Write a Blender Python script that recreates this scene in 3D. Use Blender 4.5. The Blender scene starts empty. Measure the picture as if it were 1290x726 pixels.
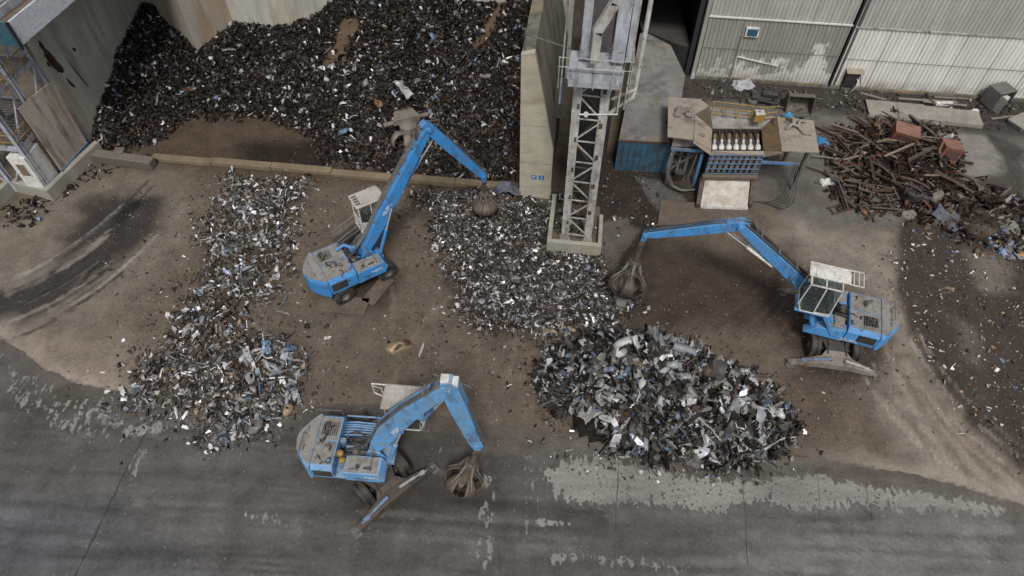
import bpy, math, random
import numpy as np
from mathutils import Vector, Matrix
R = math.radians
random.seed(7)
sc = bpy.context.scene
col = sc.collection

# ------------------------------------------------------------------ survey: camera and map helpers
F, H, TH = 860.0, 33.0, R(52)
FW = np.array([0, math.cos(TH), -math.sin(TH)]); UP = np.array([0, math.sin(TH), math.cos(TH)]); RT = np.array([1.0, 0, 0])
CAM = np.array([0, 0, H])
def at(u, v, z=0.0):
    d = FW + RT*(u-645)/F + UP*(363-v)/F
    p = CAM + d*((z-H)/d[2])
    return (float(p[0]), float(p[1]), float(p[2]))
def at2(u, v, z=0.0): return at(u, v, z)[:2]
E1 = (math.cos(R(-7)), math.sin(R(-7))); E2 = (-E1[1], E1[0])
def yard(o, a, b, z=0): return (o[0]+E1[0]*a+E2[0]*b, o[1]+E1[1]*a+E2[1]*b, z)

# ------------------------------------------------------------------ numpy noise
def _hash(ix, iy, s):
    n = (ix.astype(np.int64)*374761393 + iy.astype(np.int64)*668265263 + s*1274126177) & 0x7fffffff
    n = ((n ^ (n >> 13))*1103515245) & 0x7fffffff
    return ((n ^ (n >> 16)) & 0xffff)/65535.0
def vnoise(x, y, s=0):
    ix = np.floor(x); iy = np.floor(y); fx = x-ix; fy = y-iy
    fx = fx*fx*(3-2*fx); fy = fy*fy*(3-2*fy)
    a = _hash(ix, iy, s); b = _hash(ix+1, iy, s); c = _hash(ix, iy+1, s); d = _hash(ix+1, iy+1, s)
    return (a*(1-fx)+b*fx)*(1-fy)+(c*(1-fx)+d*fx)*fy
def fbm(x, y, sc_=1.0, o=4, s=0):
    r = 0; a = 0.5; t = 0
    for i in range(o):
        r = r+a*vnoise(x*sc_+i*17.3, y*sc_-i*9.1, s+i); t += a; a *= .5; sc_ *= 2.03
    return r/t-0.5
def sdist(px, py, poly):
    """signed distance, positive inside"""
    P = np.array(poly, float); n = len(P)
    d = np.full(px.shape, 1e9); ins = np.zeros(px.shape, bool)
    for i in range(n):
        a = P[i]; b = P[(i+1) % n]; e = b-a
        wx = px-a[0]; wy = py-a[1]
        t = np.clip((wx*e[0]+wy*e[1])/max(e@e, 1e-9), 0, 1)
        d = np.minimum(d, np.hypot(wx-e[0]*t, wy-e[1]*t))
        c = ((a[1] > py) != (b[1] > py)) & (px < (b[0]-a[0])*(py-a[1])/((b[1]-a[1]) if abs(b[1]-a[1]) > 1e-9 else 1e-9)+a[0])
        ins ^= c
    return np.where(ins, d, -d)
def ldist(px, py, line):
    P = np.array(line, float); d = np.full(px.shape, 1e9)
    for i in range(len(P)-1):
        a = P[i]; b = P[i+1]; e = b-a; wx = px-a[0]; wy = py-a[1]
        t = np.clip((wx*e[0]+wy*e[1])/max(e@e, 1e-9), 0, 1)
        d = np.minimum(d, np.hypot(wx-e[0]*t, wy-e[1]*t))
    return d
def sstep(a, b, x):
    t = np.clip((x-a)/(b-a), 0, 1); return t*t*(3-2*t)
def lin(c):
    return tuple(((v/255)/12.92 if v/255 <= .04045 else ((v/255+.055)/1.055)**2.4) for v in c)

# ------------------------------------------------------------------ materials
MATS = {}
def nmat(name):
    m = bpy.data.materials.new(name); m.use_nodes = True
    nt = m.node_tree; b = nt.nodes['Principled BSDF']; b.inputs['Specular IOR Level'].default_value = .22
    MATS[name] = m
    return m, nt, b
def node(nt, t, **kw):
    n = nt.nodes.new(t)
    for k, v in kw.items():
        if k in n.inputs: n.inputs[k].default_value = v
        else: setattr(n, k, v)
    return n
def mixc(nt, fac, a, b, mode='MIX'):
    n = nt.nodes.new('ShaderNodeMix'); n.data_type = 'RGBA'; n.blend_type = mode
    for s, v in ((0, fac), (6, a), (7, b)):
        if isinstance(v, (int, float)): n.inputs[s].default_value = v
        elif isinstance(v, tuple): n.inputs[s].default_value = (*v[:3], 1)
        else: nt.links.new(v, n.inputs[s])
    return n.outputs[2]
def ramp(nt, src, lo, hi, a=0.0, b=1.0):
    n = nt.nodes.new('ShaderNodeMapRange'); n.inputs[1].default_value = lo; n.inputs[2].default_value = hi
    n.inputs[3].default_value = a; n.inputs[4].default_value = b
    nt.links.new(src, n.inputs[0]); return n.outputs[0]
def math_(nt, op, a, b=None):
    n = nt.nodes.new('ShaderNodeMath'); n.operation = op
    for i, v in ((0, a), (1, b)):
        if v is None: continue
        if isinstance(v, (int, float)): n.inputs[i].default_value = v
        else: nt.links.new(v, n.inputs[i])
    return n.outputs[0]
def noise(nt, scale, detail=4, coord='Object', stretch=None, rough=.6):
    src = nt.nodes.new('ShaderNodeNewGeometry').outputs['Position'] if coord == 'World' else nt.nodes.new('ShaderNodeTexCoord').outputs[coord]
    if stretch:
        mp = nt.nodes.new('ShaderNodeMapping'); mp.inputs['Scale'].default_value = stretch
        nt.links.new(src, mp.inputs[0]); src = mp.outputs[0]
    n = node(nt, 'ShaderNodeTexNoise', Scale=scale, Detail=detail, Roughness=rough)
    nt.links.new(src, n.inputs['Vector']); return n.outputs[0]
def bump(nt, b, h, strength=.3, dist=.02):
    n = nt.nodes.new('ShaderNodeBump'); n.inputs['Strength'].default_value = strength; n.inputs['Distance'].default_value = dist
    nt.links.new(h, n.inputs['Height']); nt.links.new(n.outputs[0], b.inputs['Normal'])

def paint(name, c, rough=.5, metal=0, dirt=(.13, .11, .09), dirt_amt=.35, top=.4, rust=.0, streak=None, vary=.25, scale=1.6):
    """worn paint or bare material: base colour, blotchy grime, dust on upward faces, chips of rust"""
    m, nt, b = nmat(name)
    n1 = noise(nt, scale, 5); n2 = noise(nt, scale*5, 4, stretch=streak)
    base = mixc(nt, ramp(nt, n2, .3, .7), tuple(x*(1-vary) for x in c), tuple(min(1, x*(1+vary)) for x in c))
    fac = ramp(nt, n1, .62-dirt_amt*.5, .8-dirt_amt*.15, 0, .85*min(1, dirt_amt*2))
    cc = mixc(nt, fac, base, dirt)
    if top > 0:
        g = nt.nodes.new('ShaderNodeNewGeometry'); s = nt.nodes.new('ShaderNodeSeparateXYZ'); nt.links.new(g.outputs['Normal'], s.inputs[0])
        up = ramp(nt, s.outputs[2], .35, .95)
        up = math_(nt, 'MULTIPLY', up, ramp(nt, noise(nt, scale*2.2, 5), .35, .6, top*.45, min(1, top*1.25)))
        cc = mixc(nt, up, cc, tuple(min(1, x*1.45+.02) for x in dirt))
    if rust > 0:
        sc2 = ramp(nt, noise(nt, scale*7, 7, rough=.75), .60, .64)
        cc = mixc(nt, math_(nt, 'MULTIPLY', sc2, .45), cc, (.22, .21, .195))
        gr = ramp(nt, noise(nt, scale*.9, 6, stretch=(1, 1, .35), rough=.7), .52, .68, 0, .6)
        cc = mixc(nt, gr, cc, (.045, .04, .036))
        r = ramp(nt, noise(nt, scale*3.1, 6, rough=.7), .68-rust*.3, .72-rust*.25)
        cc = mixc(nt, r, cc, mixc(nt, ramp(nt, n2, .35, .65), (.055, .024, .012), (.16, .07, .03)))
    nt.links.new(cc, b.inputs['Base Color'])
    b.inputs['Metallic'].default_value = metal
    nt.links.new(ramp(nt, n2, .3, .7, max(0.05, rough-.12), min(1, rough+.15)), b.inputs['Roughness'])
    bump(nt, b, n2, .25, .02)
    return m

BLUE = paint('blue_paint', (.04, .235, .56), .42, dirt=(.12, .11, .10), dirt_amt=.36, top=.3, rust=.12, vary=.2, scale=2.2)
BLUEF = paint('faded_blue_paint', (.115, .32, .60), .5, dirt=(.2, .19, .175), dirt_amt=.42, top=.4, rust=.14, vary=.22, scale=2.2)
BLUEC = paint('light_blue_paint', (.065, .275, .60), .45, dirt=(.15, .14, .13), dirt_amt=.36, top=.32, rust=.12, vary=.2, scale=2.2)
BLUED = paint('dusty_blue_paint', (.06, .19, .40), .5, dirt=(.14, .13, .12), dirt_amt=.5, top=.5, rust=.1)
DECK = paint('dusty_deck', (.24, .23, .215), .7, dirt=(.12, .105, .09), dirt_amt=.4, top=.2, rust=.05)
WHITEP = paint('white_paint', (.62, .61, .58), .5, dirt=(.25, .23, .2), dirt_amt=.3, top=.25, rust=.05)
BLACK = paint('black_steel', (.025, .025, .026), .55, dirt=(.07, .06, .05), dirt_amt=.4, top=.35)
GREYM = paint('grey_steel', (.16, .16, .155), .5, metal=.3, dirt=(.1, .085, .07), dirt_amt=.4, top=.3, rust=.12)
TYRE = paint('tyre_rubber', (.018, .018, .019), .8, dirt=(.08, .07, .055), dirt_amt=.45, top=.35)
CHROME = paint('cylinder_rod', (.38, .39, .40), .35, metal=.3, dirt_amt=.05, top=0, vary=.08)
RUSTM = paint('rusted_steel', (.10, .052, .034), .8, dirt=(.05, .04, .034), dirt_amt=.6, top=.15, vary=.5, scale=3)
RUSTD = paint('dark_rusted_steel', (.05, .034, .027), .85, dirt=(.10, .085, .07), dirt_amt=.4, top=.3, vary=.5, scale=2)
RUSTB = paint('dusty_rust_steel', (.13, .085, .06), .85, dirt=(.11, .095, .08), dirt_amt=.5, top=.4, vary=.4, scale=2)
GRAPM = paint('worn_grapple_steel', (.125, .10, .08), .55, metal=.25, dirt=(.08, .055, .038), dirt_amt=.5, top=.25, rust=.18, scale=3)
YELL = paint('yellow_paint', (.30, .19, .045), .6, dirt=(.15, .12, .08), dirt_amt=.3, top=.1, rust=.1)
STEELB = paint('pale_blue_grey_steel', (.36, .39, .43), .5, dirt=(.17, .15, .13), dirt_amt=.35, top=.2, rust=.22, streak=(1, 1, .25), scale=1.1)
STEELW = paint('pale_cream_steel', (.40, .395, .375), .55, dirt=(.17, .13, .1), dirt_amt=.4, top=.15, rust=.3, streak=(1, 1, .25), scale=1.2)
TEAL = paint('teal_cladding', (.03, .09, .13), .5, dirt_amt=.3)
BCORR = paint('blue_corrugated_steel', (.035, .105, .17), .6, dirt=(.04, .04, .04), dirt_amt=.6, top=.2, rust=.12, streak=(1, 1, .2))
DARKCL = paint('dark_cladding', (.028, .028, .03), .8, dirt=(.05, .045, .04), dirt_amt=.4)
HOPP = paint('hopper_plate', (.29, .23, .165), .75, dirt=(.2, .185, .165), dirt_amt=.55, top=.3, rust=.1, scale=.9)
HOPB = paint('hopper_brown_side', (.17, .115, .06), .75, dirt=(.1, .08, .06), dirt_amt=.4, top=.0, rust=.12)
RAMPP = paint('brown_ramp_plate', (.125, .095, .07), .75, dirt=(.08, .065, .05), dirt_amt=.5, top=.2, rust=.05, scale=.8)
WOODM = paint('weathered_wood', (.2, .185, .16), .85, dirt=(.1, .085, .07), dirt_amt=.4, top=.15, streak=(.3, 4, 4))
PANELG = paint('grey_plywood', (.27, .255, .225), .85, dirt=(.14, .12, .1), dirt_amt=.4, top=.25, scale=.8)
REDBOX = paint('rust_red_box_paint', (.20, .065, .04), .7, dirt=(.16, .12, .1), dirt_amt=.35, top=.4, rust=.2, scale=2)
WHITES = paint('white_plastic', (.60, .595, .58), .5, dirt=(.2, .18, .15), dirt_amt=.4, top=.15)
SKIN = paint('skin', (.30, .15, .10), .6, dirt_amt=0, top=0, vary=.05)
CLOTH = paint('dark_work_clothes', (.03, .033, .045), .9, dirt_amt=.1, top=.1)
HOSE = paint('black_hose', (.018, .018, .02), .5, dirt=(.09, .08, .07), dirt_amt=.4, top=.3)
BRUSH = paint('dry_brush_twigs', (.055, .038, .026), .9, dirt=(.1, .075, .05), dirt_amt=.4, top=.0, scale=4)
STONE = paint('rubble_stone', (.2, .185, .165), .9, dirt=(.12, .1, .08), dirt_amt=.5, top=.2)

def glass(name, c=(.02, .03, .03)):
    m, nt, b = nmat(name)
    b.inputs['Base Color'].default_value = (*c, 1); b.inputs['Roughness'].default_value = .08
    b.inputs['Transmission Weight'].default_value = .92; b.inputs['IOR'].default_value = 1.1
    n = noise(nt, 3, 4); nt.links.new(ramp(nt, n, .4, .8, .02, .12), b.inputs['Roughness'])
    return m
GLASS = glass('tinted_cab_glass', (.38, .44, .42))

def concrete(name, c, dark=(.10, .085, .065), stain=.5, streak=(1.2, 1.2, .18), warm=(.30, .22, .13), vcol=False, cracks=0.0):
    m, nt, b = nmat(name)
    n1 = noise(nt, .35, 5); n2 = noise(nt, .9, 6, stretch=streak, rough=.65); n3 = noise(nt, 9, 5)
    cc = mixc(nt, ramp(nt, n3, .3, .7), tuple(x*.82 for x in c), tuple(x*1.12 for x in c))
    cc = mixc(nt, ramp(nt, n2, .45, .68, 0, stain), cc, dark)
    cc = mixc(nt, ramp(nt, n1, .46, .66, 0, stain*.7), cc, tuple(x*.6 for x in c))
    n4 = noise(nt, .5, 4, stretch=(1, 1, .3))
    cc = mixc(nt, ramp(nt, n4, .52, .68, 0, stain*.6), cc, warm)
    # shutter board lines
    nt.links.new(cc, b.inputs['Base Color']); b.inputs['Roughness'].default_value = .9
    bump(nt, b, n3, .35, .03)
    return m
CONC_W = concrete('bunker_wall_concrete', (.41, .41, .36), dark=(.15, .13, .10), stain=.6)
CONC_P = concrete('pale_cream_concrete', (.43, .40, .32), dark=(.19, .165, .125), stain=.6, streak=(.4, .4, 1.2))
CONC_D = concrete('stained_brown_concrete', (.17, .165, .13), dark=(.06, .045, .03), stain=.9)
CONC_K = concrete('kerb_concrete', (.31, .30, .255), dark=(.14, .12, .09), stain=.45)
CONC_T = concrete('timber_coloured_kerb', (.19, .15, .10), dark=(.09, .065, .045), stain=.5, streak=(1, .3, 1))
CONC_S = concrete('grey_slab_concrete', (.20, .20, .19), dark=(.07, .06, .05), stain=.75, streak=(1, 1, 1))
CONC_B = concrete('rusty_board_panel', (.44, .40, .34), dark=(.09, .07, .055), stain=.95, streak=(.5, 2.2, .28))

def scrap_mat(name, rough=.5, metal=.35, objcol=False, attr='Col'):
    m, nt, b = nmat(name)
    if objcol:
        s = nt.nodes.new('ShaderNodeObjectInfo').outputs['Color']
    else:
        a = nt.nodes.new('ShaderNodeAttribute'); a.attribute_name = attr; s = a.outputs['Color']
    n = noise(nt, 5 if objcol else 3.5, 5, 'Object' if objcol else 'World')
    c = mixc(nt, ramp(nt, n, .4, .7, 0, .7), s, mixc(nt, .55, s, (.045, .036, .028)), 'MIX')
    n2 = noise(nt, 14, 3, 'Object' if objcol else 'World')
    c = mixc(nt, ramp(nt, n2, .6, .72, 0, .35), c, (.06, .045, .035))
    nt.links.new(c, b.inputs['Base Color']); b.inputs['Metallic'].default_value = metal
    nt.links.new(ramp(nt, n, .3, .7, rough-.15, rough+.2), b.inputs['Roughness'])
    bump(nt, b, n2, .4, .02)
    return m
SCRAPA = scrap_mat('scrap_bits', .48, .1)
SCRAPO = scrap_mat('crumpled_scrap', .42, .2, True)

def ground_mat(name):
    m, nt, b = nmat(name)
    a = nt.nodes.new('ShaderNodeAttribute'); a.attribute_name = 'Col'
    p = nt.nodes.new('ShaderNodeAttribute'); p.attribute_name = 'Aux'
    sp = nt.nodes.new('ShaderNodeSeparateColor'); nt.links.new(p.outputs['Color'], sp.inputs[0])
    n1 = noise(nt, .8, 6, 'World', rough=.65); n2 = noise(nt, 6, 6, 'World', rough=.7); n3 = noise(nt, 30, 3, 'World')
    k = math_(nt, 'ADD', ramp(nt, n1, .3, .7, .72, 1.28), ramp(nt, n2, .3, .7, -.24, .24))
    k = math_(nt, 'ADD', k, ramp(nt, n3, .3, .7, -.14, .14))
    kk = nt.nodes.new('ShaderNodeCombineColor')
    for i in range(3): nt.links.new(k, kk.inputs[i])
    c = mixc(nt, 1.0, a.outputs['Color'], kk.outputs[0], 'MULTIPLY')
    # peeling pale layer: crisp noise-edged patches where Aux.r is high
    ns = noise(nt, 2.6, 10, 'World', stretch=(1.3, .5, 1), rough=.6)
    vt = nt.nodes.new('ShaderNodeTexVoronoi'); vt.inputs['Scale'].default_value = 4.2
    g0 = nt.nodes.new('ShaderNodeNewGeometry'); nt.links.new(g0.outputs['Position'], vt.inputs['Vector'])
    th = math_(nt, 'SUBTRACT', math_(nt, 'ADD', ns, math_(nt, 'MULTIPLY', sp.outputs[0], .5)), .86)
    th = math_(nt, 'ADD', th, ramp(nt, vt.outputs['Distance'], .05, .42, -.22, .05))
    pm = math_(nt, 'MULTIPLY', ramp(nt, th, 0, .05), ramp(nt, noise(nt, .7, 6, 'World', stretch=(.35, 1.6, 1), rough=.7), .36, .58, .45, 1))
    c = mixc(nt, pm, c, mixc(nt, ramp(nt, n2, .3, .7), (.17, .165, .152), (.285, .276, .252)))
    # gravel specks: small voronoi cells, lit where Aux.g is high
    v2 = nt.nodes.new('ShaderNodeTexVoronoi'); v2.inputs['Scale'].default_value = 7
    nt.links.new(g0.outputs['Position'], v2.inputs['Vector'])
    sv = nt.nodes.new('ShaderNodeSeparateColor'); nt.links.new(v2.outputs['Color'], sv.inputs[0])
    near = ramp(nt, v2.outputs['Distance'], .18, .26, 1, 0)
    pick = ramp(nt, math_(nt, 'ADD', sv.outputs[0], math_(nt, 'MULTIPLY', sp.outputs[1], .5)), .985, 1.0)
    c = mixc(nt, math_(nt, 'MULTIPLY', near, math_(nt, 'MULTIPLY', pick, .8)), c, mixc(nt, sv.outputs[1], (.10, .085, .07), (.34, .32, .29)))
    nt.links.new(c, b.inputs['Base Color'])
    nt.links.new(ramp(nt, sp.outputs[2], 0, 1, .92, .38), b.inputs['Roughness'])
    hb = math_(nt, 'ADD', math_(nt, 'MULTIPLY', n2, .6), math_(nt, 'MULTIPLY', n3, .4))
    bump(nt, b, hb, .45, .05)
    return m
GROUND = ground_mat('ground_surface')

# ------------------------------------------------------------------ mesh helper
class MB:
    def __init__(s): s.v = []; s.f = []
    def add(s, vs, fs, M=None):
        o = len(s.v)
        s.v += [tuple(M @ Vector(p)) for p in vs] if M is not None else [tuple(p) for p in vs]
        s.f += [tuple(i+o for i in f) for f in fs]; return s
    def box(s, x0, x1, y0, y1, z0, z1, M=None):
        vs = [(x, y, z) for x in (x0, x1) for y in (y0, y1) for z in (z0, z1)]
        return s.add(vs, [(0, 1, 3, 2), (4, 6, 7, 5), (0, 4, 5, 1), (2, 3, 7, 6), (0, 2, 6, 4), (1, 5, 7, 3)], M)
    def prism(s, poly, lo, hi, axis='y', M=None, inset=None):
        n = len(poly)
        def P(a, b, t): return {'y': (a, t, b), 'z': (a, b, t), 'x': (t, a, b)}[axis]
        vs = [P(a, b, lo) for a, b in poly]+[P(a, b, hi) for a, b in (inset or poly)]
        fs = [tuple(range(n))[::-1], tuple(range(n, 2*n))]+[(i, (i+1) % n, n+(i+1) % n, n+i) for i in range(n)]
        return s.add(vs, fs, M)
    def hexa(s, b4, t4, M=None):
        return s.add(list(b4)+list(t4), [(3, 2, 1, 0), (4, 5, 6, 7), (0, 1, 5, 4), (1, 2, 6, 5), (2, 3, 7, 6), (3, 0, 4, 7)], M)
    def bar(s, a, b, w, h=None, M=None, up=(0, 0, 1)):
        h = h or w; a = Vector(a); b = Vector(b); d = (b-a)
        if d.length < 1e-6: return s
        d.normalize(); u = Vector(up)
        if abs(d.dot(u)) > .97: u = Vector((0, 1, 0))
        x = d.cross(u).normalized()*(w/2); y = x.cross(d).normalized()*(h/2)
        return s.hexa([a-x-y, a+x-y, a+x+y, a-x+y], [b-x-y, b+x-y, b+x+y, b-x+y], M)
    def tube(s, pts, r, n=8, M=None, cap=True):
        pts = [Vector(p) for p in pts]; rs = r if isinstance(r, (list, tuple)) else [r]*len(pts)
        vs = []; fs = []; u = None
        for i, p in enumerate(pts):
            d = (pts[min(i+1, len(pts)-1)]-pts[max(i-1, 0)])
            d = d.normalized() if d.length > 1e-9 else Vector((0, 0, 1))
            if u is None: u = d.orthogonal().normalized()
            u = (u-d*u.dot(d)); u = u.normalized() if u.length > 1e-6 else d.orthogonal().normalized()
            w = d.cross(u)
            for k in range(n):
                a = 2*math.pi*k/n; vs.append(p+(u*math.cos(a)+w*math.sin(a))*rs[i])
        for i in range(len(pts)-1):
            for k in range(n):
                fs.append((i*n+k, i*n+(k+1) % n, (i+1)*n+(k+1) % n, (i+1)*n+k))
        if cap: fs += [tuple(range(n))[::-1], tuple(range((len(pts)-1)*n, len(pts)*n))]
        return s.add(vs, fs, M)
    def lathe(s, prof, n=24, M=None):
        """prof (r,z) round z"""
        vs = []; fs = []; m = len(prof)
        for k in range(n):
            a = 2*math.pi*k/n
            for r, z in prof: vs.append((r*math.cos(a), r*math.sin(a), z))
        for k in range(n):
            for i in range(m-1): fs.append((k*m+i, ((k+1) % n)*m+i, ((k+1) % n)*m+i+1, k*m+i+1))
        return s.add(vs, fs, M)
    def build(s, name, mat, parent=None, bevel=0, smooth=False, solid=0):
        me = bpy.data.meshes.new(name); me.from_pydata([tuple(p) for p in s.v], [], s.f); me.update()
        if smooth:
            me.polygons.foreach_set('use_smooth', [True]*len(me.polygons))
        me.materials.append(mat)
        o = bpy.data.objects.new(name, me); col.objects.link(o); o.parent = parent
        if solid:
            md = o.modifiers.new('thickness', 'SOLIDIFY'); md.thickness = solid; md.offset = 0
        if bevel:
            md = o.modifiers.new('bevel', 'BEVEL'); md.width = bevel; md.segments = 2; md.limit_method = 'ANGLE'
        return o
def tag(o, label=None, cat=None, group=None, kind=None):
    if label: o['label'] = label
    if cat: o['category'] = cat
    if group: o['group'] = group
    if kind: o['kind'] = kind
    elif cat: o['kind'] = 'thing'
    return o
def thing(name, label, cat, loc=(0, 0, 0), rz=0, group=None):
    o = bpy.data.objects.new(name, None); col.objects.link(o); o.location = loc; o.rotation_euler = (0, 0, rz)
    o.empty_display_size = .2
    return tag(o, label, cat, group)
def children(o): return [c for c in bpy.data.objects if c.parent == o]
def big_mesh(name, V, faces_flat, counts, mat, colors=None, smooth=False, attrs=None):
    me = bpy.data.meshes.new(name)
    me.vertices.add(len(V)); me.vertices.foreach_set('co', V.astype(np.float32).ravel())
    me.loops.add(len(faces_flat)); me.loops.foreach_set('vertex_index', faces_flat.astype(np.int32))
    me.polygons.add(len(counts))
    st = np.concatenate([[0], np.cumsum(counts)[:-1]]).astype(np.int32)
    me.polygons.foreach_set('loop_start', st); me.polygons.foreach_set('loop_total', counts.astype(np.int32))
    if smooth: me.polygons.foreach_set('use_smooth', np.ones(len(counts), bool))
    me.update(calc_edges=True)
    if colors is not None:
        dom = 'FACE' if len(colors) == len(counts) else 'POINT'
        a = me.attributes.new('Col', 'FLOAT_COLOR', dom)
        a.data.foreach_set('color', np.hstack([colors, np.ones((len(colors), 1))]).astype(np.float32).ravel())
    for k, arr in (attrs or {}).items():
        a = me.attributes.new(k, 'FLOAT_COLOR', 'POINT')
        a.data.foreach_set('color', np.hstack([arr, np.ones((len(arr), 1))]).astype(np.float32).ravel())
    me.materials.append(mat)
    o = bpy.data.objects.new(name, me); col.objects.link(o); return o
#@@PART2

# ------------------------------------------------------------------ terrain heights
BF = np.array([(-36, 38.0), (-30.4, 38.2), (-27.6, 38.6), (-26.2, 40.2), (-24.8, 42.0), (-19.1, 42.5), (-15.3, 40.8), (-13.6, 37.6), (-8.2, 36.4), (0.3, 34.7), (4, 34)])
P4 = (8.3, 18.1)      # centre of the car-parts pile
PR = (27.6, 36.2)     # centre of the rusty pile
def heap_h(x, y):
    d = y-np.interp(x, BF[:, 0], BF[:, 1])+fbm(x, y, .35, 3, 5)*1.6
    hm = np.interp(x, [-30, -17, -12.5, 3], [5.6, 5.6, 13.5, 14.5])
    z = np.where(d > 0, hm*(1-np.exp(-np.maximum(d, 0)*.62/hm*1.15)), 0)
    return z*1.0+np.where(d > .3, fbm(x, y, .55, 4, 9)*.9*sstep(.3, 3, d), 0), d
def pile4_h(x, y):
    a = R(-13); dx = x-P4[0]; dy = y-P4[1]
    u = (dx*math.cos(a)+dy*math.sin(a))/6.3; v = (-dx*math.sin(a)+dy*math.cos(a))/3.35
    v = v*(1+.28*u); r = np.sqrt(u*u+v*v)+fbm(x, y, .5, 3, 21)*.34
    return 3.9*np.clip(1-r**1.45, 0, 1)*(1-.28*u)+fbm(x, y, 1.1, 2, 23)*.35*np.clip(1.1-r, 0, 1)
def pile5_h(x, y):
    r = np.hypot((x-PR[0])/5.0, (y-PR[1])/3.9); return 1.0*np.clip(1-r*r, 0, 1)
S1P = [at2(*p) for p in ((300, 228), (376, 234), (368, 262), (345, 325), (335, 362), (300, 392), (308, 425), (372, 440), (372, 488), (338, 540), (290, 548), (240, 530), (160, 508), (192, 455), (245, 385), (265, 320))]
S2P = [at2(*p) for p in ((528, 248), (600, 242), (655, 250), (690, 262), (688, 315), (757, 330), (770, 360), (800, 385), (762, 408), (700, 420), (650, 418), (600, 408), (566, 350), (556, 300))]
BAYP = [(float(a), float(b)) for a, b in BF[1:-1]]+[(3.0, 47.4), (-18, 49.9), (-30.2, 51.2)]
def low_h(x, y):
    n = fbm(x, y, .7, 4, 31)
    z1 = .2*sstep(0, 1.6, sdist(x, y, S1P))*(1+1.3*n); z2 = .42*sstep(0, 2.2, sdist(x, y, S2P))*(1+1.3*n)
    return np.maximum(z1, z2)

# ------------------------------------------------------------------ ground colours (what the surface is made of, plus shade painted under the machines)
EDGE = [at2(*p) for p in ((-60, 395), (0, 425), (30, 446), (60, 468), (100, 484), (150, 493), (240, 505), (380, 513), (500, 507), (560, 525), (650, 538), (700, 544), (1010, 573), (1100, 590), (1200, 610), (1290, 637), (1400, 668))]
EDGE = [(-70, 34)]+EDGE+[(75, 5)]
EX = np.array([e[0] for e in EDGE]); EY = np.array([e[1] for e in EDGE])
def edge_y(x): return np.interp(x, EX, EY)
def px(*p): return [at2(*q) for q in p]
ZONES = [
 (px((0, 340), (60, 395), (130, 430), (230, 440), (150, 505), (60, 480), (0, 440)), (140, 127, 114), 1.6, 2.0, .9),
 (px((-60, 270), (0, 285), (60, 262), (120, 222), (200, 225), (240, 260), (220, 330), (130, 430), (0, 420), (-60, 420)), (124, 115, 104), 1.6, 2.0, .8),
 (px((72, 300), (98, 262), (150, 240), (204, 250), (198, 285), (150, 330), (96, 372), (40, 398), (-40, 400), (-40, 372), (30, 362), (62, 335)), (50, 47, 46), .9, 1.8, .95),
 (px((190, 205), (420, 232), (640, 250), (560, 200), (400, 140), (200, 140), (150, 190)), (78, 64, 52), .8, 1, .9),
 (px((300, 182), (400, 175), (420, 215), (310, 208)), (30, 25, 22), .7, .8, .95),
 (px((700, 200), (800, 180), (900, 250), (830, 300), (790, 390), (740, 330), (700, 330)), (42, 36, 32), 1.0, 1.2, .95),
 (px((780, 305), (1000, 320), (1010, 440), (900, 410), (760, 420), (770, 350)), (60, 49, 41), 1.5, 2, .9),
 (px((1000, 255), (1050, 285), (1130, 290), (1140, 400), (1180, 480), (1290, 590), (1400, 660), (1290, 650), (1100, 600), (1010, 560), (1090, 480), (1110, 380), (980, 300)), (138, 129, 118), 1.6, 1.4, .95),
 (px((1000, 470), (1100, 500), (1130, 590), (1000, 570)), (92, 78, 66), 1.0, 1.5, .8),
 (px((1040, 120), (1290, 150), (1400, 160), (1400, 290), (1210, 235), (1130, 292), (1050, 285), (960, 262), (900, 190), (900, 110)), (106, 103, 99), .5, .8, .95),
 (px((1128, 285), (1160, 262), (1230, 250), (1400, 250), (1400, 640), (1290, 595), (1215, 530), (1165, 460), (1138, 380)), (62, 55, 50), .4, .9, .95),
 (px((385, 345), (440, 330), (500, 350), (490, 392), (420, 400)), (46, 39, 34), .7, 1.2, .85),  # oil stain plus contact shadow, painted under the upper-left excavator
 (px((985, 400), (1120, 430), (1120, 490), (1000, 480)), (52, 44, 38), .8, 1.2, .85),  # oily ground with contact shade painted in, beneath the right-hand excavator
 (px((1110, 160), (1240, 172), (1262, 200), (1256, 224), (1215, 223), (1150, 205)), (138, 135, 129), .15, .4, .85),
 (px((1218, 318), (1270, 322), (1275, 368), (1235, 365)), (120, 112, 102), .5, .6, .8),
 (px((1205, 400), (1225, 410), (1240, 470), (1215, 450)), (105, 98, 90), .5, .8, .7),
 (px((1248, 172), (1290, 190), (1290, 262), (1262, 238), (1268, 210)), (66, 64, 62), .2, .7, .9),
 (px((1205, 232), (1290, 215), (1290, 290), (1210, 285)), (72, 68, 64), .4, .7, .9),
 (px((840, 92), (1290, 122), (1400, 130), (1400, 180), (1180, 163), (1050, 143), (930, 132), (860, 128)), (60, 57, 54), .5, .9, .95),
 (px((745, 300), (752, 280), (790, 275), (806, 290), (785, 320), (768, 345), (750, 335)), (98, 93, 87), .12, .4, .95),
 (px((798, 222), (828, 226), (862, 248), (858, 268), (836, 272), (822, 256)), (92, 89, 86), .1, .3, .95),
 (px((960, 200), (1010, 200), (1040, 260), (960, 262)), (98, 94, 89), .5, .7, .9),
]
Z_DARK = px((1128, 285), (1160, 262), (1230, 250), (1400, 250), (1400, 640), (1290, 595), (1215, 530), (1165, 460), (1138, 380)); Z_WETA = px((300, 182), (400, 175), (420, 215), (310, 208)); Z_WETB = px((700, 200), (800, 180), (900, 250), (830, 300), (790, 390), (740, 330), (700, 330))
STREAKS = []
_r = random.Random(4)
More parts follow.
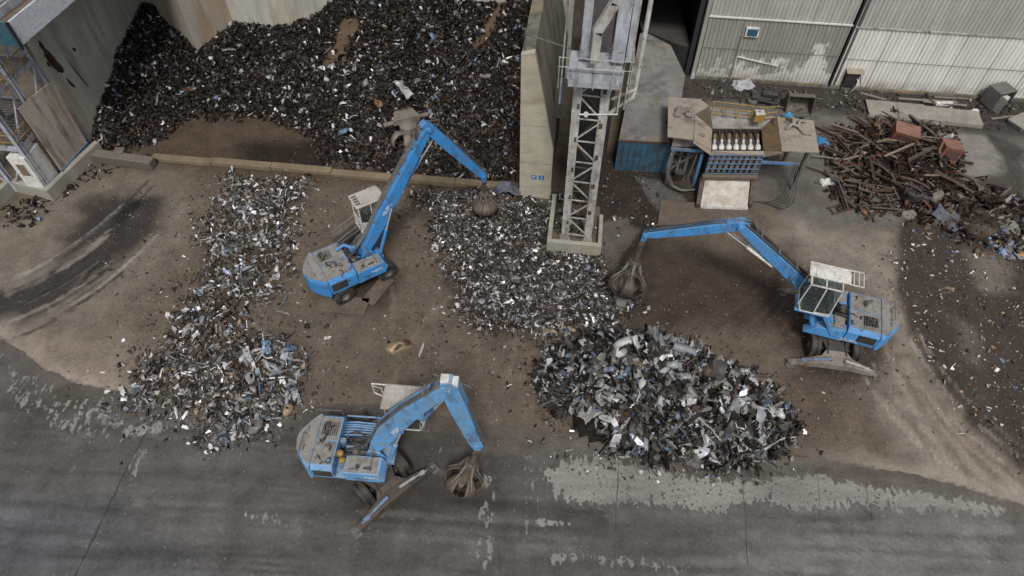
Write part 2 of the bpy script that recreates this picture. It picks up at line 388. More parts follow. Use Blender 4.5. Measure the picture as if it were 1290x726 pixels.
def arc(pts, off, along=(0, 1), jit=3):
    P = []; n = 14
    for i in range(n+1):
        t = along[0]+(along[1]-along[0])*i/n; a = (1-t)**2; b = 2*t*(1-t); c = t*t
        P.append((pts[0][0]*a+pts[1][0]*b+pts[2][0]*c+off[0], pts[0][1]*a+pts[1][1]*b+pts[2][1]*c+off[1]))
    return px(*P)
for k in range(24):     # curved burnt and chalky wheel marks at the left
    o = _r.uniform(-38, 34); t0 = _r.uniform(0, .5); cc = _r.choice(((138, 132, 125), (118, 112, 106), (34, 33, 33), (28, 27, 27), (96, 90, 84)))
    STREAKS.append((arc(((-10, 400), (100, 370), (200, 262)), (o*.35, o), (t0, min(1, t0+_r.uniform(.3, .7)))), cc, _r.uniform(.05, .17), _r.uniform(.45, .85)))
for k in range(12):     # turning marks over the brown yard
    a = (_r.uniform(390, 700), _r.uniform(420, 520)); q = _r.uniform(-120, 120)
    STREAKS.append((arc((a, (a[0]+q*.3, a[1]-70), (a[0]+q, a[1]-110)), (0, 0)), _r.choice(((78, 67, 57), (118, 105, 91))), .1, .4))
for k in range(14):
    o = _r.uniform(-20, 60); STREAKS.append((arc(((1085, 415), (1130, 540), (1290, 630)), (o, -o*.5), (_r.uniform(0, .4), _r.uniform(.6, 1))), _r.choice(((96, 82, 68), (150, 142, 131), (104, 94, 83))), _r.uniform(.05, .14), .5))
for k in range(10):
    o = _r.uniform(-30, 40); STREAKS.append((arc(((820, 470), (960, 440), (1010, 330)), (o*.6, o)), _r.choice(((52, 43, 36), (86, 75, 64))), .1, .4))
STREAKS += [
 (px((150, 275), (168, 258)), (30, 28, 28), .5, .9), (px((0, 352), (50, 348), (110, 312)), (100, 95, 90), .25, .5),
 (px((60, 440), (66, 400), (110, 340)), (95, 84, 74), .14, .5), (px((72, 440), (78, 400), (122, 340)), (95, 84, 74), .14, .5)]
for k in range(9):
    STREAKS.append((px((150+k*14, 470-k*3), (205+k*12, 400), (255+k*8, 330-k*3)), (84, 73, 62), .07, .5))
for k in range(7):
    STREAKS.append((px((1098+k*9, 400+k*12), (1135+k*13, 500+k*8), (1178+k*22, 585+k*7)), ((94, 80, 66), (140, 130, 118))[k % 2], .12+.05*(k % 3), .55))
ASPH = [
 (px((430, 600), (540, 590), (560, 640), (470, 680), (430, 650)), (44, 42, 40), .7, 1.2, .85),  # one dark patch for oil and painted contact shade under the asphalt excavator
 (px((0, 430), (200, 500), (380, 510), (380, 600), (0, 600)), (70, 69, 68), 2.5, 2, .8),
 (px((0, 620), (160, 640), (300, 726), (-50, 740)), (72, 74, 79), 1.5, 1.5, .8),
 (px((370, 495), (620, 520), (640, 600), (560, 640), (400, 640)), (64, 61, 58), 1.5, 1.5, .8),
 (px((900, 655), (1290, 650), (1400, 760), (900, 760)), (108, 107, 106), 2.5, 1.5, .9),
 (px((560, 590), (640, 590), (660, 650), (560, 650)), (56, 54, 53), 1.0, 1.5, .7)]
PALE = [(px((672, 600), (705, 576), (760, 575), (900, 600), (1030, 597), (1280, 640), (1268, 652), (1150, 646), (1060, 640), (1000, 646), (960, 638), (900, 652), (820, 640), (770, 640), (700, 632)), 1.0, .62),
 (px((0, 438), (60, 482), (170, 512), (195, 540), (110, 560), (60, 548), (0, 520)), .64, 1.0), (px((140, 535), (215, 530), (205, 552), (150, 556)), .85, .5),
 (px((300, 642), (362, 645), (352, 662), (305, 658)), .76, .4), (px((596, 590), (632, 592), (628, 726), (600, 726)), .64, .6), (px((640, 560), (690, 560), (700, 640), (640, 720)), .56, 1.2),
 (px((665, 648), (720, 655), (718, 668), (668, 662)), .82, .3), (px((690, 690), (780, 695), (880, 715), (875, 726), (690, 712)), .72, .5), (px((150, 590), (175, 560), (190, 565), (165, 640)), .6, .3)]
ROADS = []
for k in range(46):
    v0 = _r.uniform(500, 720); u0 = _r.uniform(-80, 1000); L_ = _r.uniform(180, 620)
    ROADS.append((arc(((u0, v0), (u0+L_*.5, v0+_r.uniform(0, 14)), (u0+L_, v0+L_*.055+_r.uniform(-8, 8))), (0, 0)), _r.choice(((58, 55, 53), (52, 50, 48), (104, 100, 95), (66, 62, 59))), _r.uniform(.05, .16), _r.uniform(.3, .6)))
ROADS.append((px((585, 634), (680, 642), (760, 652)), (34, 32, 31), .3, .6)); ROADS.append((px((480, 600), (540, 622), (600, 628)), (40, 38, 36), .4, .5))
def surface(x, y):
    n = fbm(x, y, .45, 4, 3); n2 = fbm(x, y, 1.6, 4, 13)
    def bl(c, col_, m): return c*(1-m[:, None])+np.array(lin(col_))[None]*m[:, None]
    dist = y-edge_y(x)
    base = np.tile(np.array(lin((103, 92, 80))), (len(x), 1))
    far = sstep(46, 50, y)+sstep(40, 46, np.abs(x)); base = bl(base, (78, 72, 66), np.clip(far, 0, 1))
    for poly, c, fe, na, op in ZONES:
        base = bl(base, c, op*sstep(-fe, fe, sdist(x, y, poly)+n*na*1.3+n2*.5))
    # rims of scrap are darker with trodden fines
    for P in (S1P, S2P):
        base = bl(base, (62, 55, 49), .8*sstep(-1.3, .5, sdist(x, y, P)+n*1.6+n2))
    base = bl(base, (52, 45, 40), .8*sstep(-.1, .15, pile4_h(x, y)))
    for ln, c, w, op in STREAKS:
        base = bl(base, c, op*(1-sstep(w*.5, w*1.4, ldist(x, y, ln)+n2*.35))*sstep(-.35, .1, n+n2*.6+.1))
    base = bl(base, (150, 140, 127), .55*sstep(-.1, .1, dist)*(1-sstep(.2, 1.3, dist+n*1.2))*sstep(12, 20, np.abs(x-1)))
    asp = np.tile(np.array(lin((85, 82, 79))), (len(x), 1))
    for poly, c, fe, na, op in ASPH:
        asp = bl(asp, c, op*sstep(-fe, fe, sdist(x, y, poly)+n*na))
    st = fbm(x*.12, y*1.6, 1.0, 4, 41)                       # sweeping marks along the road
    asp = asp*(1+.8*st[:, None]+.5*n[:, None])
    for ln, c, w, op in ROADS:
        m_ = (y < 22)
        asp[m_] = (lambda cc, mm: cc*(1-mm[:, None])+np.array(lin(c))[None]*mm[:, None])(asp[m_], op*(1-sstep(w*.4, w*1.6, ldist(x[m_], y[m_], ln)+n2[m_]*.2))*sstep(-.4, .1, n[m_]))
    asp = bl(asp, (92, 83, 73), .45*(1-sstep(0, 2.2, -dist+n*2)))
    on = dist < 0
    c = np.where(on[:, None], asp, base)
    aux = np.zeros((len(x), 3))
    aux[:, 0] = np.where(on, .30, 0)
    for poly, v, fe in PALE:
        m = sstep(-fe, fe, sdist(x, y, poly)+n*fe); aux[:, 0] = np.where(on, np.maximum(aux[:, 0], v*m), 0)
    aux[:, 1] = np.where(on, .06, .28)
    aux[:, 1] = np.maximum(aux[:, 1], .5*sstep(-.6, .6, sdist(x, y, Z_DARK)+n*3))
    for P in (S1P, S2P): aux[:, 1] = np.maximum(aux[:, 1], sstep(-1.6, 0, sdist(x, y, P)+n*2))
    aux[:, 2] = np.clip(sstep(-1, 1, sdist(x, y, Z_WETB))*.5+sstep(-1, 1, sdist(x, y, Z_WETA))*.5+np.where(on, .12, 0), 0, 1)
    return c, aux
def grid_mesh(name, xs, ys, zf, mat, keep=None):
    nx, ny = len(xs), len(ys)
    X, Y = np.meshgrid(xs, ys); X = X.ravel(); Y = Y.ravel()
    c, a = surface(X, Y); Z = zf(X, Y)
    i = np.arange(nx-1); j = np.arange(ny-1); I, J = np.meshgrid(i, j); b = (J*nx+I).ravel()
    Q = np.stack([b, b+1, b+1+nx, b+nx], 1)
    return big_mesh(name, np.stack([X, Y, Z], 1), Q.ravel(), np.full(len(Q), 4), mat, c, True, {'Aux': a})
def spread(lo, hi, step, far):
    core = np.arange(lo, hi+step*.5, step); out = []; s = step; p = hi
    while p < far: s *= 1.6; p += s; out.append(p)
    out2 = []; s = step; p = lo
    while p > -far: s *= 1.6; p -= s; out2.append(p)
    return np.array(out2[::-1]+list(core)+out)
def gz(x, y):
    d = y-edge_y(x)
    return fbm(x, y, .8, 4, 51)*.09*sstep(.4, 3, d)*(1-sstep(50, 70, y))*(1-sstep(50, 70, np.abs(x)))-.004*0
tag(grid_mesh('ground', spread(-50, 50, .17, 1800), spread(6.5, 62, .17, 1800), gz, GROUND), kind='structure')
# asphalt yard road: a sheet 6 mm proud of the ground whose far side follows the ragged edge
xs = np.arange(-50, 50.01, .17); ts = np.concatenate([np.arange(0, 16, .17), [17, 20, 30, 60, 150]])
X, T = np.meshgrid(xs, ts); X = X.ravel(); T = T.ravel()
EYv = edge_y(xs)+fbm(xs, xs*0, 1.1, 5, 61)*.55
Y = np.tile(EYv, len(ts))-T
cA, aA = surface(X, np.minimum(Y, np.tile(edge_y(xs), len(ts))-.001))
nx = len(xs); I, J = np.meshgrid(np.arange(nx-1), np.arange(len(ts)-1)); b = (J*nx+I).ravel()
Q = np.stack([b, b+nx, b+1+nx, b+1], 1)
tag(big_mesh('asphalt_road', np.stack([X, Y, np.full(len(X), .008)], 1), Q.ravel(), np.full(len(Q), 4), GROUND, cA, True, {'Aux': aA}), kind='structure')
JM = paint('joint_sealant', (.04, .037, .034), .9, dirt_amt=.2, top=0)
for ln in (((192, 532), (165, 580), (95, 726)), ((780, 583), (776, 640), (774, 702)), ((934, 592), (939, 650), (941, 712)), ((1030, 592), (1033, 656)), ((1091, 613), (1099, 657)), ((620, 608), (616, 660))):
    pts = [Vector((*at2(*p), 0)) for p in ln]; m = MB()
    w = .04 if ln[0][0] == 192 else .017
    P = []
    for a, c in zip(pts[:-1], pts[1:]):
        k = max(2, int((c-a).length/.3)); P += [a.lerp(c, i/k) for i in range(k)]
    P.append(pts[-1]); P = [p+Vector((random.uniform(-.03, .03), 0, 0)) for p in P]
    vs = []
    for p in P: ww = w*random.uniform(.3, 1.5); vs += [(p.x-ww, p.y, .013), (p.x+ww, p.y, .013)]
    m.add(vs, [(2*i, 2*i+1, 2*i+3, 2*i+2) for i in range(len(P)-1)])
    tag(m.build('road_joint', JM), kind='structure')

# ------------------------------------------------------------------ bulk scrap: templates joined by the thousand
rng = np.random.default_rng(11)
def T_sheet(n=3):
    vs = []; fs = []
    for i in range(n+1):
        for s in (-.5, .5): vs.append((i/n-.5, s*(.5+.3*((i*7) % 3)/2), .22*math.sin(i*1.9)))
    for i in range(n): fs.append((2*i, 2*i+2, 2*i+3, 2*i+1))
    return vs, fs
def T_angle():
    return [(-.5, 0, 0), (.5, 0, 0), (.5, .3, 0), (-.5, .3, 0), (.5, 0, .3), (-.5, 0, .3)], [(0, 1, 2, 3), (0, 5, 4, 1)]
def T_tube(n=6):
    vs = []; fs = []
    for i in range(3):
        for k in range(n): a = 2*math.pi*k/n; vs.append((i*.5-.5, .16*math.cos(a), .16*math.sin(a)+(.12 if i == 1 else 0)))
    for i in range(2):
        for k in range(n): fs.append((i*n+k, i*n+(k+1) % n, (i+1)*n+(k+1) % n, (i+1)*n+k))
    return vs, fs
def T_chunk():
    vs = [(x, y*.7, z*.5) for x in (-.5, .5) for y in (-.5, .5) for z in (-.5, .5)]
    return vs, [(0, 1, 3, 2), (4, 6, 7, 5), (0, 4, 5, 1), (2, 3, 7, 6), (0, 2, 6, 4), (1, 5, 7, 3)]
def T_curl(n=4):
    vs = []; fs = []
    for i in range(n+1):
        a = i/n*math.pi*1.1
        for s in (-.3, .3): vs.append((.45*math.cos(a), s, .45*math.sin(a)-.2))
    for i in range(n): fs.append((2*i, 2*i+2, 2*i+3, 2*i+1))
    return vs, fs
def T_flake():
    return [(-.5, -.2, 0), (.1, -.45, .08), (.5, .1, -.04), (.05, .4, .12), (-.45, .3, 0)], [(0, 1, 2), (0, 2, 3), (0, 3, 4)]
def T_bar():
    vs = [(x, y*.1, z*.1) for x in (-.7, 0, .7) for y, z in ((-1, -1), (1, -1), (1, 1), (-1, 1))]
    vs = [(x, y, z+(.1 if abs(x) < .1 else 0)) for x, y, z in vs]
    fs = [(i*4+k, i*4+(k+1) % 4, (i+1)*4+(k+1) % 4, (i+1)*4+k) for i in range(2) for k in range(4)]
    return vs, fs
TPL = [T_sheet(), T_angle(), T_tube(), T_chunk(), T_curl(), T_flake(), T_bar()]
def bits(P, size, C, weights, tilt=.5, jit=.13, sizejit=.45, pools=TPL, long=1.0):
    """returns verts, faces flat, counts, face colours for len(P) pieces"""
    N = len(P); w = np.array(weights, float); w /= w.sum(); kind = rng.choice(len(pools), N, p=w)
    Vs = []; Fs = []; Cn = []; Cc = []; off = 0
    for k, (tv, tf) in enumerate(pools):
        I = np.where(kind == k)[0]; n = len(I)
        if n == 0: continue
        tv = np.array(tv, float); K = len(tv)
        L = np.tile(tv[None], (n, 1, 1))+rng.normal(0, jit, (n, K, 3))*np.array([1, .8, .6])
        sc_ = (size[I][:, None]*np.exp(rng.normal(0, sizejit*.5, (n, 3)))*np.array([long, 1, 1]))[:, None, :]
        L = L*sc_
        yaw = rng.uniform(0, 2*np.pi, n); a = rng.normal(0, tilt, n); b = rng.normal(0, tilt, n)
        ca, sa, cb, sb, cy, sy = np.cos(a), np.sin(a), np.cos(b), np.sin(b), np.cos(yaw), np.sin(yaw)
        x, y, z = L[..., 0], L[..., 1], L[..., 2]
        y, z = y*ca[:, None]-z*sa[:, None], y*sa[:, None]+z*ca[:, None]
        x, z = x*cb[:, None]+z*sb[:, None], -x*sb[:, None]+z*cb[:, None]
        x, y = x*cy[:, None]-y*sy[:, None], x*sy[:, None]+y*cy[:, None]
        W = np.stack([x, y, z], -1)+P[I][:, None, :]
        Vs.append(W.reshape(-1, 3))
        ff = np.concatenate([np.array(f) for f in tf]); cn = np.array([len(f) for f in tf])
        Fs.append((ff[None]+(np.arange(n)*K)[:, None]+off).ravel()); Cn.append(np.tile(cn, n)); Cc.append(np.repeat(C[I], len(tf), 0)); off += n*K
    return np.concatenate(Vs), np.concatenate(Fs), np.concatenate(Cn), np.concatenate(Cc)
def palette(n, items):
    cols = np.array([lin(c) for c, w in items]); w = np.array([w for c, w in items], float); w /= w.sum()
    c = cols[rng.choice(len(items), n, p=w)]
    return c*np.exp(rng.normal(0, .28, (n, 1)))*np.exp(rng.normal(0, .018, (n, 3)))
def heap(name, poly, n, smin, smax, pal, hfun, label, cat, surf=None, long=1.2, tilt=.55, w=(3, 2, 2, 2, 2, 3, 2), fade=.8, lift=.06, skip=None, power=2.2, metal=SCRAPA):
    P = np.array(poly); lo = P.min(0)-fade; hi = P.max(0)+fade
    xs_ = rng.uniform(lo[0], hi[0], n*4); ys_ = rng.uniform(lo[1], hi[1], n*4)
    d = sdist(xs_, ys_, poly)+fbm(xs_, ys_, .5, 4, 77)*fade*2.2
    pr_ = sstep(-fade, fade*.6, d)
    if skip is not None: pr_ = pr_*(1-skip(xs_, ys_))
    I = np.where(rng.uniform(0, 1, len(xs_)) < pr_)[0][:n]; xs_ = xs_[I]; ys_ = ys_[I]
    s = smin+(smax-smin)*rng.uniform(0, 1, len(I))**power
    z = hfun(xs_, ys_)+rng.uniform(0, 1, len(I))*s*.35+lift*rng.uniform(0, 1, len(I))
    c = palette(len(I), pal)
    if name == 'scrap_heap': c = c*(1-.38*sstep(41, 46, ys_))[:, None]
    V, Fc, Cn, Cc = bits(np.stack([xs_, ys_, z], 1), s, c, w, tilt, long=long)
    if surf is not None:
        sV, sF, sN, sC = surf; Fc = np.concatenate([Fc, sF+len(V)]); V = np.concatenate([V, sV]); Cn = np.concatenate([Cn, sN]); Cc = np.concatenate([Cc, sC])
    o = big_mesh(name, V, Fc, Cn, metal, Cc)
    return tag(o, label, cat, kind='stuff')
def surf_grid(x0, x1, y0, y1, st, hf, keep, c, cv=.35, lightf=None):
    xs_ = np.arange(x0, x1, st); ys_ = np.arange(y0, y1, st); X, Y = np.meshgrid(xs_, ys_); nx = len(xs_)
    Z = hf(X.ravel(), Y.ravel()); V = np.stack([X.ravel(), Y.ravel(), Z], 1)
    I, J = np.meshgrid(np.arange(nx-1), np.arange(len(ys_)-1)); b = (J*nx+I).ravel()
    Q = np.stack([b, b+1, b+1+nx, b+nx], 1); cx = V[Q].mean(1); Q = Q[keep(cx[:, 0], cx[:, 1])]
    cc = np.tile(np.array(lin(c)), (len(Q), 1))*np.exp(rng.normal(0, cv, (len(Q), 1)))
    if lightf is not None: k_ = lightf(V[Q].mean(1)[:, 0], V[Q].mean(1)[:, 1])[:, None]; cc = cc*(1-k_)+np.array(lin((92, 76, 60)))*k_
    return V, Q.ravel(), np.full(len(Q), 4), cc
DARK = [((27, 23, 21), 38), ((40, 34, 31), 26), ((56, 48, 42), 14), ((78, 71, 65), 8), ((112, 108, 106), 4), ((66, 44, 34), 3), ((170, 170, 172), 3.0), ((120, 136, 156), 1.8), ((225, 226, 228), 1.7)]
GREY = [((44, 40, 37), 11), ((72, 66, 60), 20), ((94, 89, 84), 17), ((124, 122, 120), 12), ((165, 165, 166), 10), ((120, 130, 144), 5), ((84, 64, 50), 4), ((128, 110, 90), 3), ((225, 225, 225), 6)]
MIDG = [((38, 34, 31), 15), ((62, 56, 51), 24), ((80, 75, 70), 17), ((112, 109, 106), 10), ((164, 164, 165), 8), ((118, 128, 142), 4), ((78, 60, 46), 5), ((225, 225, 226), 5)]
bh = lambda x, y: heap_h(x, y)[0]
def track(x, y):      # brown chutes down the heap where no scrap lies
    l1 = np.minimum(ldist(x, y, [at2(432, -10, 7.6), at2(424, 30, 6.2), at2(408, 75, 4)])-.35, ldist(x, y, [at2(640, -10, 7), at2(606, 38, 6)])-.1); return .95*(1-sstep(.1, .6, l1+fbm(x, y, .8, 3, 5)*.9))
def bay_keep(x, y): return (y > np.interp(x, BF[:, 0], BF[:, 1])-.2) & (y < 51) & (x < 2.8) & (x > -30.9)
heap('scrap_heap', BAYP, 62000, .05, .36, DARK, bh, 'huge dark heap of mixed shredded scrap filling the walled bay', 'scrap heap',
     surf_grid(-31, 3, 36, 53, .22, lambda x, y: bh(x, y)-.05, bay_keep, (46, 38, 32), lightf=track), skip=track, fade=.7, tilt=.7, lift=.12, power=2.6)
heap('scrap_strip', S1P, 8200, .04, .34, GREY, low_h, 'long strip of grey metal scrap spread on the dirt left of the excavator with the pale grey roof', 'scrap strip',
     surf_grid(-21, -8, 12, 37, .25, lambda x, y: low_h(x, y)-.02, lambda x, y: sdist(x, y, S1P) > .9, (74, 65, 57)), fade=1.3, power=2.4, w=(3, 3, 2, 1, 1, 3, 4), long=1.35)
heap('scrap_spread', S2P, 24000, .04, .28, MIDG, low_h, 'flat spread of fine grey scrap around the concrete tub of the steel tower', 'scrap spread',
     surf_grid(-6, 9, 21, 36, .25, lambda x, y: low_h(x, y)-.02, lambda x, y: sdist(x, y, S2P) > .4, (52, 46, 41)), fade=1.1, power=2.6, w=(3, 3, 2, 1, 2, 3, 4), long=1.3)
E4 = [(P4[0]+6.6*math.cos(t)*math.cos(R(-13))-3.3*math.sin(t)*math.sin(R(-13)), P4[1]+6.6*math.cos(t)*math.sin(R(-13))+3.3*math.sin(t)*math.cos(R(-13))) for t in np.linspace(0, 2*math.pi, 24, endpoint=False)]
heap('scrap_pile_filling', E4, 11000, .1, .6, [((30, 28, 27), 20), ((58, 55, 52), 22), ((92, 90, 86), 20), ((130, 130, 129), 14), ((100, 112, 130), 6), ((74, 60, 50), 3), ((185, 186, 188), 9)], pile4_h,
     'dark mass of small car scrap packed between the big pieces of the front pile', 'scrap filling',
     surf_grid(0, 17, 12, 25, .25, lambda x, y: pile4_h(x, y)-.12, lambda x, y: pile4_h(x, y) > .4, (26, 23, 22)), fade=.7, tilt=.9, lift=.3, w=(5, 3, 2, .5, 4, 2, 4), long=1.6)
RP = px((1040, 225), (1060, 160), (1130, 145), (1200, 165), (1205, 235), (1180, 262), (1110, 272), (1050, 262))
heap('rusty_debris', RP, 1900, .06, .5, [((50, 38, 32), 30), ((68, 47, 36), 26), ((36, 31, 29), 24), ((92, 64, 46), 8), ((104, 98, 92), 10), ((170, 168, 165), 2)], pile5_h,
     'small rusty debris lying between the beams of the brown iron pile', 'rusty debris', surf_grid(22, 34, 31, 42, .3, lambda x, y: pile5_h(x, y)-.1, lambda x, y: pile5_h(x, y) > .5, (40, 32, 28)), fade=.8, tilt=.6, w=(1, 3, 2, 2, 1, 2, 5))
zero = lambda x, y: gz(x, y)+.01
heap('crushed_litter', px((1130, 255), (1290, 260), (1380, 300), (1380, 600), (1290, 590), (1215, 530), (1160, 440), (1135, 350)), 1500, .05, .24, [((190, 186, 180), 26), ((120, 110, 100), 26), ((70, 60, 52), 24), ((150, 120, 90), 8), ((90, 110, 135), 4)], zero,
     'white and brown litter strewn over the dark ground at the right', 'litter', fade=1.5, lift=.02, power=3, tilt=.3)
heap('metal_crumbs', px((130, 240), (640, 250), (800, 400), (1130, 300), (1140, 480), (1010, 560), (700, 545), (380, 510), (60, 480), (130, 400)), 4200, .02, .13, [((150, 146, 140), 20), ((70, 62, 54), 40), ((44, 38, 34), 30), ((115, 95, 75), 10)], zero,
     'tiny crumbs of metal and stone dropped over the brown yard', 'crumbs', fade=1, lift=.01, power=2, tilt=.3)
zero_ = lambda x, y: gz(x, y)+.01
def ring_skip(x, y):
    d = np.maximum(np.maximum(sdist(x, y, S1P), sdist(x, y, S2P)), sdist(x, y, E4)); return np.where(d > 0, 1, sstep(.2, 3.5, -d))
heap('tangled_debris', px((1130, 232), (1180, 226), (1290, 250), (1330, 270), (1330, 305), (1220, 305), (1170, 282), (1130, 275)), 1500, .06, .55, [((38, 31, 27), 30), ((58, 48, 41), 26), ((84, 72, 62), 14), ((120, 112, 104), 8), ((90, 104, 124), 3)], lambda x, y: zero_(x, y)+.05, 'dark tangled debris between the iron pile and the dry brush', 'debris', fade=.9, tilt=.6, long=1.5)
heap('fallen_bits', px((150, 215), (660, 240), (860, 390), (1060, 560), (1000, 610), (700, 600), (400, 560), (150, 570), (120, 480), (230, 330)), 3800, .03, .24, MIDG, lambda x, y: gz(x, y)+.01, 'loose bits of scrap fallen on the ground around the piles', 'scrap bits', fade=.8, lift=.01, power=3, tilt=.35, skip=ring_skip, long=1.4)
heap('wall_foot_rubble', px((850, 100), (1290, 128), (1330, 175), (1180, 158), (1050, 140), (870, 125)), 900, .06, .34, [((140, 136, 130), 15), ((62, 56, 52), 50), ((90, 84, 78), 30)], zero,
     'dark rubble and dropped bits along the foot of the corrugated shed', 'rubble', fade=.8, lift=.02, power=2.6, tilt=.4)
heap('kerb_litter', px((5, 262), (60, 248), (110, 205), (128, 190), (180, 200), (100, 235), (40, 285), (10, 285)), 500, .05, .3, DARK, zero, 'bits of scrap gathered at the foot of the left kerb', 'litter', fade=.6, tilt=.4)
heap('tub_litter', px((694, 245), (700, 245), (752, 296), (694, 298)), 500, .06, .3, MIDG, lambda x, y: x*0+.25, 'scrap bits lying inside the concrete tub of the tower', 'litter', fade=.15, tilt=.5)
heap('pit_litter', px((720, 180), (800, 210), (840, 280), (800, 300), (760, 270)), 260, .04, .22, MIDG, zero, 'scattered scrap bits on the dark floor behind the tower', 'litter', fade=1, tilt=.3)
#@@PART3

# ------------------------------------------------------------------ excavators (material handlers)
GRAPD = paint('dark_grapple_steel', (.09, .075, .062), .6, metal=.2, dirt=(.06, .045, .035), dirt_amt=.5, top=.25, rust=.15, scale=3)
DUSTST = paint('dusty_stabilizer', (.20, .19, .175), .65, dirt=(.15, .10, .065), dirt_amt=.45, top=.3, rust=.15, scale=1.2)
def rounded_rear(x0, x1, hw, r=.55, bulge=.28):
    P = [(x1, -hw), (x1, hw), (x0+r, hw)]
    for i in range(1, 8):
        t = i/8; P.append((x0+r*(1-math.sin(t*math.pi))-bulge*math.sin(t*math.pi), hw-2*hw*t))
    P.append((x0+r, -hw)); return P[::-1]
def sweep_poly(line, off_top, off_bot):
    """closed outline in the x-z plane round a centre line with per-point thickness"""
    n = len(line); T = []; B = []
    for i, (x, z) in enumerate(line):
        a = line[max(i-1, 0)]; b = line[min(i+1, n-1)]; d = Vector((b[0]-a[0], b[1]-a[1])).normalized(); nn = Vector((-d.y, d.x))
        T.append((x+nn.x*off_top[i], z+nn.y*off_top[i])); B.append((x-nn.x*off_bot[i], z-nn.y*off_bot[i]))
    return T, B
def slab(line, ot, ob, hw, M=None):
    """box-section arm made of quads along its length so that the outline may bend"""
    T, B = sweep_poly(line, ot, ob); m = MB(); n = len(line); vs = []; fs = []
    hws = hw if isinstance(hw, list) else [hw]*n
    for i in range(n):
        vs += [(T[i][0], -hws[i], T[i][1]), (T[i][0], hws[i], T[i][1]), (B[i][0], hws[i], B[i][1]), (B[i][0], -hws[i], B[i][1])]
    for i in range(n-1):
        for k in range(4): fs.append((i*4+k, (i+1)*4+k, (i+1)*4+(k+1) % 4, i*4+(k+1) % 4))
    fs += [(0, 1, 2, 3), tuple(4*(n-1)+k for k in (3, 2, 1, 0))]
    m.add(vs, fs, M); return m, T, B
def wheel(root, x, y, rot, dual=True):
    M = rot @ Matrix.Translation((x, y, .62)) @ Matrix.Rotation(R(90), 4, 'X') @ Matrix.Scale(1.07, 4)
    s = 1 if y > 0 else -1
    m = MB(); w = .54
    prof = [(.26, -w/2+.04), (.44, -w/2), (.54, -w/2+.03), (.58, -w/2+.1), (.58, -.06), (.53, -.05), (.53, .05), (.58, .06), (.58, w/2-.1), (.54, w/2-.03), (.44, w/2), (.26, w/2-.04)]
    m.lathe(prof, 28, M)
    for k in range(28):
        a = 2*math.pi*k/28
        for z0, z1 in ((-w/2+.02, -.07), (.07, w/2-.02)):
            m.bar((.585*math.cos(a), .585*math.sin(a), z0), (.585*math.cos(a+.09), .585*math.sin(a+.09), z1), .06, .035, M)
    t = m.build('wheel', TYRE, root)
    r = MB(); zz = -s*(w/2-.1)
    r.lathe([(.0, zz*.4), (.12, zz*.45), (.14, zz*.2), (.22, zz*.1), (.25, zz), (.275, zz*1.25), (.285, zz*1.1), (.285, -zz)], 22, M)
    for k in range(8):
        a = 2*math.pi*k/8; r.tube([(.19*math.cos(a), .19*math.sin(a), zz*.1), (.19*math.cos(a), .19*math.sin(a), zz*.45)], .018, 6, M)
    r.build('rim', GREYM, t)
    return t
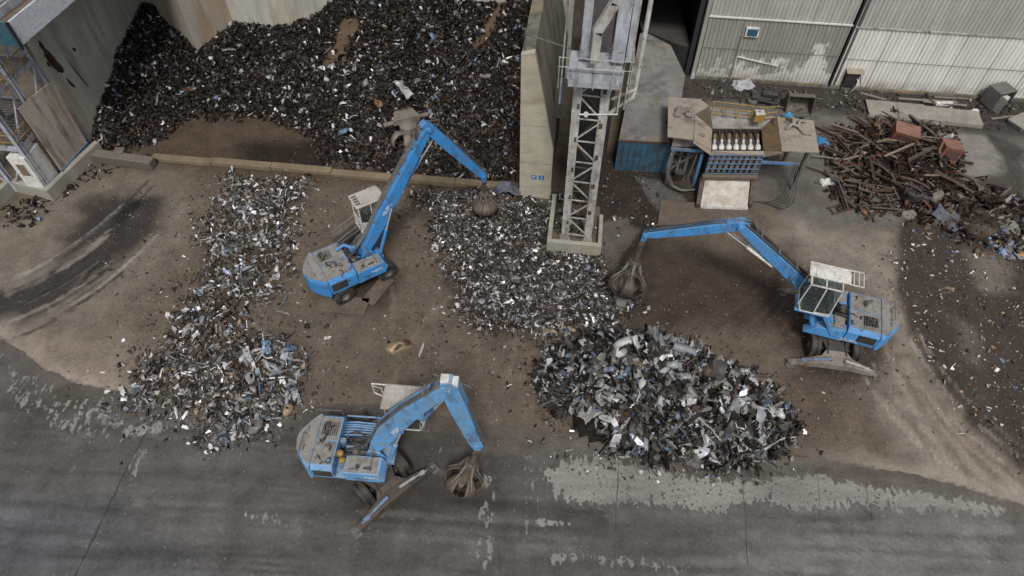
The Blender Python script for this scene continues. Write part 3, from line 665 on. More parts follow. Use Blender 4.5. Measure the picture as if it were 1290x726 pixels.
def grapple(root, tip, kind, tilt=(0, 0), n=5, yaw=0, drop=.45, mat=None, opening=0.0, big=1.0):
    """orange-peel grapple hung from the stick tip; parts sit under one child"""
    mat = mat or GRAPM
    M = Matrix.Translation(tip) @ Matrix.Rotation(tilt[0], 4, 'X') @ Matrix.Rotation(tilt[1], 4, 'Y') @ Matrix.Rotation(yaw, 4, 'Z') @ Matrix.Scale(big, 4)
    m = MB()
    m.box(-.14, .14, -.05, .05, -.35, .06, M); m.box(-.09, .09, -.09, .09, -drop-.02, -.34, M); m.box(-.06, .06, -.17, .17, -.5, -.28, M)
    m.lathe([(0, -drop), (.26, -drop), (.3, -drop-.06), (.3, -drop-.22), (.22, -drop-.26), (.2, -drop-.5), (.34, -drop-.55), (.36, -drop-.72), (.1, -drop-.8), (0, -drop-.8)], 20, M)
    for k in range(3):
        a = 2*math.pi*k/3; m.tube([(.25*math.cos(a), .25*math.sin(a), -drop-.1), (.33*math.cos(a), .33*math.sin(a), -drop-.4), (.25*math.cos(a), .25*math.sin(a), -drop-.65)], .025, 6, M)
    g = m.build('grapple', mat, root, bevel=.01)
    z0 = -drop-.6
    for k in range(n):
        A = M @ Matrix.Rotation(2*math.pi*k/n, 4, 'Z') @ Matrix.Translation((.32, 0, z0)) @ Matrix.Rotation(-opening, 4, 'Y') @ Matrix.Translation((-.32, 0, -z0))
        rows = []
        N = 12
        Rm = .82; Ht = 1.15
        for i in range(N+1):
            t = i/N
            if kind == 'closed':
                r = .3+(Rm-.3)*math.sin(min(1, t*2.0)*math.pi/2) if t < .5 else Rm*math.cos((t-.5)/.5*math.pi/2)**.75
                w = .16+.36*math.sin(t*math.pi)**1.0; z = z0-.05-Ht*(t**1.25)
                w = min(w, max(.02, r*math.tan(math.pi/n)*.97))
            else:
                r = .3+(.52)*math.sin(min(1, t*2.0)*math.pi/2) if t < .5 else .1+.72*math.cos((t-.5)/.5*math.pi/2)**.8
                w = .10+.17*math.sin(t*math.pi)**1.3+(.12 if t > .62 else 0)*math.sin(max(0, (t-.62)/.38)*math.pi); z = z0-.05-Ht*1.1*(t**1.15)
            rows.append((r, w*(1 if t < .97 else .3), z))
        T = MB(); vs = []; fs = []
        C_ = 5
        for r, w, z in rows:
            for c in range(C_):
                q = c/(C_-1)*2-1
                vs.append((r-abs(q)**2*w*.35*(1 if kind == 'closed' else .25), q*w, z))
        for i in range(N):
            for c in range(C_-1): fs.append((i*C_+c, (i+1)*C_+c, (i+1)*C_+c+1, i*C_+c+1))
        T.add(vs, fs, A)
        t_ = T.build('tine', mat, g, smooth=True, solid=.06)
        S = MB()  # rib along the shell and its cylinder
        for i in range(1, N-1): S.bar((rows[i][0]+.03, 0, rows[i][2]), (rows[i+1][0]+.03, 0, rows[i+1][2]), .07, .07, A)
        S.build('rib', mat, t_)
        Cy = MB(); Cy.tube([(.26, 0, -drop-.12), (.42, 0, -drop-.55)], .07, 8, A); Cy.tube([(.42, 0, -drop-.55), (rows[4][0]+.06, 0, rows[4][2])], .035, 8, A)
        Cy.build('tine_cylinder', GREYM, g)
    return g
def markings(root, name, origin, ux, uz, n, h, mat, seed):
    """small block lettering, too worn in the photo to be read"""
    r = random.Random(seed); m = MB(); x = 0; o = Vector(origin); ux = Vector(ux).normalized(); uz = Vector(uz).normalized(); nn = ux.cross(uz)
    for i in range(n):
        w = h*.62
        st = [((0, 0), (0, 1)), ((0, 1), (1, 1)), ((1, 0), (1, 1)), ((0, .5), (1, .5)), ((0, 0), (1, 0))]
        for s in r.sample(st, 3):
            a = o+ux*(x+s[0][0]*w)+uz*(s[0][1]*h); b = o+ux*(x+s[1][0]*w)+uz*(s[1][1]*h)
            d = (b-a).normalized(); m.bar(a-d*h*.08, b+d*h*.08, h*.2, .006, None, nn)
        x += w*1.45
    return m.build(name, mat, root)
def excavator(label, center, heading, under, elbow, tip, style, gr):
    root = thing('scrap_handler', label, 'excavator', (center[0], center[1], 0), heading, 'blue scrap excavators')
    U = Matrix.Rotation(under, 4, 'Z')
    BL = {'A': BLUE, 'B': BLUEF, 'C': BLUEC}[style]; hw = 1.45
    # --- undercarriage
    m = MB(); m.prism([(-1.9, -.55), (-1.2, -.8), (1.2, -.8), (1.9, -.55), (1.9, .55), (1.2, .8), (-1.2, .8), (-1.9, .55)], .55, 1.0, 'z', U)
    m.box(-.9, .9, -.95, .95, .62, .95, U); m.lathe([(0, 1.0), (.85, 1.0), (.85, 1.22), (.7, 1.3), (0, 1.3)], 28)
    m.box(1.38, 1.7, -.95, .95, .45, .7, U); m.box(-1.7, -1.38, -.95, .95, .45, .7, U)
    m.bar((1.0, .3, .98), (1.9, .3, .9), .12, .1, U); m.bar((1.0, -.3, .98), (1.9, -.3, .9), .12, .1, U)
    for s in (-1, 1):
        for q in (-1, 1): m.tube([U @ Vector((s*1.1, q*.5, 1.03)), U @ Vector((s*1.6, q*.45, 1.1)), U @ Vector((s*2.2, q*.5, .95))], .03, 6)
    m.build('undercarriage', BLACK, root, bevel=.02)
    for x in (-1.5, 1.5):
        for y in (-1.12, 1.12) if style != 'A' else (-.98, .98): wheel(root, x, y, U)
    for s in {'A': (), 'B': (1,), 'C': (1, -1)}[style]:
        m = MB(); X = 2.55*s; th = .16
        L = 2.35
        # stabiliser beam: tapered box running across, ends dropping to the feet
        ys = [-L, -L*.86, -.85, .85, L*.86, L]; zt = [.24, .34, .86, .86, .34, .24]; zb = [.1, .1, .36, .36, .1, .1]
        vs = []; fs = []
        for y, a, b in zip(ys, zt, zb):
            wd = .26 if abs(y) < 1 else .17; vs += [(X-wd, y, b), (X+wd, y, b), (X+wd, y, a), (X-wd, y, a)]
        for i in range(5):
            for k in range(4): fs.append((i*4+k, i*4+(k+1) % 4, (i+1)*4+(k+1) % 4, (i+1)*4+k))
        fs += [(0, 3, 2, 1), (20, 21, 22, 23)]
        m.add(vs, fs, U)
        m.hexa([U @ Vector(p) for p in ((s*1.8, -.5, .5), (X-.1*s, -.95, .4), (X-.1*s, .95, .4), (s*1.8, .5, .5))], [U @ Vector(p) for p in ((s*1.8, -.5, .93), (X-.1*s, -.95, .8), (X-.1*s, .95, .8), (s*1.8, .5, .93))])
        b = m.build('stabilizer', GRAPD if style == 'B' else DUSTST, root, bevel=.03)
        for q in (-1, 1):
            d = MB(); d.box(X-.1, X+.1, q*1.5-.32, q*1.5+.32, .47, .56, U); d.tube([U @ Vector((X, q*.35, .98)), U @ Vector((X, q*1.25, .72))], .08, 8); d.tube([U @ Vector((X, q*1.25, .72)), U @ Vector((X, q*1.95, .42))], .045, 8)
            d.build('stabilizer_cylinder', CHROME if q > 0 else BLUED, b)
            f = MB(); f.box(X-.3, X+.3, q*(L+.02)-.2, q*(L+.02)+.2, .0, .08, U); f.box(X-.1, X+.1, q*(L+.02)-.14, q*(L+.02)+.14, .08, .3, U)
            f.build('foot', GREYM, b, bevel=.015)
            for k in range(3):
                h = MB(); h.lathe([(0, 0), (.06, 0), (.075, .012), (0, .012)], 10, U @ Matrix.Translation((X, q*(.35+.5*k), .862 if k < 2 else .62))); h.build('bolt_hole', BLACK, b)
    # --- upper frame
    m = MB(); m.box(-2.0, 1.45, -1.4, 1.4, 1.3, 1.48); m.box(.3, 1.75, -.5, .5, 1.32, 1.62)
    for s in (-1, 1): m.hexa([(.2, s*.36-.04, 1.48), (1.5, s*.36-.04, 1.48), (1.5, s*.36+.04, 1.48), (.2, s*.36+.04, 1.48)], [(.6, s*.36-.04, 2.5), (1.15, s*.36-.04, 2.35), (1.15, s*.36+.04, 2.35), (.6, s*.36+.04, 2.5)])
    m.build('slewing_frame', BL, root, bevel=.02)
    # counterweight, rounded at the rear, upper edge chamfered
    P = rounded_rear(-2.75, -2.05, hw); Pi = [(x*.985+.0, y*.93) for x, y in P]; Pi = [(max(x, -2.72) if x < -2.1 else x, y) for x, y in Pi]
    m = MB(); m.prism(P, 1.22, 2.28, 'z'); m.prism(P, 2.282, 2.47, 'z', inset=Pi)
    cw = m.build('counterweight', BL, root, bevel=.03)
    m = MB(); m.prism([(x*.96-.06, y*.85) for x, y in P if True], 2.472, 2.50, 'z'); m.build('deck_plate', DECK, cw)
    for y in (-.5, .5): t = MB(); t.tube([(-2.5, y-.12, 2.5), (-2.5, y-.12, 2.6), (-2.5, y+.12, 2.6), (-2.5, y+.12, 2.5)], .02, 6); t.build('lifting_eye', GREYM, cw)
    # engine hood with louvres, doors and grille
    lo = [(-2.03, -hw), (-.35, -hw), (-.35, .55 if style == 'B' else hw), (-2.03, .55 if style == 'B' else hw)]
    if style == 'B': lo = [(-2.03, -hw), (-.95, -hw), (-.95, hw), (-2.03, hw)]
    hi = [(a, b*.88) for a, b in lo]
    m = MB(); m.prism(lo, 1.482, 2.2, 'z'); m.prism(lo, 2.202, 2.44, 'z', inset=hi)
    hood = m.build('engine_hood', BL, root, bevel=.03)
    xr = lo[1][0]
    m = MB(); m.box(-1.99, xr-.06, -1.2, -.05, 2.442, 2.47); m.box(-1.99, xr-.06, .02, 1.2, 2.442, 2.47); m.build('deck_plate', DECK, hood, bevel=.008)
    for s in (-1, 1):
        m = MB(); xe = -1.9+min(.9, xr+1.9-.1); y_ = s*(hw+.004); m.box(-1.93, xe+.03, y_-.006, y_+.006, 1.58, 2.17)
        for k in range(7): m.box(-1.9, xe, y_-.018, y_+.018, 1.62+k*.075, 1.65+k*.075)
        m.build('louvres', BLACK, hood)
    m = MB()
    for k in range(8): m.box(-1.85+k*.1, -1.80+k*.1, .25, .95, 2.472, 2.486)
    m.build('grille', BLACK, hood)
    m = MB(); m.tube([(-1.2 if style != 'B' else -1.25, -.5, 2.46), (-1.2, -.5, 2.85), (-1.35, -.5, 3.0)], .07, 10); m.build('exhaust_pipe', GREYM, hood); m = MB(); m.lathe([(0, 2.47), (.17, 2.47), (.17, 2.56), (0, 2.56)], 14, Matrix.Translation((-1.6, .6, 0))); m.build('intake_cap', GREYM, hood)
    # right-hand tank box, sloped nose
    x1 = 1.5 if style == 'A' else 1.35
    x0b = -.3 if style != 'B' else -.45
    prof = [(x0b, 1.3), (x1-.1, 1.3), (x1+.12, 1.75), (x1-.08, 2.18), (x0b, 2.18)]
    m = MB(); m.prism(prof, -hw, -.52, 'y'); tank = m.build('side_tank', BL, root, bevel=.035)
    m = MB(); m.box(x0b+.06, x1-.2, -1.38, -.6, 2.182, 2.205); m.build('deck_plate', DECK, tank)
    m = MB(); m.lathe([(0, 2.2), (.1, 2.2), (.1, 2.28), (0, 2.28)], 12, Matrix.Translation((.2, -1.1, 0))); m.box(.5, .9, -1.2, -1.12, 2.2, 2.26); m.build('filler_cap', BLACK, tank)
    m = MB()
    for k, (xa, za) in enumerate(((.0, 1.62), (.45, 1.62), (-1.7, 1.9), (-1.1, 1.9))):
        m.box(xa, xa+.3, -hw-.006, -hw+.01, za, za+.06)
    m.build('vent_slots', BLACK, tank)
    markings(tank, 'worn_lettering', (.55, -hw-.004, 1.72), (1, 0, 0), (0, 0, 1), 5, .16, WHITEP, 3)
    m = MB(); m.tube([(x1-.5, -.6, 2.2), (x1-.5, -.6, 2.36), (x1-.5, -1.3, 2.36), (x1-.5, -1.3, 2.2)], .02, 6)
    m.tube([(x1, -1.35, 2.18), (x1, -1.35, 3.0), (x0b+.2, -1.35, 3.0), (x0b+.2, -1.35, 2.2)] if style == 'C' else [(x0b+.3, -1.3, 2.2), (x0b+.3, -1.3, 2.34), (x0b+.7, -1.3, 2.34), (x0b+.7, -1.3, 2.2)], .02, 6)
    m.build('grab_rail', GREYM, tank)
    # left-hand side: catwalk / hose bank / door panel under the cab
    m = MB()
    if style == 'A':
        m.box(-.3, 1.3, .55, hw, 1.3, 1.62); m.box(-.3, 1.25, 1.0, hw-.03, 1.622, 1.68)
    elif style == 'B':
        m.box(-.9, 1.3, .5, hw, 1.3, 1.75)
    else:
        m.prism([(-.3, 1.3), (1.75, 1.3), (1.2, 1.95), (-.3, 2.2)], .95, hw, 'y'); m.box(-.3, .9, .5, .93, 1.3, 1.9)
    side = m.build('side_step', BL if style != 'A' else GREYM, root, bevel=.025)
    if style == 'C': markings(side, 'worn_lettering', (-.2, hw+.004, 1.45), (-1, 0, 0), (0, 0, 1), 6, .17, WHITEP, 8)
    if style == 'C':
        m = MB(); m.box(-.2, .85, .5, 1.3, 2.205, 2.23); m.bar((.35, .5, 2.3), (.35, 1.3, 2.3), .05); m.bar((.0, .9, 2.3), (.85, .9, 2.3), .04); m.build('deck_plate', DECK, side)
    # hoses and valves between
    m = MB(); rr = random.Random(hash(style) % 7 if False else ord(style))
    for k in range(14):
        y = -.45+k*.07; a = Vector((-.9+rr.uniform(-.1, .2), y*1.3, 1.6+rr.uniform(0, .5))); b = Vector((.5+rr.uniform(-.3, .2), y, 2.15+rr.uniform(-.3, .35)))
        mid = a.lerp(b, .5)+Vector((0, rr.uniform(-.15, .15), rr.uniform(.05, .35))); m.tube([a, a.lerp(mid, .6)+Vector((0, 0, .07)), mid, b], .035, 6)
    m.build('hose_bundle', HOSE, root, smooth=True)
    m = MB(); m.box(-.28, .12, -.35, .35, 1.5, 2.0); m.box(-.2, .05, -.45, .1, 2.0, 2.2)
    for k in range(4): m.tube([(-.2+k*.1, -.3, 2.0), (-.2+k*.1, -.3, 2.25)], .03, 6)
    m.build('valve_block', GREYM, root, bevel=.015)
    if style == 'B':
        m = MB()
        for k in range(7):
            y = .45+k*.135; z = 2.05-.03*abs(k-3); m.tube([(-.95, y, z-.05), (-.4, y+rr.uniform(-.02, .02), z+.08), (.6, y, z+.05), (1.15, y-.02, z-.25)], .042, 8)
        m.tube([(-.9, 1.5, 2.2), (1.0, 1.5, 2.25)], .05, 8); m.build('pipe_bank', BL, root, smooth=True)
        m = MB(); m.tube([(-.6, -.05, 2.05), (.45, .0, 2.1)], .13, 12); m.tube([(-.75, .1, 1.95), (-.75, .1, 2.35)], .16, 12); m.build('hydraulic_reservoir', BLUED, root)
        m = MB(); m.lathe([(0, 2.1), (.14, 2.1), (.2, 2.25), (.12, 2.4), (0, 2.42)], 12, Matrix.Translation((-.78, -.52, 0))); m.lathe([(0, 2.1), (.15, 2.1), (.17, 2.25), (0, 2.32)], 12, Matrix.Translation((-.62, -.82, 0))); m.build('filter_bowl', YELL, root, smooth=True)
    if style == 'A':
        m = MB(); m.tube([(-.75, .55, 2.6), (-.2, .55, 2.75), (.15, .3, 2.55)], .11, 10); m.box(.0, .45, .15, .35, 2.35, 2.6); m.build('swing_pipe', BL, root)
    rc = random.Random(31+ord(style))
    for k in range(9):
        x = rc.uniform(-.28, .7); y = rc.uniform(-.46, .46); w_, d_, h_ = rc.uniform(.06, .2), rc.uniform(.06, .2), rc.uniform(.1, .4); zb = 1.5
        m = MB()
        if k % 3: m.box(x-w_, x+w_, y-d_/2, y+d_/2, zb, 1.75+h_)
        else: m.tube([(x-.2, y, 1.9+h_*.5), (x+.2, y+.05, 1.9+h_*.5)], .06, 8)
        m.build('pump_part', rc.choice((BLACK, GREYM, BLUED, BLACK)), root, bevel=.012)
    for k in range(7):
        x = rc.uniform(-1.9, -.5) if style != 'B' else rc.uniform(-1.9, -1.1); y = rc.uniform(-1.1, 1.0); P = [Vector((x, y, 2.49))]
        for _ in range(4): P.append(P[-1]+Vector((rc.uniform(-.2, .25), rc.uniform(-.25, .25), 0))); P[-1].z = 2.49+rc.uniform(.0, .12)
        m = MB(); m.tube(P, .022, 6); m.build('deck_hose', HOSE, root, smooth=True)
    for k in range(5 if style == 'C' else 2):
        x = -1.75+.14*k; m = MB(); m.box(x, x+.09, .3, .95, 2.488, 2.56+.03*(k % 2)); m.build('deck_fitting', BLACK, root, bevel=.01)
    m = MB(); m.lathe([(0, 2.47), (.1, 2.47), (.12, 2.6), (.06, 2.68), (0, 2.68)], 12, Matrix.Translation((-.55 if style != 'B' else -1.15, .95 if style == 'C' else -1.05, 0))); m.build('beacon', BLUED, root, smooth=True)
    # --- cab riser, cab
    cz = {'A': 2.9, 'B': 3.0, 'C': 3.35}[style]; cx = {'A': 1.15, 'B': 1.5, 'C': 1.05}[style]; cy0, cy1 = (.62, 1.72)
    m = MB()
    m.bar((.2, .95, 1.6), (cx+.3, .95, cz), .22, .34); m.bar((.2, 1.45, 1.6), (cx+.3, 1.45, cz), .12, .2); m.bar((cx+.2, 1.2, 1.5), (cx+.9, 1.2, cz-.04), .12, .2)
    m.box(cx, cx+1.75, cy0, cy1, cz-.12, cz); m.build('cab_riser', BL if style == 'C' else GREYM, root, bevel=.02)
    L, HC = 1.72, (2.05 if style != 'C' else 2.15)
    x0, x1c, z0, z1 = cx, cx+L, cz+.002, cz+HC
    p = .09 if style != 'C' else .07
    side_o = [(x0, z0), (x1c-.25, z0), (x1c, z0+.55), (x1c-.12, z1), (x0+.05, z1)]
    m = MB()
    for y in (cy0, cy1-.06):
        for i in range(5):
            a = side_o[i]; b = side_o[(i+1) % 5]; m.bar((a[0], y+.03, a[1]), (b[0], y+.03, b[1]), .06, p, None, (0, 1, 0))
        m.bar((x0+.78, y+.03, z0), (x0+.8, y+.03, z1), .06, p, None, (0, 1, 0))
    for (a, b) in side_o: m.bar((a, cy0+.02, b), (a, cy1-.02, b), p, p)
    m.box(x0+.0, x0+.04, cy0+.06, cy1-.06, z0, z0+.95)     # rear panel
    for y in (cy0+.012, cy1-.032): m.prism([(x0, z0), (x0+.8, z0), (x0+.8, z0+(.55 if style != 'C' else .12)), (x0, z0+(.9 if style != 'C' else .2))], y, y+.02, 'y')
    cab = m.build('cab', WHITEP, root, bevel=.012)
    fl = MB(); fl.box(x0, x1c-.27, cy0+.03, cy1-.03, z0+.001, z0+.03); fl.build('cab_floor', BLACK, cab)
    g = MB()
    for y in (cy0+.028, cy1-.03):
        g.add([(x0+.8, y, z0+.05), (x1c-.26, y, z0+.05), (x1c-.03, y, z0+.56), (x1c-.14, y, z1-.05), (x0+.8, y, z1-.05)], [(0, 1, 2, 3, 4)])
        g.add([(x0+.05, y, z0+(.92 if style != 'C' else .2)), (x0+.76, y, z0+(.58 if style != 'C' else .14)), (x0+.76, y, z1-.05), (x0+.08, y, z1-.05)], [(0, 1, 2, 3)])
    g.add([(x1c-.25, cy0+.06, z0+.04), (x1c-.25, cy1-.06, z0+.04), (x1c, cy1-.06, z0+.55), (x1c, cy0+.06, z0+.55)], [(0, 1, 2, 3)])
    g.add([(x1c+.0, cy0+.06, z0+.58), (x1c+.0, cy1-.06, z0+.58), (x1c-.12, cy1-.06, z1-.05), (x1c-.12, cy0+.06, z1-.05)], [(0, 1, 2, 3)])
    g.add([(x0+.02, cy0+.06, z0+.98), (x0+.02, cy1-.06, z0+.98), (x0+.05, cy1-.06, z1-.05), (x0+.05, cy0+.06, z1-.05)], [(0, 1, 2, 3)])
    g.build('window', GLASS, cab)
    s_ = MB(); s_.box(x0+.35, x0+.85, cy0+.3, cy1-.3, z0+.35, z0+.5); s_.box(x0+.3, x0+.42, cy0+.3, cy1-.3, z0+.45, z0+1.15); s_.box(x0+.45, x0+.7, cy0+.42, cy1-.42, z0+.03, z0+.36); s_.build('seat', BLACK, cab, bevel=.04)
    s_ = MB()
    for y in (cy0+.14, cy1-.26): s_.box(x0+.45, x0+.95, y, y+.12, z0+.5, z0+.62); s_.tube([(x0+.9, y+.06, z0+.62), (x0+.93, y+.06, z0+.8)], .02, 6)
    s_.build('console', BLACK, cab, bevel=.02)
    # roof
    if style == 'C':
        m = MB(); m.box(x0-.3, x1c+.02, cy0-.42, cy1-.52, z1+.1, z1+.16); m.box(x1c-.32, x1c-.29, cy0-.42, cy1-.52, z1+.162, z1+.19)
        m.box(x0+.7, x1c-.1, cy0, cy0+.25, z1+.04, z1+.1)
        rf = m.build('roof', WHITEP, cab, bevel=.02)
        m = MB()
        for y in (cy0-.42, cy1-.54): m.bar((x0-.3, y, z1+.12), (x0-.95, y, z1+.12), .045)
        for k in range(3): m.bar((x0-.45-k*.24, cy0-.42, z1+.12), (x0-.45-k*.24, cy1-.54, z1+.12), .04)
        m.build('roof_rack', WHITEP, rf)
        m = MB()   # roof window guard frames
        for xa in (x0+.05, x0+.85, x1c-.15): m.bar((xa, cy0, z1+.03), (xa, cy1, z1+.03), .06)
        for y in (cy0+.5, cy1-.0): m.bar((x0, y, z1+.03), (x1c-.12, y, z1+.03), .06)
        m.build('roof_frame', WHITEP, cab)
        gg = MB(); gg.box(x0+.08, x1c-.15, cy0+.1, cy1-.03, z1, z1+.015); gg.build('skylight', GLASS, cab)
    else:
        m = MB(); rp = [(x0-.08, cy0-.08), (x1c-.1, cy0-.08), (x1c+.02, cy0+.1), (x1c+.02, cy1-.1), (x1c-.1, cy1+.08), (x0-.08, cy1+.08)]
        if style == 'B': rp = [(x0-.1, cy0-.1), (x1c+.05, cy0-.1), (x1c+.05, cy1+.1), (x0-.1, cy1+.1)]
        m.prism(rp, z1+.048, z1+.12, 'z'); m.prism(rp, z1+.122, z1+.16, 'z', inset=[(x0+.85+(a-x0-.85)*.9, 1.17+(b-1.17)*.88) for a, b in rp])
        rf = m.build('roof', paint('roof_'+style, (.38, .36, .33), .7, dirt=(.2, .18, .15), dirt_amt=.4, top=.1), cab, bevel=.015)
        m = MB()
        if style == 'A':
            for k in range(4): m.box(x0+.02, x0+.28, cy0+.15+k*.22, cy0+.27+k*.22, z1+.162, z1+.175)
            m.build('vent_slots', BLACK, rf)
        else:
            m.tube([(x0, cy1+.05, z1+.1), (x0-.75, cy1+.05, z1+.1), (x0-.75, cy1+.05, z1-.75), (x0-.3, cy1+.0, z1-1.0)], .035, 8)
            m.tube([(x0, cy0+.5, z1+.1), (x0-.3, cy1-.05, z1-.1), (x0-.75, cy1+.05, z1-.1)], .02, 6); m.build('guard_rail', WHITEP, rf)
    # catwalk handrails
    m = MB()
    if style == 'A':
        for (ya, yb) in ((1.7, 1.7), (.85, .85)):
            m.tube([(-.5, ya, 2.5), (-.45, ya, 2.9), (cx-.05, yb, 3.55), (cx, yb, 3.0)], .028, 8); m.tube([(-.45, ya, 2.6), (cx-.05, yb, 3.15)], .02, 6)
        for t in (.25, .5, .75): m.tube([(-.45+t*(cx+.4), 1.7, 2.5+.5*t), (-.45+t*(cx+.4), 1.7, 2.9+.65*t)], .02, 6)
        h = m.build('handrail', GREYM, root)
        w_ = MB(); w_.add([(-.55, .95, 2.28), (cx, .95, 2.9), (cx, 1.68, 2.9), (-.55, 1.68, 2.28)], [(0, 1, 2, 3)]); w_.add([(-.55, .95, 2.2), (cx, .95, 2.82), (cx, .95, 2.98), (-.55, .95, 2.36)], [(0, 1, 2, 3)])
        for k in range(12):
            t = k/12; w_.box(-.5+t*1.6, -.44+t*1.6, .97, 1.66, 2.30+t*.6, 2.36+t*.6)
        w_.build('catwalk', BLACK, root, solid=.04)
    else:
        m.tube([(-1.0, 1.38, 2.45), (-1.0, 1.38, 2.95), (-2.3, 1.3, 2.95), (-2.3, 1.3, 2.5)], .022, 6); m.tube([(-2.45, -1.1, 2.5), (-2.62, -1.1, 2.75), (-2.62, .2, 2.75), (-2.5, .2, 2.5)], .022, 6)
        m.build('handrail', GREYM, root)
    # mirrors / lamp
    m = MB(); m.tube([(x1c-.1, cy1+.02, z1-.1), (x1c+.2, cy1+.25, z1-.1)], .015, 6); m.box(x1c+.14, x1c+.2, cy1+.15, cy1+.38, z1-.4, z1-.08); m.build('mirror', BLACK, cab, bevel=.01)
    for y in (cy0+.15, cy1-.3):
        m = MB(); m.box(x1c-.05, x1c+.07, y, y+.16, z1+.0, z1+.1); m.build('work_lamp', GREYM, cab, bevel=.01)
    # --- boom
    b0 = Vector((.82, 2.3)); e = Vector(elbow); t = Vector(tip); d = e-b0; n = Vector((-d.y, d.x)).normalized()
    ln = [b0, b0+d*.12, b0+d*.3, b0+d*.6, b0+d*.9, e]
    if style == 'B': ln = [b0, b0+d*.12+n*.1, b0+d*.3+n*.28, b0+d*.6+n*.3, b0+d*.9+n*.1, e]
    bw = {'A': .27, 'B': .30, 'C': .27}[style]
    bo = [.22, .34, .42, .36, .27, .2] if style != 'B' else [.24, .42, .52, .44, .32, .24]
    m, T, B = slab([(q.x, q.y) for q in ln], bo, bo, bw)
    m.tube([(e.x, -bw-.12, e.y), (e.x, bw+.12, e.y)], .16, 14)
    boom = m.build('boom', BL, root, bevel=.03)
    m = MB(); m.tube([(b0.x, -bw-.16, b0.y), (b0.x, bw+.16, b0.y)], .15, 14); m.build('pivot_pin', GREYM, boom)
    q = b0+d*.42
    m = MB(); m.tube([(q.x, -bw-.16, q.y-.1), (q.x, bw+.16, q.y-.1)], .13, 14)
    lug = m.build('cylinder_lug', BLUED, boom)
    for s in (-1, 1):
        a = Vector((1.5, s*(bw+.1), 1.62)); c = Vector((q.x, s*(bw+.1), q.y-.1)); mid = a.lerp(c, .55)
        m = MB(); m.tube([a, mid], .105, 12); m.tube([a, a.lerp(mid, .06)], .14, 10); cyl = m.build('boom_cylinder', BL if style != 'C' else BLUED, root, smooth=False)
        m = MB(); m.tube([mid, c], .055, 10); m.build('cylinder_rod', CHROME, cyl)
    # pipes along the top of the boom
    m = MB()
    for k in range(5 if style != 'B' else 3):
        y = -.2+k*.1 if style != 'A' else .02+k*.06
        path = []
        for i in range(1, 6):
            path.append((T[i][0]+n.x*.05, y, T[i][1]+n.y*.05))
        m.tube([( -.1, y*1.5, 2.1), (b0.x-.25, y, b0.y+.5)]+path, .03, 6)
    m.build('boom_pipes', (GREYM if style != 'C' else HOSE), boom, smooth=True)
    m = MB()
    for f in (.25, .45, .65, .85):
        p_ = b0+d*f+n*(.45 if style != 'B' else .58); m.bar((p_.x, -bw, p_.y), (p_.x, bw, p_.y), .09, .05)
    m.tube([(T[2][0]+n.x*.16, bw-.03, T[2][1]+n.y*.16), (T[5][0]+n.x*.16, bw-.03, T[5][1]+n.y*.16)], .022, 6)
    m.build('pipe_clamps', GREYM, boom)
    # --- stick
    ds = t-e; L2 = ds.length; du = ds.normalized(); ns = Vector((-du.y, du.x))
    ext = e-du*.45
    sn = [ext, e, e+ds*.3, e+ds*.62, e+ds*.9, t]
    down = Vector((t.x+du.x*.15, t.y-.55)); SK = 1.4 if style == 'B' else 1.05
    m, T2, B2 = slab([(p_.x, p_.y) for p_ in sn]+[(down.x, down.y)], [q*SK for q in (.16, .3, .31, .27, .23, .24, .1)], [q*SK for q in (.16, .26, .28, .25, .22, .18, .1)], [q*(SK*.5+.5) for q in (.2, .22, .22, .2, .18, .17, .13)])
    m.tube([(t.x, -.24, t.y), (t.x, .24, t.y)], .12, 12)
    stick = m.build('stick', BL, root, bevel=.03)
    m = MB()
    for y in (-.12, .0, .12):
        m.tube([(T[4][0]+n.x*.05, y, T[4][1]+n.y*.05), (e.x+n.x*.55-du.x*.1, y, e.y+n.y*.55), (T2[2][0]+ns.x*.05, y, T2[2][1]+ns.y*.05), (T2[4][0]+ns.x*.05, y, T2[4][1]+ns.y*.05), (T2[5][0]+du.x*.15, y, T2[5][1]), (down.x+.15*du.x, y*.6, down.y-.3)], .028, 6)
    m.build('stick_pipes', GREYM if style != 'C' else HOSE, stick, smooth=True)
    m = MB(); a = T2[1]; c = T2[4]
    m.tube([(a[0]+ns.x*.02, -.19, a[1]+ns.y*.02), (a[0]+ns.x*.22+du.x*.2, -.19, a[1]+ns.y*.22+du.y*.2), (c[0]+ns.x*.2, -.17, c[1]+ns.y*.2), (c[0], -.17, c[1])], .022, 6)
    m.tube([(e.x+n.x*.3-.3*d.normalized().x, .2, e.y+n.y*.3), (e.x+n.x*.75, .2, e.y+n.y*.75), (e.x+ns.x*.75+du.x*.5, .2, e.y+ns.y*.75+du.y*.5), (e.x+ns.x*.3+du.x*.7, .2, e.y+ns.y*.3+du.y*.7)], .025, 8)
    m.build('hose_guard', GREYM, stick)
    if style == 'B':
        m = MB(); m.box(-.3, .05, -.2, .2, .0, .3, Matrix.Translation((e.x, 0, e.y+.22))); m.box(.1, .42, -.2, .2, -.08, .2, Matrix.Translation((e.x, 0, e.y+.22))); m.build('elbow_cover', WHITEP, stick, bevel=.03)
    # stick cylinder, under the boom
    a = b0+d*.56-n*.5; c = e+ds*.16-ns*.32
    for s in ((0,) if style == 'A' else (-.12, .12)):
        aa = Vector((a.x, s, a.y)); cc = Vector((c.x, s, c.y)); mid = aa.lerp(cc, .55)
        m = MB(); m.tube([aa, mid], .09, 12); cyl = m.build('stick_cylinder', BLUED if style != 'C' else WHITEP, root)
        m = MB(); m.tube([mid, cc], .05, 10); m.build('cylinder_rod', CHROME, cyl)
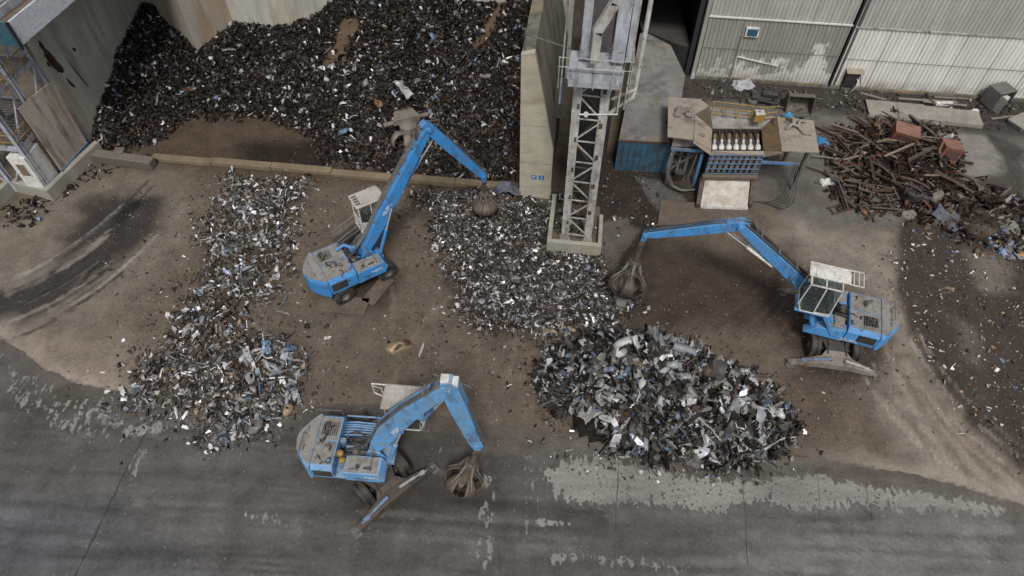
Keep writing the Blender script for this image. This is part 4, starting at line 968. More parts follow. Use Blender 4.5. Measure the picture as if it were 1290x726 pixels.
    m = MB(); m.prism([(a.x, a.y), (a.x+n.x*.3-.2, a.y+n.y*.3), (a.x+n.x*.3+.35, a.y+n.y*.3+.3)], -.16, .16, 'y'); m.build('cylinder_bracket', BL, boom); m = MB(); m.prism([(c.x, c.y), (c.x+ns.x*.25-du.x*.3, c.y+ns.y*.25-du.y*.3), (c.x+ns.x*.25+du.x*.3, c.y+ns.y*.25+du.y*.3)], -.14, .14, 'y'); m.build('cylinder_bracket', BL, stick)
    markings(boom, 'worn_lettering', (b0.x+d.x*.32, -bw-.004, b0.y+d.y*.32), (d.x, 0, d.y), (n.x, 0, n.y), 4, .2, WHITEP, ord(style))
    grapple(root, Vector((down.x, 0, down.y)), *gr[0], **gr[1])
    return root
XA = excavator('blue scrap excavator reaching up over the dark heap with a closed round grapple', (-9.5, 26.5), R(32), R(6), (5.78, 9.28), (9.05, 4.2), 'A', (('closed',), dict(tilt=(0, 0), yaw=.3, n=6, drop=.95, mat=GRAPM)))
XB = excavator('faded blue scrap excavator on the asphalt with an open rusty grapple beside it', (-7.45, 14.4), R(-5), R(-42), (4.9, 8.75), (5.82, 3.5), 'B', (('open',), dict(tilt=(-.36, .30), yaw=.2, n=5, drop=.8, opening=.0, big=1.15)))
XC = excavator('blue scrap excavator with a raised glass cab and white sunshade roof', (18.4, 22.5), R(162), R(98), (6.75, 6.95), (11.4, 4.6), 'C', (('open',), dict(tilt=(.42, -.10), yaw=.5, n=5, drop=1.0, opening=.04, mat=GRAPD, big=1.3)))

# ------------------------------------------------------------------ person sitting in the right-hand excavator's cab
def person():
    cx, cz = 1.05+.55, 3.35+.5
    root = thing('person', 'person in dark work clothes sitting inside the cab of the right-hand excavator', 'person', XC.location, XC.rotation_euler.z)
    J = {'pel': (cx, 1.17, cz+.1), 'bel': (cx-.02, 1.17, cz+.28), 'che': (cx-.02, 1.17, cz+.5), 'nek': (cx, 1.17, cz+.66), 'hd': (cx+.03, 1.17, cz+.8), 'top': (cx+.03, 1.17, cz+.9)}
    V = []; Ed = []; Rd = []; ix = {}
    def add(k, p, r, par=None):
        ix[k] = len(V); V.append(p); Rd.append(r)
        if par: Ed.append((ix[par], ix[k]))
    add('pel', J['pel'], .15); add('bel', J['bel'], .14, 'pel'); add('che', J['che'], .16, 'bel'); add('nek', J['nek'], .06, 'che'); add('hd', J['hd'], .095, 'nek'); add('top', J['top'], .08, 'hd')
    for s, n in ((-1, 'r'), (1, 'l')):
        add('sh'+n, (cx-.01, 1.17+s*.19, cz+.56), .07, 'che'); add('el'+n, (cx+.12, 1.17+s*.27, cz+.32), .05, 'sh'+n); add('wr'+n, (cx+.34, 1.17+s*.27, cz+.3), .035, 'el'+n); add('pa'+n, (cx+.42, 1.17+s*.26, cz+.3), .035, 'wr'+n)
        for f in range(4): add(f'f{n}{f}', (cx+.47+.01*(f % 2), 1.17+s*(.235+.016*f), cz+.285), .010, 'pa'+n); add(f'g{n}{f}', (cx+.475, 1.17+s*(.235+.016*f), cz+.25), .009, f'f{n}{f}')
        add('t'+n, (cx+.44, 1.17+s*.215, cz+.29), .011, 'pa'+n)
        add('hp'+n, (cx+.05, 1.17+s*.1, cz+.08), .1, 'pel'); add('kn'+n, (cx+.46, 1.17+s*.13, cz+.1), .075, 'hp'+n); add('an'+n, (cx+.52, 1.17+s*.13, cz-.28), .05, 'kn'+n); add('to'+n, (cx+.68, 1.17+s*.14, cz-.34), .04, 'an'+n)
    me = bpy.data.meshes.new('body'); me.from_pydata(V, Ed, []); o = bpy.data.objects.new('body', me); col.objects.link(o); o.parent = root
    md = o.modifiers.new('skin', 'SKIN')
    for i, r in enumerate(Rd): me.skin_vertices[0].data[i].radius = (r, r)
    me.skin_vertices[0].data[0].use_root = True
    md2 = o.modifiers.new('sub', 'SUBSURF'); md2.levels = 1; md2.render_levels = 2; me.materials.append(CLOTH)
    f = MB(); h = Vector(J['hd'])
    f.lathe([(0, -.115), (.045, -.11), (.07, -.05), (.078, .0), (.08, .05), (.06, .1), (0, .12)], 16, Matrix.Translation(h+Vector((.022, 0, .03))))
    f.tube([h+Vector((.09, 0, .045)), h+Vector((.118, 0, .01))], [.008, .013], 6); f.build('face', SKIN, root, smooth=True)
    f = MB()
    for s in (-1, 1): f.tube([h+Vector((.088, s*.03, .045)), h+Vector((.1, s*.03, .045))], .009, 6)
    f.bar(h+Vector((.094, -.022, -.02)), h+Vector((.094, .022, -.02)), .008, .008); f.build('eyes_and_mouth', BLACK, root)
    f = MB(); f.lathe([(.088, .02), (.094, .06), (.08, .12), (.04, .15), (0, .155)], 16, Matrix.Translation(h+Vector((.01, 0, .03)))); f.build('hair', BLACK, root, smooth=True)
    f = MB()
    for s in (-1, 1): f.lathe([(0, 0), (.034, .01), (.036, .05), (.03, .09), (0, .1)], 10, Matrix.Translation((cx+.35, 1.17+s*.265, cz+.3)) @ Matrix.Rotation(R(90), 4, 'Y'))
    f.build('hand', SKIN, root, smooth=True)
person()

# ------------------------------------------------------------------ walls and kerbs
def V3(p, z=None): return Vector((p[0], p[1], p[2] if z is None else z))
def wall_run(m, a, b, t, z0, z1, side=1):
    a = Vector((a[0], a[1], 0)); b = Vector((b[0], b[1], 0)); d = (b-a).normalized(); n = Vector((-d.y, d.x, 0))*t*side
    q = [a, b, b+n, a+n]
    if side < 0: q = [a, a+n, b+n, b]
    m.hexa([p+Vector((0, 0, z0)) for p in q], [p+Vector((0, 0, z1)) for p in q]); return m
# dividing wall between the bay and the tower: battered on its right face
O = (.5, 33.72)
root = thing('bunker_wall', 'tall concrete dividing wall with a pale cream end face and two small blue plates', 'wall', (O[0], O[1], 0), R(-7))
prof = [(0, 0), (2.12, 0), (2.12, 4.3), (.78, 11.2), (0, 11.0)]
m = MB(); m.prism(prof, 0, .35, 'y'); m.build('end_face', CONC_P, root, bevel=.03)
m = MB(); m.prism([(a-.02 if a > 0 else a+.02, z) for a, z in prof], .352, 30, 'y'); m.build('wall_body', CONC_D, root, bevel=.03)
BP = paint('blue_plate', (.03, .14, .34), .4, dirt_amt=.1, top=0)
for k in range(2):
    m = MB(); m.box(.78+k*.5, 1.13+k*.5, -.02, -.002, 1.75, 2.1); pl = m.build('sign_plate', BP, root)
    m = MB()
    if k == 0: m.box(.86, .9, -.026, -.021, 1.81, 2.04); m.box(.9, 1.05, -.026, -.021, 2.0, 2.04); m.box(.9, 1.05, -.026, -.021, 1.9, 1.94)
    else: m.box(1.44, 1.48, -.026, -.021, 1.81, 2.04)
    m.build('sign_mark', WHITES, pl)
m = MB()
m.box(.03, 2.1, -.005, .01, 3.1, 3.125)
m.build('board_mark', CONC_D, root)
m = MB(); m.box(.03, 1.75, -.005, .01, 6.1, 6.12); m.build('board_mark', CONC_D, root)
root = thing('guard_rail', 'thin steel guard rail on top of the dividing wall by the tower', 'railing', (0, 0, 0))
m = MB()
a = Vector((.72, 34.0, 11.1)); m.tube([a, a+Vector((0, 0, 1.3))], .045, 8); m.tube([a+Vector((-.15, 0, 1.3)), a+Vector((.35, 0, 1.3))], .04, 8)
m.build('post', GREYM, root); m = MB(); m.tube([a+Vector((0, 0, 1.0)), Vector((3.1, 32.6, 12.1))], .05, 8); m.build('rail', GREYM, root)
root.location = (0, 0, 0)
# left wall of the bay
LW0 = (-31.4, 31.8+3.8); LWd = Vector((E2[0], E2[1], 0)); LWn = Vector((E1[0], E1[1], 0))
root = thing('bunker_wall', 'grey green concrete side wall of the bay with dark broken patches', 'wall', (0, 0, 0))
a = Vector((-30.5, 38.75, 0)); b = a+LWd*12.6; m = MB(); wall_run(m, a, b, 1.2, 0, 15.5); m.build('wall_body', CONC_W, root, bevel=.02)
def on_left_wall(u, v, off=.004):
    d = Vector(tuple(FW+RT*(u-645)/F+UP*(363-v)/F)); c = Vector((0, 0, H)); t = (a-c).dot(LWn)/d.dot(LWn); return c+d*t+LWn*off
BROK = paint('broken_concrete_hole', (.035, .018, .012), .95, dirt_amt=.3, top=0)
for pts in (((47, 50), (53, 54), (57, 61), (62, 65), (67, 70), (71, 77), (77, 82), (81, 89), (79, 92), (73, 91), (66, 85), (61, 78), (56, 71), (54, 64), (50, 58)), ((82, 98), (86, 100), (95, 109), (94, 111), (88, 107)), ((58, 78), (62, 79), (64, 85), (60, 83)), ((90, 60), (95, 61), (96, 65), (92, 64)), ((80, 68), (98, 92), (112, 109), (111, 110), (96, 92))):
    m = MB(); P = []
    for i, p in enumerate(pts):
        q = pts[(i+1) % len(pts)]
        for f in (0, .35, .7): P.append((p[0]+(q[0]-p[0])*f+random.uniform(-.7, .7)*(len(pts) > 5), p[1]+(q[1]-p[1])*f+random.uniform(-.7, .7)*(len(pts) > 5)))
    m.add([on_left_wall(*p) for p in P], [tuple(range(len(P)))]); m.build('broken_patch', BROK, root)
root = thing('bunker_wall', 'stained concrete back wall rising behind the dark heap at the top', 'wall', (0, 0, 0))
m = MB(); wall_run(m, (-31.5, 51.0), (4.5, 46.6), 1.2, 0, 15); m.build('wall_body', CONC_W, root, bevel=.02)
PIERM = concrete('pier_concrete', (.31, .29, .25), dark=(.2, .13, .075), stain=.7, warm=(.30, .17, .08))
root = thing('wall_pier', 'pale rust stained concrete pier standing in the heap at the corner of the bay', 'pier', (-24.3, 47.0, 0), R(-38))
m = MB(); m.box(-4.0, 0, 0, 4, 0, 15.5); m.build('shaft', PIERM, root, bevel=.05)
# low beam along the mouth of the bay, broken block at its left end
A_, B_ = at(192, 203), at(652, 243)
d = (Vector(B_)-Vector(A_)); m = MB()
N = 6
for k in range(N):
    p = Vector(A_)+d*(k/N+.0004)+Vector((0, .06*((k*7) % 3-1), 0)); q = Vector(A_)+d*((k+1)/N-.0004)+Vector((0, .06*((k*7) % 3-1), 0)); wall_run(m, p, q, .55, 0, .36+.03*((k*5) % 3-1))
tag(m.build('kerb_beam', CONC_T, bevel=.04), 'long low brown kerb beam across the mouth of the bay', 'kerb')
m = MB(); wall_run(m, at2(120, 206), at2(193, 216), .75, 0, .75); m.box(-28.3, -27.6, 37.2, 37.9, .2, .85)
tag(m.build('kerb_block', paint('dark_kerb', (.10, .09, .075), .9, dirt_amt=.4, top=.35), bevel=.08), 'short dark dirty concrete block at the left end of the kerb beam', 'kerb block')
# stepped kerb round the left tower
P = [(-29.55, 38.3), (-31.15, 33.25), (-34.1, 34.15), (-34.9, 31.2), (-38, 31.6)]
m = MB()
for i in range(len(P)-1): wall_run(m, P[i], P[i+1], .38, 0, 1.0+.001*i, -1 if True else 1)
tag(m.build('tower_kerb', CONC_K, bevel=.03), 'pale concrete kerb zigzagging round the foot of the left tower', 'kerb')

# ------------------------------------------------------------------ lattice helpers
def hbeam(m, a, b, w, t=.05, rot=0):
    a = Vector(a); b = Vector(b); u = Vector((E1[0], E1[1], 0)); v = Vector((E2[0], E2[1], 0))
    if rot: u, v = v, u
    for s in (-1, 1): m.bar(a+v*s*w*.45, b+v*s*w*.45, w, t, None, v)
    m.bar(a, b, t, w*.8, None, v)
    return m
# ------------------------------------------------------------------ centre steel tower
root = thing('steel_tower', 'tall pale steel lattice tower standing in a concrete tub', 'tower', (0, 0, 0))
TL = Vector((3.38, 29.55, 0)); TR = Vector((4.80, 29.30, 0)); BK = Vector((E2[0], E2[1], 0))*1.5
LEG = {'l': TL, 'r': TR, 'L': TL+BK, 'R': TR+BK}
for k, p in LEG.items():
    m = MB(); m.box(p.x-.32, p.x+.32, p.y-.32, p.y+.32, .35, .5)
    hbeam(m, p+Vector((0, 0, .5)), p+Vector((0, 0, 13.2)), .46 if k in 'lr' else .26); m.build('leg', STEELW, root, bevel=.008)
def lattice(name, p, q, z0, z1, n, mat=STEELW, r=.045, parent=root, horiz=True, zig=True):
    for i in range(n):
        za = z0+(z1-z0)*i/n; zb = z0+(z1-z0)*(i+1)/n
        m = MB(); a, b = (p, q) if i % 2 else (q, p)
        m.bar(a+Vector((0, 0, za)), b+Vector((0, 0, zb)), r*1.7, r*1.7); m.build(name, mat, parent)
        if horiz: m = MB(); m.bar(p+Vector((0, 0, za)), q+Vector((0, 0, za)), r*1.5, r*1.5); m.build('crossbar', mat, parent)
up_ = Vector((0, -.15, 0))
lattice('brace', LEG['l']+up_, LEG['r']+up_, 1.0, 13, 8, r=.04)
lattice('brace', LEG['L'], LEG['R'], 1.2, 13, 6, RUSTB, r=.03)
lattice('brace', LEG['l']-Vector((.12, 0, 0)), LEG['L']-Vector((.12, 0, 0)), 1.0, 13, 5, RUSTB, .03)
lattice('brace', LEG['r']+Vector((.12, 0, 0)), LEG['R']+Vector((.12, 0, 0)), 1.0, 13, 5, RUSTB, .03)
for k in range(1, 6):
    for s, p in ((-1, TL), (1, TR)):
        m = MB(); z = 1+12*k*2/11-(1.09 if s < 0 else 0); m.box(p.x-.2*(s > 0)-.0, p.x+.2*(s < 0)+.0+.001, p.y-.25, p.y-.2, z-.16, z+.16); m.build('gusset', RUSTM, root)
# upper stage
m = MB(); hbeam(m, LEG['l']+Vector((.15, 0, 13.6)), LEG['l']+Vector((.2, 0, 23)), .42); m.build('upper_leg', STEELB, root, bevel=.01)
m = MB(); p = LEG['r']+Vector((.35, 0, 0)); hbeam(m, p+Vector((0, 0, 13.6)), p+Vector((0.1, 0, 23)), .62); m.box(p.x+.34, p.x+.62, p.y-.28, p.y+.3, 13.62, 23); m.build('upper_leg', STEELB, root, bevel=.01)
for k in 'LR': m = MB(); m.tube([LEG[k]+Vector((.1, 0, 13.6)), LEG[k]+Vector((.1, 0, 23))], .07, 6); m.build('upper_post', RUSTD, root)
m = MB(); c = (TL+TR)/2+BK/2
Mt = Matrix.Translation((c.x, c.y, 0)) @ Matrix.Rotation(R(-7), 4, 'Z')
m.box(-1.25, 1.35, -1.65, .2, 13.22, 13.34, Mt); m.box(-1.3, 1.4, -1.72, -1.652, 12.95, 13.55, Mt); m.box(-1.3, 1.4, -1.4, -1.3, 12.7, 13.2, Mt)
m.build('platform', STEELB, root, bevel=.01)
m = MB(); m.box(-1.22, 1.3, -1.79, -1.722, 12.6, 12.95, Mt); m.box(-1.22, 1.3, -1.80, -1.725, 13.5, 13.62, Mt); m.build('edge_beam', STEELB, root)
for x in (-1.7, -.85, 0, .9, 1.75):
    m = MB(); m.tube([Mt @ Vector((x, -1.95, 12.6)), Mt @ Vector((x, -1.95, 14.3))], .022, 6); m.build('rail_post', STEELW, root)
for z in (13.8, 14.3):
    m = MB(); m.tube([Mt @ Vector((-1.75, -1.95, z)), Mt @ Vector((1.8, -1.95, z))], .02, 6); m.tube([Mt @ Vector((1.8, -1.95, z)), Mt @ Vector((1.8, .2, z))], .02, 6); m.build('rail', STEELW, root)
# chute elbow, side frame pipes, ladder
m = MB(); q = c+Vector((-.15, -1.6, 0)); pts = [q+Vector((.75, 0, 19.5)), q+Vector((.55, 0, 17.0)), q+Vector((-.1, 0, 15.6)), q+Vector((-.12, 0, 14.1))]
for i in range(3): m.bar(pts[i], pts[i+1]+(pts[i+1]-pts[i]).normalized()*.1, .42, .4, None, (0, 1, 0))
m.build('chute', STEELW, root, bevel=.02)
m = MB(); m.tube([(6.62, 30.6, 23), (6.55, 30.6, 11.1), (6.45, 30.4, 10.6), (5.1, 29.6, 10.1)], .12, 10); m.build('side_pipe', STEELW, root, smooth=True)
m = MB(); m.tube([(6.5, 30.5, 11.0), (5.2, 29.8, 10.9)], .08, 8); m.build('side_arm', STEELW, root)
for x, y in ((5.55, 29.5), (5.95, 29.9)):
    m = MB(); m.tube([(x, y, 10.2), (x+.05, y, 22)], .05, 8); m.build('ladder_rail', STEELW, root)
for k in range(26): m = MB(); m.bar((5.56, 29.5, 10.5+k*.4), (5.96, 29.9, 10.5+k*.4), .03); m.build('ladder_rung', RUSTM, root)
m = MB(); m.bar((4.9, 29.6, 16.9), (6.6, 30.6, 16.9), .2, .2); m.bar((2.3, 29.9, 16.6), (4.9, 29.6, 16.6), .14, .14); m.build('side_bracket', STEELB, root)
m = MB(); m.tube([(2.55, 30.4, 10.2), (2.7, 30.2, 22)], .05, 8); m.build('side_pipe', STEELB, root)
m = MB(); m.tube([LEG['l']+Vector((.1, -.35, 10.4)), LEG['l']+Vector((.55, -.35, 10.4)), LEG['r']+Vector((.7, -.35, 10.6))], .04, 6); m.lathe([(0, -.1), (.12, -.1), (.12, .1), (0, .1)], 10, Matrix.Translation(LEG['l']+Vector((.5, -.35, 10.4)))); m.build('valve_pipe', WHITES, root)
# tub
a = Vector(at(688, 317)); b = Vector(at(756, 322)); rr_ = Vector((E2[0], E2[1], 0))
b = a+Vector((E1[0], E1[1], 0))*(b-a).length
root = thing('concrete_tub', 'pale concrete tub holding scrap around the foot of the centre tower', 'tub', (0, 0, 0))
m = MB(); wall_run(m, a, b, .3, 0, .95); m.build('front_wall', CONC_K, root, bevel=.03)
m = MB(); wall_run(m, a+rr_*.302, a+rr_*4.3, .28, 0, 1.0, -1); m.build('side_wall', CONC_K, root, bevel=.03)
m = MB(); wall_run(m, b+rr_*.302, b+rr_*2.8, .25, 0, .95, 1); m.build('side_wall', CONC_K, root, bevel=.03)
m = MB(); m.add([a+rr_*.3+Vector((.25, 0, .24)), b+rr_*.3+Vector((-.2, 0, .24)), b+rr_*4.2+Vector((-.2, 0, .24)), a+rr_*4.2+Vector((.25, 0, .24))], [(0, 1, 2, 3)]); m.build('fill', RAMPP, root)

# ------------------------------------------------------------------ dark housing added behind the tower to make a black void
root = thing('void_housing', 'dark sheet metal housing added to make a black void behind the centre tower', 'housing', (0, 0, 0))
m = MB(); o = (4.3, 35.2)
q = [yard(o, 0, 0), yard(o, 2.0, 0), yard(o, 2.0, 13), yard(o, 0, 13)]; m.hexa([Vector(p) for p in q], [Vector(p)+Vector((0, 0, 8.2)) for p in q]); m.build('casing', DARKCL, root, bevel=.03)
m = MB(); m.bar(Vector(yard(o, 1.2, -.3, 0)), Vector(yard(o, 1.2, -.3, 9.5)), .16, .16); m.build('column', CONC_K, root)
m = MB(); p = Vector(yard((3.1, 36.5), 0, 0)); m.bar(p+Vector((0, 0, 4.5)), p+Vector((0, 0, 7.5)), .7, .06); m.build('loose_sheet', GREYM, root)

# ------------------------------------------------------------------ corrugated sheets
def corr(name, p0, d, length, z0, z1, mat, parent, pitch=.3, amp=.07, out=None):
    d = Vector((d[0], d[1], 0)).normalized(); n = out or Vector((d.y, -d.x, 0)); N = int(length/pitch*6); m = MB(); vs = []; fs = []
    rows = [z0, (z0+z1)/2, z1]
    for i in range(N+1):
        s = i/N*length; ph = (s/pitch) % 1.0
        h = amp*(1 if ph < .3 else (1-(ph-.3)/.2) if ph < .5 else 0 if ph < .8 else (ph-.8)/.2)
        for z in rows: p = Vector(p0)+d*s+n*h; vs.append((p.x, p.y, z))
    for i in range(N):
        for k in range(2): fs.append((i*3+k, (i+1)*3+k, (i+1)*3+k+1, i*3+k+1))
    m.add(vs, fs); return m.build(name, mat, parent)
def shed_mat(name, c, white, zbase, k, dirt=.5):
    m, nt, b = nmat(name)
    g = nt.nodes.new('ShaderNodeNewGeometry'); s = nt.nodes.new('ShaderNodeSeparateXYZ'); nt.links.new(g.outputs['Position'], s.inputs[0])
    n1 = noise(nt, .6, 7, 'World', rough=.65); n2 = noise(nt, 2.2, 5, 'World', stretch=(1, 1, .12)); n3 = noise(nt, .25, 4, 'World')
    cc = mixc(nt, ramp(nt, n2, .3, .7), tuple(x*.8 for x in c), tuple(x*1.15 for x in c))
    cc = mixc(nt, ramp(nt, n3, .4, .7, 0, .5), cc, tuple(x*.65 for x in c))
    if white:
        t = math_(nt, 'ADD', n1, ramp(nt, s.outputs[2], zbase-k, zbase+k, .24, -.2))
        st = ramp(nt, math_(nt, 'ABSOLUTE', math_(nt, 'SUBTRACT', s.outputs[0], 23.4)), 0, 1.6, .17, 0)
        t = math_(nt, 'ADD', t, st)
        cc = mixc(nt, ramp(nt, t, .55, .60), cc, (.56, .555, .52))
    low = math_(nt, 'MULTIPLY', ramp(nt, s.outputs[2], .2, 1.2, 1, 0), ramp(nt, n1, .35, .6))
    cc = mixc(nt, math_(nt, 'MULTIPLY', low, .75), cc, (.16, .125, .085))
    cc = mixc(nt, ramp(nt, n2, .6, .8, 0, dirt), cc, (.17, .15, .12))
    nt.links.new(cc, b.inputs['Base Color']); b.inputs['Roughness'].default_value = .65
    bump(nt, b, n1, .15, .03); return m
SHW = shed_mat('shed_white_sheet', (.66, .65, .61), False, 0, 1, .45)
SHG = shed_mat('shed_grey_sheet', (.40, .395, .365), False, 0, 1, .6)
SHL = shed_mat('shed_peeling_sheet', (.29, .29, .26), True, 1.9, 2.2, .4)
root = thing('corrugated_shed', 'large corrugated metal shed with a white lower wall and a dark open doorway', 'shed', (0, 0, 0))
S0 = (14.45, 47.46)
def SP(a, b=0, z=0): return Vector(yard(S0, a, b, z))
corr('wall_panel', SP(.35), E1, 10.3, .25, 5.35, SHL, root)
corr('wall_panel', SP(.35, .05), E1, 10.3, 5.36, 12.5, SHG, root)
corr('wall_panel', SP(10.95), E1, 38, .25, 5.25, SHW, root)
corr('wall_panel', SP(10.95, .05), E1, 38, 5.26, 12.5, SHG, root)
for k in range(1, 14):
    a_ = .35+k*2.62 if k < 4 else 10.95+(k-3)*2.7
    m = MB(); m.bar(SP(a_, -.085, .3), SP(a_, -.085, 5.2), .03, .02); m.build('sheet_lap', STEELW, root)
for a0, a1, z_ in ((.4, 10.6, 2.75), (11.2, 48, 2.6), (.4, 10.6, 8.6), (11.2, 48, 8.4)):
    m = MB(); m.bar(SP(a0, -.082 if z_ < 5 else -.03, z_), SP(a1, -.082 if z_ < 5 else -.03, z_), .015, .035); m.build('sheet_seam', GREYM, root)
m = MB(); m.bar(SP(.2, -.09, 5.36), SP(10.7, -.09, 5.36), .12, .1); m.build('girt', SHW, root)
m = MB(); m.bar(SP(10.9, -.09, 5.26), SP(49, -.09, 5.26), .12, .1); m.build('girt', STEELW, root)
m = MB(); m.bar(SP(.1, -.1, 0), SP(.1, -.1, 12.5), .3, .3); m.build('corner_post', SHL, root)
m = MB(); m.bar(SP(-.35, .3, 0), SP(-.35, .3, 12.5), .35, .3); m.build('corner_post', DARKCL, root)
m = MB(); m.bar(SP(.0, -.05, .12), SP(49, -.05, .12), .3, .24); m.build('plinth', CONC_D, root)
m = MB(); m.tube([SP(10.8, -.2, .2), SP(10.8, -.2, 12.5)], .09, 10); m.build('downpipe', DARKCL, root)
m = MB(); m.bar(SP(11.15, -.08, .2), SP(11.15, -.08, 12.5), .16, .12); m.build('joint_cover', GREYM, root)
m = MB(); m.bar(SP(3.1, -.14, 0), SP(3.1, -.14, 4.0), .1, .1); m.build('wall_strut', STEELW, root)
m = MB(); m.bar(SP(3.1, -.12, 2.2), SP(6.4, -.12, 1.6), .09, .09); m.build('wall_strut', WHITEP, root)
m = MB(); p = SP(3.7, -.14, 4.35); m.box(-.5, .5, -.12, .1, -.38, .38, Matrix.Translation(p) @ Matrix.Rotation(R(-7), 4, 'Z')); f = m.build('vent_window', WHITEP, root, bevel=.02)
m = MB(); m.box(-.38, .38, -.14, -.122, -.28, .28, Matrix.Translation(p) @ Matrix.Rotation(R(-7), 4, 'Z')); m.build('pane', TEAL, f)
m = MB(); q = [SP(-6.4, .1), SP(-6.1, .1), SP(-6.1, 26), SP(-6.4, 26)]; m.hexa(q, [p+Vector((0, 0, 12.5)) for p in q]); m.build('side_wall', DARKCL, root)  # inside walls coloured near-black to carry the doorway's darkness
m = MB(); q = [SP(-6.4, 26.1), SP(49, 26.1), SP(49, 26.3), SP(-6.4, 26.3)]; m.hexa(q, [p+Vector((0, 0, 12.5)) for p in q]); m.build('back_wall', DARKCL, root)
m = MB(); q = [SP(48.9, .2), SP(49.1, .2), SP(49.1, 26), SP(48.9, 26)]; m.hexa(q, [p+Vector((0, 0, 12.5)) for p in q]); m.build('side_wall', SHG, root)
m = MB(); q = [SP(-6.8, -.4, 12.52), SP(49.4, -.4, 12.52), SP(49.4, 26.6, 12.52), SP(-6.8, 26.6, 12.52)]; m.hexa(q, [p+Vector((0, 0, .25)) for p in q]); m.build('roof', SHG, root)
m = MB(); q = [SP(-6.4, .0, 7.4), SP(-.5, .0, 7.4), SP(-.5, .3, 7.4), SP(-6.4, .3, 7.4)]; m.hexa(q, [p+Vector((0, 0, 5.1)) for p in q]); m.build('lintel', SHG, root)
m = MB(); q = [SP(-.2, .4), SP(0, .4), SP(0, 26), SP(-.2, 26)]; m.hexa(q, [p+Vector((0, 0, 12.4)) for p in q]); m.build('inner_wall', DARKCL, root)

# ------------------------------------------------------------------ loading slab with blue corrugated front
root = thing('loading_slab', 'raised grey concrete slab with a blue corrugated front leading into the dark doorway', 'slab', (0, 0, 0))
Q = [(7.25, 36.5), (10.95, 36.2), (12.95, 43.9), at2(845, 57, 2.6), at2(812, 40, 2.6), (10.2, 49.5), (9.7, 47.2)]
m = MB(); m.prism(Q, 0, 2.6, 'z'); m.build('deck', CONC_S, root, bevel=.02)
d0 = Vector((Q[1][0]-Q[0][0], Q[1][1]-Q[0][1], 0)); corr('front_sheet', Vector((*Q[0], 0))+Vector((0, -.06, 0)), d0, d0.length, 0, 2.62, BCORR, root, pitch=.42, amp=.06)
m = MB(); m.bar((7.2, 36.42, 2.64), (11.0, 36.12, 2.64), .12, .08); m.build('edge_angle', RUSTM, root)

m = MB(); m.prism([(10.5, 50.6), (13.2, 48.4), (14.1, 48.0), (14.3, 72), (9.9, 72)], 0, 2.3, 'z'); m.build('inner_floor', DARKCL, root)  # near-black floor colour: the interior shade of the doorway painted in
# ------------------------------------------------------------------ feeder hopper
root = thing('feed_hopper', 'scrap feed hopper with two dusty wing plates, white rollers and blue railing', 'hopper', (0, 0, 0))
def plate(name, pts, mat, parent=root, th=.08):
    P = [Vector(at(*p)) for p in pts]; n = (P[1]-P[0]).cross(P[2]-P[0]).normalized()
    if n.z < 0: n = -n
    k = len(P); m = MB(); m.add(P+[p-n*th for p in P], [tuple(range(k)), tuple(range(2*k-1, k-1, -1))]+[(i, (i+1) % k, k+(i+1) % k, k+i) for i in range(k)]); return m.build(name, mat, parent)
ZP, ZW = 4.2, 3.45
plate('wing_plate', [(842, 122, ZP), (883, 125, ZP), (893, 134, ZP), (875, 144, ZP), (873, 176, ZP), (841, 172, ZP)], HOPP)
plate('wing_plate', [(979, 147, ZP), (1025, 152, ZP), (1032, 192, ZP), (985, 190, ZP)], HOPP)
plate('side_chute', [(876, 144, ZP-.01), (897, 163, ZW), (896, 189, ZW), (874, 176, ZP-.01)], HOPP)
plate('side_chute', [(978, 147, ZP-.01), (984, 190, ZP-.01), (962, 190, ZW), (959, 163, ZW)], HOPB)
plate('back_plate', [(894, 135, ZP-.01), (977, 147, ZP-.01), (958, 162, ZW), (898, 162, ZW)], DECK)
plate('front_lip', [(897, 190, ZW), (962, 190.5, ZW), (964, 198, ZW-.3), (895, 195, ZW-.3)], HOPP, th=.05)
plate('front_lip', [(874, 177, ZP-.02), (896, 190, ZW), (895, 196, ZW-.3), (873, 180, ZP-.15)], HOPP, th=.05)
plate('front_lip', [(962, 190.5, ZW), (985, 191, ZP-.02), (984, 194, ZP-.15), (964, 198, ZW-.3)], HOPP, th=.05)
w4 = [Vector(at(897, 163, ZW-.02)), Vector(at(960, 163, ZW-.02)), Vector(at(962, 189, ZW-.02)), Vector(at(897, 189, ZW-.02))]
m = MB(); dn = Vector((0, 0, -1.1))
m.add(w4+[p+dn for p in w4], [(0, 1, 5, 4), (1, 2, 6, 5), (2, 3, 7, 6), (3, 0, 4, 7), (4, 5, 6, 7)]); m.build('trough', BLACK, root)
for k in range(7):
    t = (k+.5)/7; bk = w4[0].lerp(w4[1], t)+Vector((0, -.15, -.28)); fr = w4[3].lerp(w4[2], t)+Vector((0, .28, -.28)); L_ = (fr-bk).length
    Mx = Matrix.Translation(bk) @ (fr-bk).to_track_quat('Z', 'Y').to_matrix().to_4x4()
    m = MB(); m.lathe([(0, L_*.35), (.09, L_*.36), (.1, L_*.45), (.07, L_*.58), (.14, L_*.68), (.2, L_*.8), (.18, L_*.92), (.1, L_*.98), (0, L_)], 14, Mx); s = m.build('roller', WHITES, root, smooth=True)
    m = MB(); m.box(-.05, .05, -.06, .06, 0, L_*.35, Mx); m.lathe([(0, L_*.05), (.09, L_*.06), (.09, L_*.18), (0, L_*.19)], 10, Mx); m.build('roller_mount', HOPB if k % 2 else YELL, s)
for k in range(8):
    t = k/7; a = w4[0].lerp(w4[1], t)+Vector((0, -.02, -.1)); m = MB(); m.bar(a, a+Vector((0, -.9, -.25)), .05, .12); m.build('divider', RUSTM, root)
